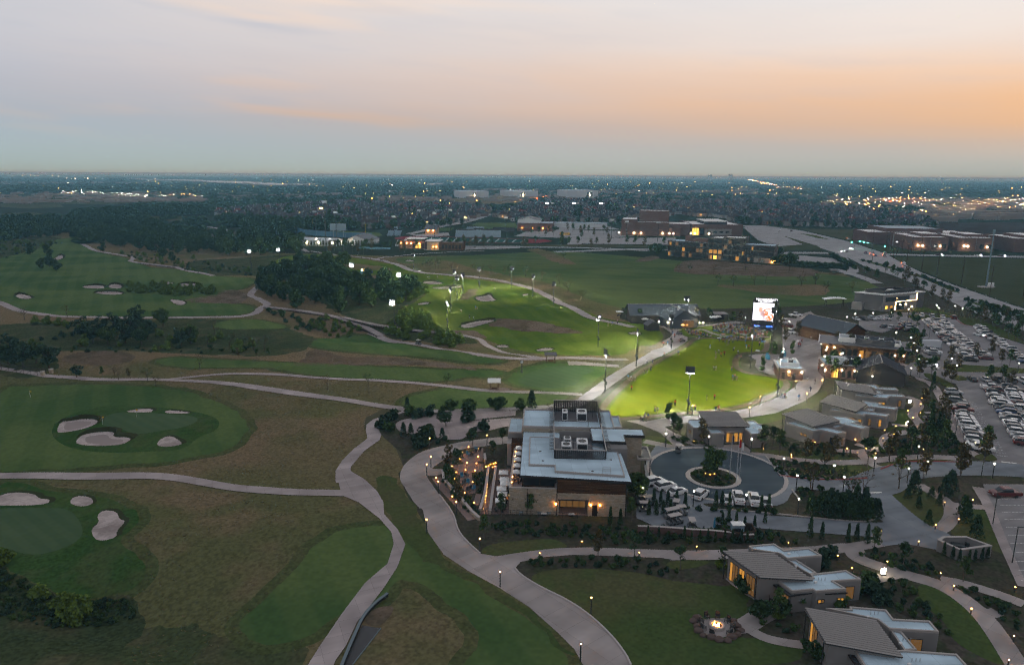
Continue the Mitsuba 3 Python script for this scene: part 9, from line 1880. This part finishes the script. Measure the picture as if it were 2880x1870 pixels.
for i, q in enumerate([(59, 909), (72, 910), (85, 906), (96, 907), (108, 908), (65, 898), (101, 897)]):
	k = thing('portable_classroom', f'pale portable classroom behind the school lot, {ORD[i]} of seven', 'building'); part(k, 'wall', MB().box((*q, 0), (20, 9, 4.6)).mesh(), 'm_whitewall'); part(k, 'roof', MB().box((*q, 4.6), (21, 10, .5)).mesh(), 'm_bluemetal')
row('young', 'young_tree', '', 'tree', [(20, 762), (28, 768), (39, 775), (43, 758), (63, 828), (68, 815), (81, 816), (86, 816), (99, 785), (102, 780), (73, 778), (85, 750), (35, 757), (58.4, 642.5), (70.5, 643.2), (50.4, 642), (43.8, 645.8), (76.8, 656.2), (87.5, 656.9), (104.9, 658), (111.6, 654.1), (115.5, 629.8), (135.5, 643.1), (20.7, 652.8), (-5.7, 642.7), (-18.5, 641.9), (-25.7, 641.5), (-32.7, 636.9), (-43.2, 640.4), (-36.7, 624.7), (9.2, 619.6), (12.3, 619.8), (69, 717), (47.2, 690.4)], 'small trees round the school lots', fixed='small tree in the pale school car parks beyond the range', size=1.6)
row('young', 'young_tree', '', 'tree', [(-144.5, 567.9), (-148, 595.5), (-139.9, 596), (-141.4, 610.7), (-129.9, 582.4), (-122, 569.3), (-118.2, 569.5), (-121.1, 597), (-117.1, 597.3), (-107.9, 597.8), (-94.5, 598.6), (-88, 584.7), (-80.6, 606.8), (-52.6, 616), (-46.5, 616.3), (-43.5, 640.4), (-32.7, 632.9), (-24.9, 633.4), (-18.8, 641.9), (-148.2, 610.3)], 'small trees round the far restaurant', fixed='small tree in the plots before the glowing far restaurant', size=1.7)
row('wood', 'tree', 'dark tree at the office block', 'tree', [(117.9, 610.8), (118.2, 596.4), (118.4, 582.5), (123.4, 596.7), (190.7, 519.9), (196.7, 525.7), (198, 520.3), (199.3, 515), (201.9, 515.1), (209.1, 561.4), (213.6, 549.4)], size=.7)
row('shrub', 'shrub', '', 'shrub', [LineString([(205.2, 510.2), (214.7, 502.2), (230.2, 494.7)]).interpolate(t, normalized=True).coords[0] for t in np.linspace(0, 1, 26)] + [LineString([(256.1, 575.8), (244.1, 525.4), (237.6, 495)]).interpolate(t, normalized=True).coords[0] for t in np.linspace(0, 1, 14)], 'shrubs round the corner lot', fixed='dark hedge shrub of the lot by the office block', size=2.6)
# power poles, mast and signals along the highway
for i, (q, h) in enumerate(zip([(321.3, 681.2), (348, 723), (313, 625.4), (351, 675.6), (298.5, 561.5), (312.7, 583.7), (326.2, 601.6), (304, 551.7), (282.3, 492.6), (276.1, 463.9), (268.8, 425.9), (255.5, 379.4), (270.5, 375.2), (337.9, 608.2), (336, 590.6), (358, 586.2), (276.6, 550.3), (324.1, 619.7), (379.9, 581.8)], (14, 13, 18, 13, 14, 12, 12, 13, 15, 15, 15, 17, 17, 14, 18, 12, 7, 12, 9))):
	k = thing('utility_pole', f'tall thin dark utility pole along the highway, {ORD[i]} of nineteen', 'utility pole'); part(k, 'pole', MB().tube((*q, 0), (*q, h), .22, .13, 6).mesh(), 'm_bark'); part(k, 'crossarm', MB().box((*q, h - 1.2), (2.4, .16, .16)).mesh(), 'm_bark')
k = thing('transmission_mast', 'tall pale steel monopole on the meadow right of the highway', 'mast'); q = (276.3, 414.4); part(k, 'shaft', MB().tube((*q, 0), (*q, 33), .55, .28, 10).mesh(), 'm_mast'); part(k, 'footing', MB().box((*q, 0), (8, 4, .5)).mesh(), 'm_kerb'); part(k, 'antenna_ring', MB().tube((*q, 31), (*q, 33.4), .7, .7, 8).mesh(), 'm_mast'); part(k, 'cabinet', MB().box((q[0] + 4, q[1] + 2, 0), (2.5, 2, 2.4)).mesh(), 'm_unit')
for i, (q, e, on) in enumerate(zip([(311.5, 622.1), (300.4, 631.1), (311.9, 592.1)], [(310.9, 644.9), (299.5, 636.2), (309.2, 597.8)], (3, 1, 1))):
	k = thing('traffic_signal', f'traffic signal mast over the crossing, {ORD[i]} from the left', 'traffic light'); part(k, 'pole', MB().tube((*q, 0), (*q, 7), .2, .14, 6).mesh(), 'm_pole'); part(k, 'mast_arm', MB().tube((*q, 6.6), (*e, 6.8), .12, .09, 6).mesh(), 'm_pole')
	for j in range(on):
		t = 1 - j * .3; c = (q[0] + (e[0] - q[0]) * t, q[1] + (e[1] - q[1]) * t); part(k, 'signal_head', MB().box((*c, 5.8), (.5, .5, 1.3)).mesh(), 'm_dark'); lit(numbered(f'{k}__green_lens'), 'ball_green', (c[0], c[1] - .4, 6.2), .5)
street_lamps_far = [(387, 717), (402, 766), (400, 757), (396.7, 650.1), (409.7, 664.8), (450.2, 656.7), (464.4, 675.3), (448.1, 639.7), (459.4, 653.8), (404, 739), (378.7, 629.2), (341.9, 640.1), (435.1, 659.3), (454.8, 653.5), (395.7, 630.2), (422.2, 665.5)]
for i, q in enumerate(street_lamps_far):
	k = thing('street_light', f'street light glowing warm white by the right-hand school, {ORD[i]} of sixteen', 'street light'); part(k, 'pole', MB().tube((*q, 0), (*q, 6), .14, .1, 6).mesh(), 'm_pole'); lit(k + '__lamp_head', 'ball_white', (*q, 6.2), .55 if i in (0, 3, 5, 7) else .35)
for i, q in enumerate([(-328, 1698), (-315, 1859), (-264, 1759), (-250, 1871), (-236, 1934), (-157, 1590), (-79, 1602), (-33, 1798), (5, 1534), (-347, 1521), (-290, 1491), (-89, 933), (-60, 936), (-63, 950), (-42, 1130)]):
	k = thing('street_light', f'amber street light along the road behind the houses, {ORD[i]} of fifteen', 'street light'); part(k, 'pole', MB().tube((*q, 0), (*q, 8), .2, .14, 5).mesh(), 'm_pole'); lit(k + '__lamp_head', 'ball_warm', (*q, 8.3), .6)
# warehouses
for i, (a, b, d, h, t) in enumerate((((-148, 2028), (-100, 2038), 120, 18, 'left'), ((-15, 2096), (38, 2107), 120, 18, 'middle'), ((158, 2116), (236, 2131), 120, 20, 'right'))):
	k = thing('warehouse', f'big pale warehouse on the skyline side of the houses, {t} one of three', 'building'); fr = Frame(a, b); W_ = fr.L
	slab_block(k, fr, 0, 0, W_, d, h, 'm_whitewall', 'm_roofwhite', .8); slab_block(k, fr, W_, 20, W_ * 1.75 if i < 2 else W_ * 1.25, d, h * .98, 'm_whitewall', 'm_roofwhite', .8)
	panes(k, fr.p(W_ * .72, -.1), fr.p(W_ * .98, -.1), 2, h - 4, 2, .4, None); lit(k + '__entrance_light', 'ball_white', (*fr.p(W_ * .85, -2), h * .4), 1.6)

# houses of the subdivisions
HOUSEWALL = {'pale': (0.36, 0.35, 0.34), 'tan': (0.24, 0.20, 0.17), 'brick': (0.16, 0.10, 0.085)}
HOUSEROOF = {'dark': (0.045, 0.045, 0.052), 'grey': (0.075, 0.072, 0.075), 'brown': (0.065, 0.048, 0.044), 'red': (0.16, 0.05, 0.045)}
for c, v in HOUSEWALL.items():
	matte('m_house_' + c, *v)
for c, v in HOUSEROOF.items():
	matte('m_tile_' + c, *v)
def house(w, r_, seed):
	r = np.random.default_rng(seed); L, D, e, t = r.uniform(15, 19), r.uniform(11, 13), r.uniform(4.6, 5.8), r.uniform(9.2, 10.8)
	wall = MB().box((0, 0, 0), (L, D, e)).box((L * .28, -D * .55, 0), (L * .34, D * .5, e - .4)).mesh()
	o = .7; R = np.array([(-L / 2 - o, -D / 2 - o, e), (L / 2 + o, -D / 2 - o, e), (L / 2 + o, D / 2 + o, e), (-L / 2 - o, D / 2 + o, e), (-L * .18, 0, t), (L * .18, 0, t)])
	x, y0, y1, g = L * .28, -D * .8 - o, 0, L * .17 + o
	G = np.array([(x - g, y0, e - .3), (x + g, y0, e - .3), (x + g, y1, e - .3), (x - g, y1, e - .3), (x, y0, t - 1.6), (x, y1, t - 1.6)])
	roof = MB().add(R, [[0, 1, 5], [0, 5, 4], [1, 2, 5], [2, 3, 4], [2, 4, 5], [3, 0, 4]]).add(G, [[0, 4, 5], [0, 5, 3], [1, 2, 5], [1, 5, 4]]).mesh()
	gab = MB().add([(x - g + .5, y0 + .5, e - .4), (x + g - .5, y0 + .5, e - .4), (x, y0 + .5, t - 1.9)], [[0, 1, 2]]).mesh()
	win = []
	for wx in (-L * .36, -L * .12):
		win.append(('window', MB().box((wx, -D / 2 - .02, 1.4), (1.8, .1, 1.8)).mesh(), 'm_glass'))
	win.append(('window', MB().box((x, -D * .8 - .02, 1.2), (2.6, .1, 2.0)).mesh(), 'm_glass'))
	kind(f'house_{w}_{r_}', [('wall', wall, 'm_house_' + w), ('gable', gab, 'm_house_' + w), ('roof', roof, 'm_tile_' + r_)] + win + [('chimney', MB().box((-L * .3, D * .2, e), (1.1, .9, t - e + .8)).mesh(), 'm_house_' + w)])
combos = [('pale', 'dark'), ('pale', 'grey'), ('tan', 'dark'), ('tan', 'brown'), ('brick', 'dark'), ('brick', 'grey'), ('pale', 'red')]
for i, (w, r_) in enumerate(combos):
	house(w, r_, 300 + i)
TRACT = [('beyond the sports ground', U(Polygon([(-387, 1374), (-310, 1526), (-121, 1516), (-51, 1374), (-40, 1221), (-48, 1109), (-67, 981), (-124, 868), (-175, 854), (-249, 878)]).buffer(0), Polygon([(-478, 1170), (-431, 1368), (-356, 1646), (-210, 967), (-313, 990), (-398, 998)]).buffer(0)), 0.5), ('behind the school gym', Polygon([(-23, 1111), (12, 1462), (98, 1768), (254, 1744), (355, 1584), (261, 1162), (198, 1156), (143, 1000), (8, 988)]).buffer(0), -.35), ('right of the school beyond the car parks', Polygon([(312, 1578), (521, 1892), (646, 1807), (651, 1479), (629, 1202), (599, 1043), (527, 917), (443, 915), (342, 951), (319, 1017), (317, 1147), (274, 1164)]).buffer(0), .2)]
cells = []
for ti, (w, g, a) in enumerate(TRACT):
	shapely.prepare(g); c, s = math.cos(a), math.sin(a); x0, y0, x1, y1 = g.bounds; cx, cy = (x0 + x1) / 2, (y0 + y1) / 2; R_ = max(x1 - x0, y1 - y0)
	for i in range(int(-R_ / 21), int(R_ / 21)):
		for j in range(int(-R_ / 37), int(R_ / 37)):
			for q, back in ((-9, 0), (9, 1)):
				u, v = i * 21.0 + rng.normal() * .8, j * 44.0 + q * 1.0 + rng.normal() * .6
				p = (cx + c * u - s * v, cy + s * u + c * v)
				if shapely.contains_xy(g, *p):
					cells.append((math.hypot(p[0], p[1]), p, a + (0 if not back else PI) + rng.choice([0, 0, 0, PI / 2]), w))
cells.sort(key=lambda q: q[0])
ROOFW = {'dark': 'dark-roofed', 'grey': 'grey-roofed', 'brown': 'brown-roofed', 'red': 'red-roofed'}
LITHOUSE = []
for i, (d, p, a, w) in enumerate(cells):
	cw, cr_ = combos[min(int(rng.integers(7)), int(rng.integers(9)), 6)]
	if i < 290:
		key = thing('house', f'{cw} {ROOFW[cr_]} house in the dense tract {w}', 'house', f'{cw} {ROOFW[cr_]} houses {w}')
		place(f'house_{cw}_{cr_}', key, p[0], p[1], 0, a, 1.0)
	else:
		place(f'house_{cw}_{cr_}', f'far_houses__{i - 289:03d}', p[0], p[1], 0, a, 1.0)
	if rng.uniform() < .16:
		LITHOUSE.append((p[0] + rng.normal() * 3, p[1] - 8.5, 2.6))
tag('far_houses', 'rows of dark-roofed houses fading into the distance', 'houses', None, 'stuff')
r = np.random.default_rng(91)
mass('tract_trees', 'dark garden trees between the houses of the subdivisions', 'trees', ['young0', 'young2', 'broad0'], [q for w, g, a in TRACT for q in scatter(g, 260, 9, 92)], 1.45, .3)
mass('tract_edge_trees', 'dark tree belts along the edges of the house tracts', 'trees', ['wood0', 'wood1', 'wood2'], scatter(U(LineString([(-235, 842), (-172, 839), (-119, 858), (-75, 934)]).buffer(9), LineString([(8, 972), (82, 969), (142, 969)]).buffer(7), LineString([(309, 984), (334, 928), (438, 904), (518, 900)]).buffer(8), LineString([(-37, 1130), (-24, 1153), (12, 1497), (78, 1817)]).buffer(10)), 330, 7, 93), .8)

# the country behind: tree masses, roofs and lights out to the horizon
r = np.random.default_rng(95)
def lump(n_, seed):
	rr = np.random.default_rng(seed); return leaves(rr, n_, [((rr.normal() * 5, rr.normal() * 4, 4.0 + rr.uniform(-1, 2)), (5, 4.5, 4.2)) for _ in range(4)], 2.6)
LUMPS = [lump(60, 400 + i) for i in range(4)]
LAKES = [shapely.affinity.scale(Polygon(q).buffer(60), f, f, origin=(0, 0)) for q in ([(-4467, 8413), (-3962, 7983), (-3155, 7425), (-2268, 6198), (-1246, 4612), (-1304, 4163), (-1864, 4980), (-2668, 6218), (-3462, 7122)], [(-581, 4855), (-605, 5692), (-537, 5731), (-504, 5240), (-522, 4727)]) for f in (1, .96, .92, .88, .84, .8)]
KEEP = U(*[g for w, g, a in TRACT], Polygon([(504, 910), (620, 1080), (831, 1139), (613, 750), (548, 773), (502, 853)]).buffer(0), Polygon([(-382, 1442), (-320, 1882), (-172, 2153), (328, 2630), (230, 1843), (-121, 1516)]).buffer(0), Polygon([(-786, 1050), (-1259, 1689), (-1459, 2238), (-1430, 2365), (-965, 1858), (-765, 1835), (-604, 1446), (-725, 1393), (-618, 994)]).buffer(0), HWY.buffer(10), *LAKES, Polygon([(344, 957), (629, 1202), (1446, 2049), (748, 1024), (499, 915)]).buffer(0))
shapely.prepare(KEEP)
for b, (d0, d1, n_, sx, mat_) in enumerate(((760, 1300, 260, 1.0, 'm_leafdark'), (1300, 2600, 1500, 1.5, 'm_leafdark'), (2600, 6500, 2600, 2.8, 'm_leafdark'), (6500, 16000, 2400, 6.0, 'm_leafblue'))):
	V_, F_, at0 = [], [], 0
	for i in range(n_):
		d = 1 / r.uniform(1 / d1, 1 / d0); az = math.radians(r.uniform(-40, 40)); x, y = d * math.sin(az), d * math.cos(az)
		if d < 9000 and shapely.contains_xy(KEEP, x, y) or meshkit.fbm(np.array([[x / (500 * sx), y / (500 * sx), 3.0]]), 3, 2)[0] < .36 or (d < 1000 and x > -250):
			continue
		v, f = LUMPS[i % 4]; a = r.uniform(0, 6.28); c, s = math.cos(a), math.sin(a); q = v * [sx * 1.7, sx * 1.2, min(.7 + sx * .16, 1.3) * r.uniform(.7, 1.2)]
		V_.append(np.column_stack([q[:, 0] * c - q[:, 1] * s + x, q[:, 0] * s + q[:, 1] * c + y, q[:, 2]])); F_.append(f + at0); at0 += len(v)
	solo('distant_woods', ('dark tree belts beyond the left woodland', 'dark woods and tree rows behind the houses', 'blue-dark tree cover of the middle distance', 'blue-grey tree cover near the horizon')[b], 'woods', (np.vstack(V_), np.vstack(F_)), mat_, kind='stuff')
def roofs(regions, n_, seed, size, name, label):
	rr = np.random.default_rng(seed); m = MB()
	for x, y in regions(rr, n_):
		L, D, H_ = rr.uniform(.6, 1.6) * size, rr.uniform(.5, 1) * size, rr.uniform(.5, 1.1) * min(size * .25, 9)
		m.box((x, y, 0), (L, D, H_), rr.uniform(-.3, .6))
	solo(name, label, 'buildings', m.mesh(), 'm_house_tan', kind='stuff')
def fan(d0, d1, a0, a1):
	def f(rr, n_):
		for _ in range(n_):
			d = 1 / rr.uniform(1 / d1, 1 / d0); az = math.radians(rr.uniform(a0, a1)); yield d * math.sin(az), d * math.cos(az)
	return f
def within(poly, gap=0):
	return lambda rr, n_: scatter(poly, n_, gap, int(rr.integers(1e6)))
TOWN = Polygon([(649, 1627), (943, 1964), (1121, 1994), (1446, 2049), (831, 1139), (635, 1046), (610, 1079), (627, 1248), (651, 1479)]).buffer(0)
roofs(within(TOWN), 110, 1, 40, 'town_blocks', 'pale shop and warehouse blocks of the lit town on the right')
roofs(fan(1800, 6000, -40, 5), 900, 2, 22, 'far_rooftops', 'specks of pale rooftops among the far trees on the left'); roofs(fan(1800, 5000, 5, 40), 500, 3, 24, 'far_rooftops', 'specks of pale rooftops among the far trees on the right')
roofs(within(Polygon([(-1170, 1881), (-1066, 1902), (-741, 1760), (-698, 1665), (-796, 1593), (-975, 1677)]).buffer(0)), 22, 4, 24, 'work_yard_blocks', 'low pale sheds of the floodlit yard on the far left')
def specks(name, label, pts, size, sort_rad, seed):
	rr = np.random.default_rng(seed); m = MB(); o = trimesh.creation.icosahedron(); ov, of = np.asarray(o.vertices), np.asarray(o.faces)
	for x, y, z in pts:
		s = size * rr.uniform(.5, 1.3) * max(math.hypot(x, y) / 3600, .4); m.add(ov * s + [x, y, z + s * .3], of)
	scene[name] = ply(m.mesh(), 'm_dark', emitter=emit(None, sort_rad, .05)); tag(name, label, 'lights', None, 'stuff')
rr = np.random.default_rng(8)
def along(pts, n_, sd=12):
	ls = LineString(pts); return [tuple(np.array(ls.interpolate(rr.uniform(), normalized=True).coords[0]) + rr.normal(size=2) * sd) for _ in range(n_)]
ROADL = [(4528, 14053), (2308, 6689), (1614, 4386), (1196, 3012), (1033, 2402), (937, 2085), (943, 1964), (941, 1804), (924, 1667)]
warm = [(x, y, 9) for x, y in scatter(TOWN, 100, 8, 11)] + [(x, y, 10) for x, y in fan(2200, 9000, 4, 38)(rr, 120)] + [(x, y, 10) for x, y in fan(1900, 8000, -38, 4)(rr, 80)] + [(x, y, 8) for x, y in along(ROADL, 60, 20)] + [(x, y, 8) for x, y in scatter(U(*[g for w, g, a in TRACT]), 50, 30, 12)] + LITHOUSE[:60]
white = [(x, y, 10) for x, y in scatter(TOWN, 80, 8, 13)] + [(x, y, 12) for x, y in scatter(Polygon([(-1274, 2043), (-1244, 2113), (-1099, 1962), (-933, 1840), (-738, 1761), (-709, 1683), (-816, 1608), (-992, 1737), (-1103, 1772)]).buffer(0), 44, 20, 14)] + [(x, y, 14) for x, y in [(-6765, 9910), (-8007, 11964), (-8666, 13009), (-8645, 13139), (-7957, 12186), (-8266, 12760), (-7878, 12536), (-6521, 10528), (-3845, 6316), (-3822, 6338), (-3799, 6359), (-3907, 6684), (-3806, 6561), (-3762, 6602), (-3642, 6503), (-14382, 31058), (-20643, 44880), (-12596, 37978), (-86767, 134699), (-90879, 141982)]] + [(x, y, 8) for x, y in along(ROADL, 90, 14)] + [(x, y, 9) for x, y in fan(2200, 9000, -38, 38)(rr, 60)] + LITHOUSE[60:110]
red = [(x, y, 3) for x, y in along(ROADL, 60, 10)] + [(x, y, 4) for x, y in along([(969, 1859), (927, 1710), (907, 1624)], 40, 8)] + [(x, y, 4) for x, y in along([(826, 1261), (826, 1201)], 36, 8)] + [(x, y, 3) for x, y in along([(41, 1810), (79, 2032), (122, 2214)], 26, 10)] + [(x, y, 5) for x, y in [(-1046, 2508), (-926, 1970), (-681, 2156), (-713, 2527)]]
specks('warm_town_lights', 'hundreds of amber lights scattered over the far town and suburbs', warm, 1.35, (13, 5.6, 1.2), 1)
specks('white_town_lights', 'hundreds of white lights scattered over the far town and yards', white, 1.3, (13, 12, 9.5), 2)
specks('red_town_lights', 'strings of red tail lights on the far roads', red, 1.2, (12, 1.6, .3), 3)
# two silhouettes on the horizon
k = thing('water_tower', 'tiny grey water tower on the right horizon', 'water tower'); q = (36577, 62495)
d = np.array(q) / np.linalg.norm(q) * 9000; s = 9000
part(k, 'stem', MB().tube((*d, 0), (*d, 52), 5, 5, 8).mesh(), 'm_steel'); part(k, 'tank', MB().ball((*d, 60), (15, 15, 10), 2).mesh(), 'm_steel')
for i, (x, h) in enumerate(((232, 62), (248, 68), (367, 76), (382, 80))):
	q = np.array((23747, 86962)); a = math.atan((1880 + x / 2.38 - 1440) / 2016 ) ; d = np.array([math.sin(a), math.cos(a)]) * 12500
	k = thing('far_tower', f'tiny grey tower block on the centre-right horizon, {ORD[i]} from the left', 'building'); part(k, 'shaft', MB().box((*d, 0), (26, 26, h + 22)).mesh(), 'm_steel'); part(k, 'roof', MB().box((*d, h + 22), (16, 16, 4)).mesh(), 'm_steel')

# ------------------------------------------------------------------ air
scene['haze_air'] = {'type': 'homogeneous', 'albedo': rgb(0.80, 0.93, 0.97), 'sigma_t': {'type': 'rgb', 'value': [6.5e-5, 1.3e-4, 1.7e-4]}}
scene['haze'] = {'type': 'cube', 'to_world': T().translate([0, 0, 33]).scale([47000, 47000, 38]), 'bsdf': {'type': 'null'}, 'interior': {'type': 'ref', 'id': 'haze_air'}}
tag('haze', 'thin blue evening haze over the whole landscape', 'haze', None, 'stuff')

# kinds that no thing uses are left out
_used = {d['group']['id'] for d in scene.values() if d.get('type') == 'instance'}
for _k in [k for k, d in scene.items() if d.get('type') == 'shapegroup' and k not in _used]:
	del scene[_k]
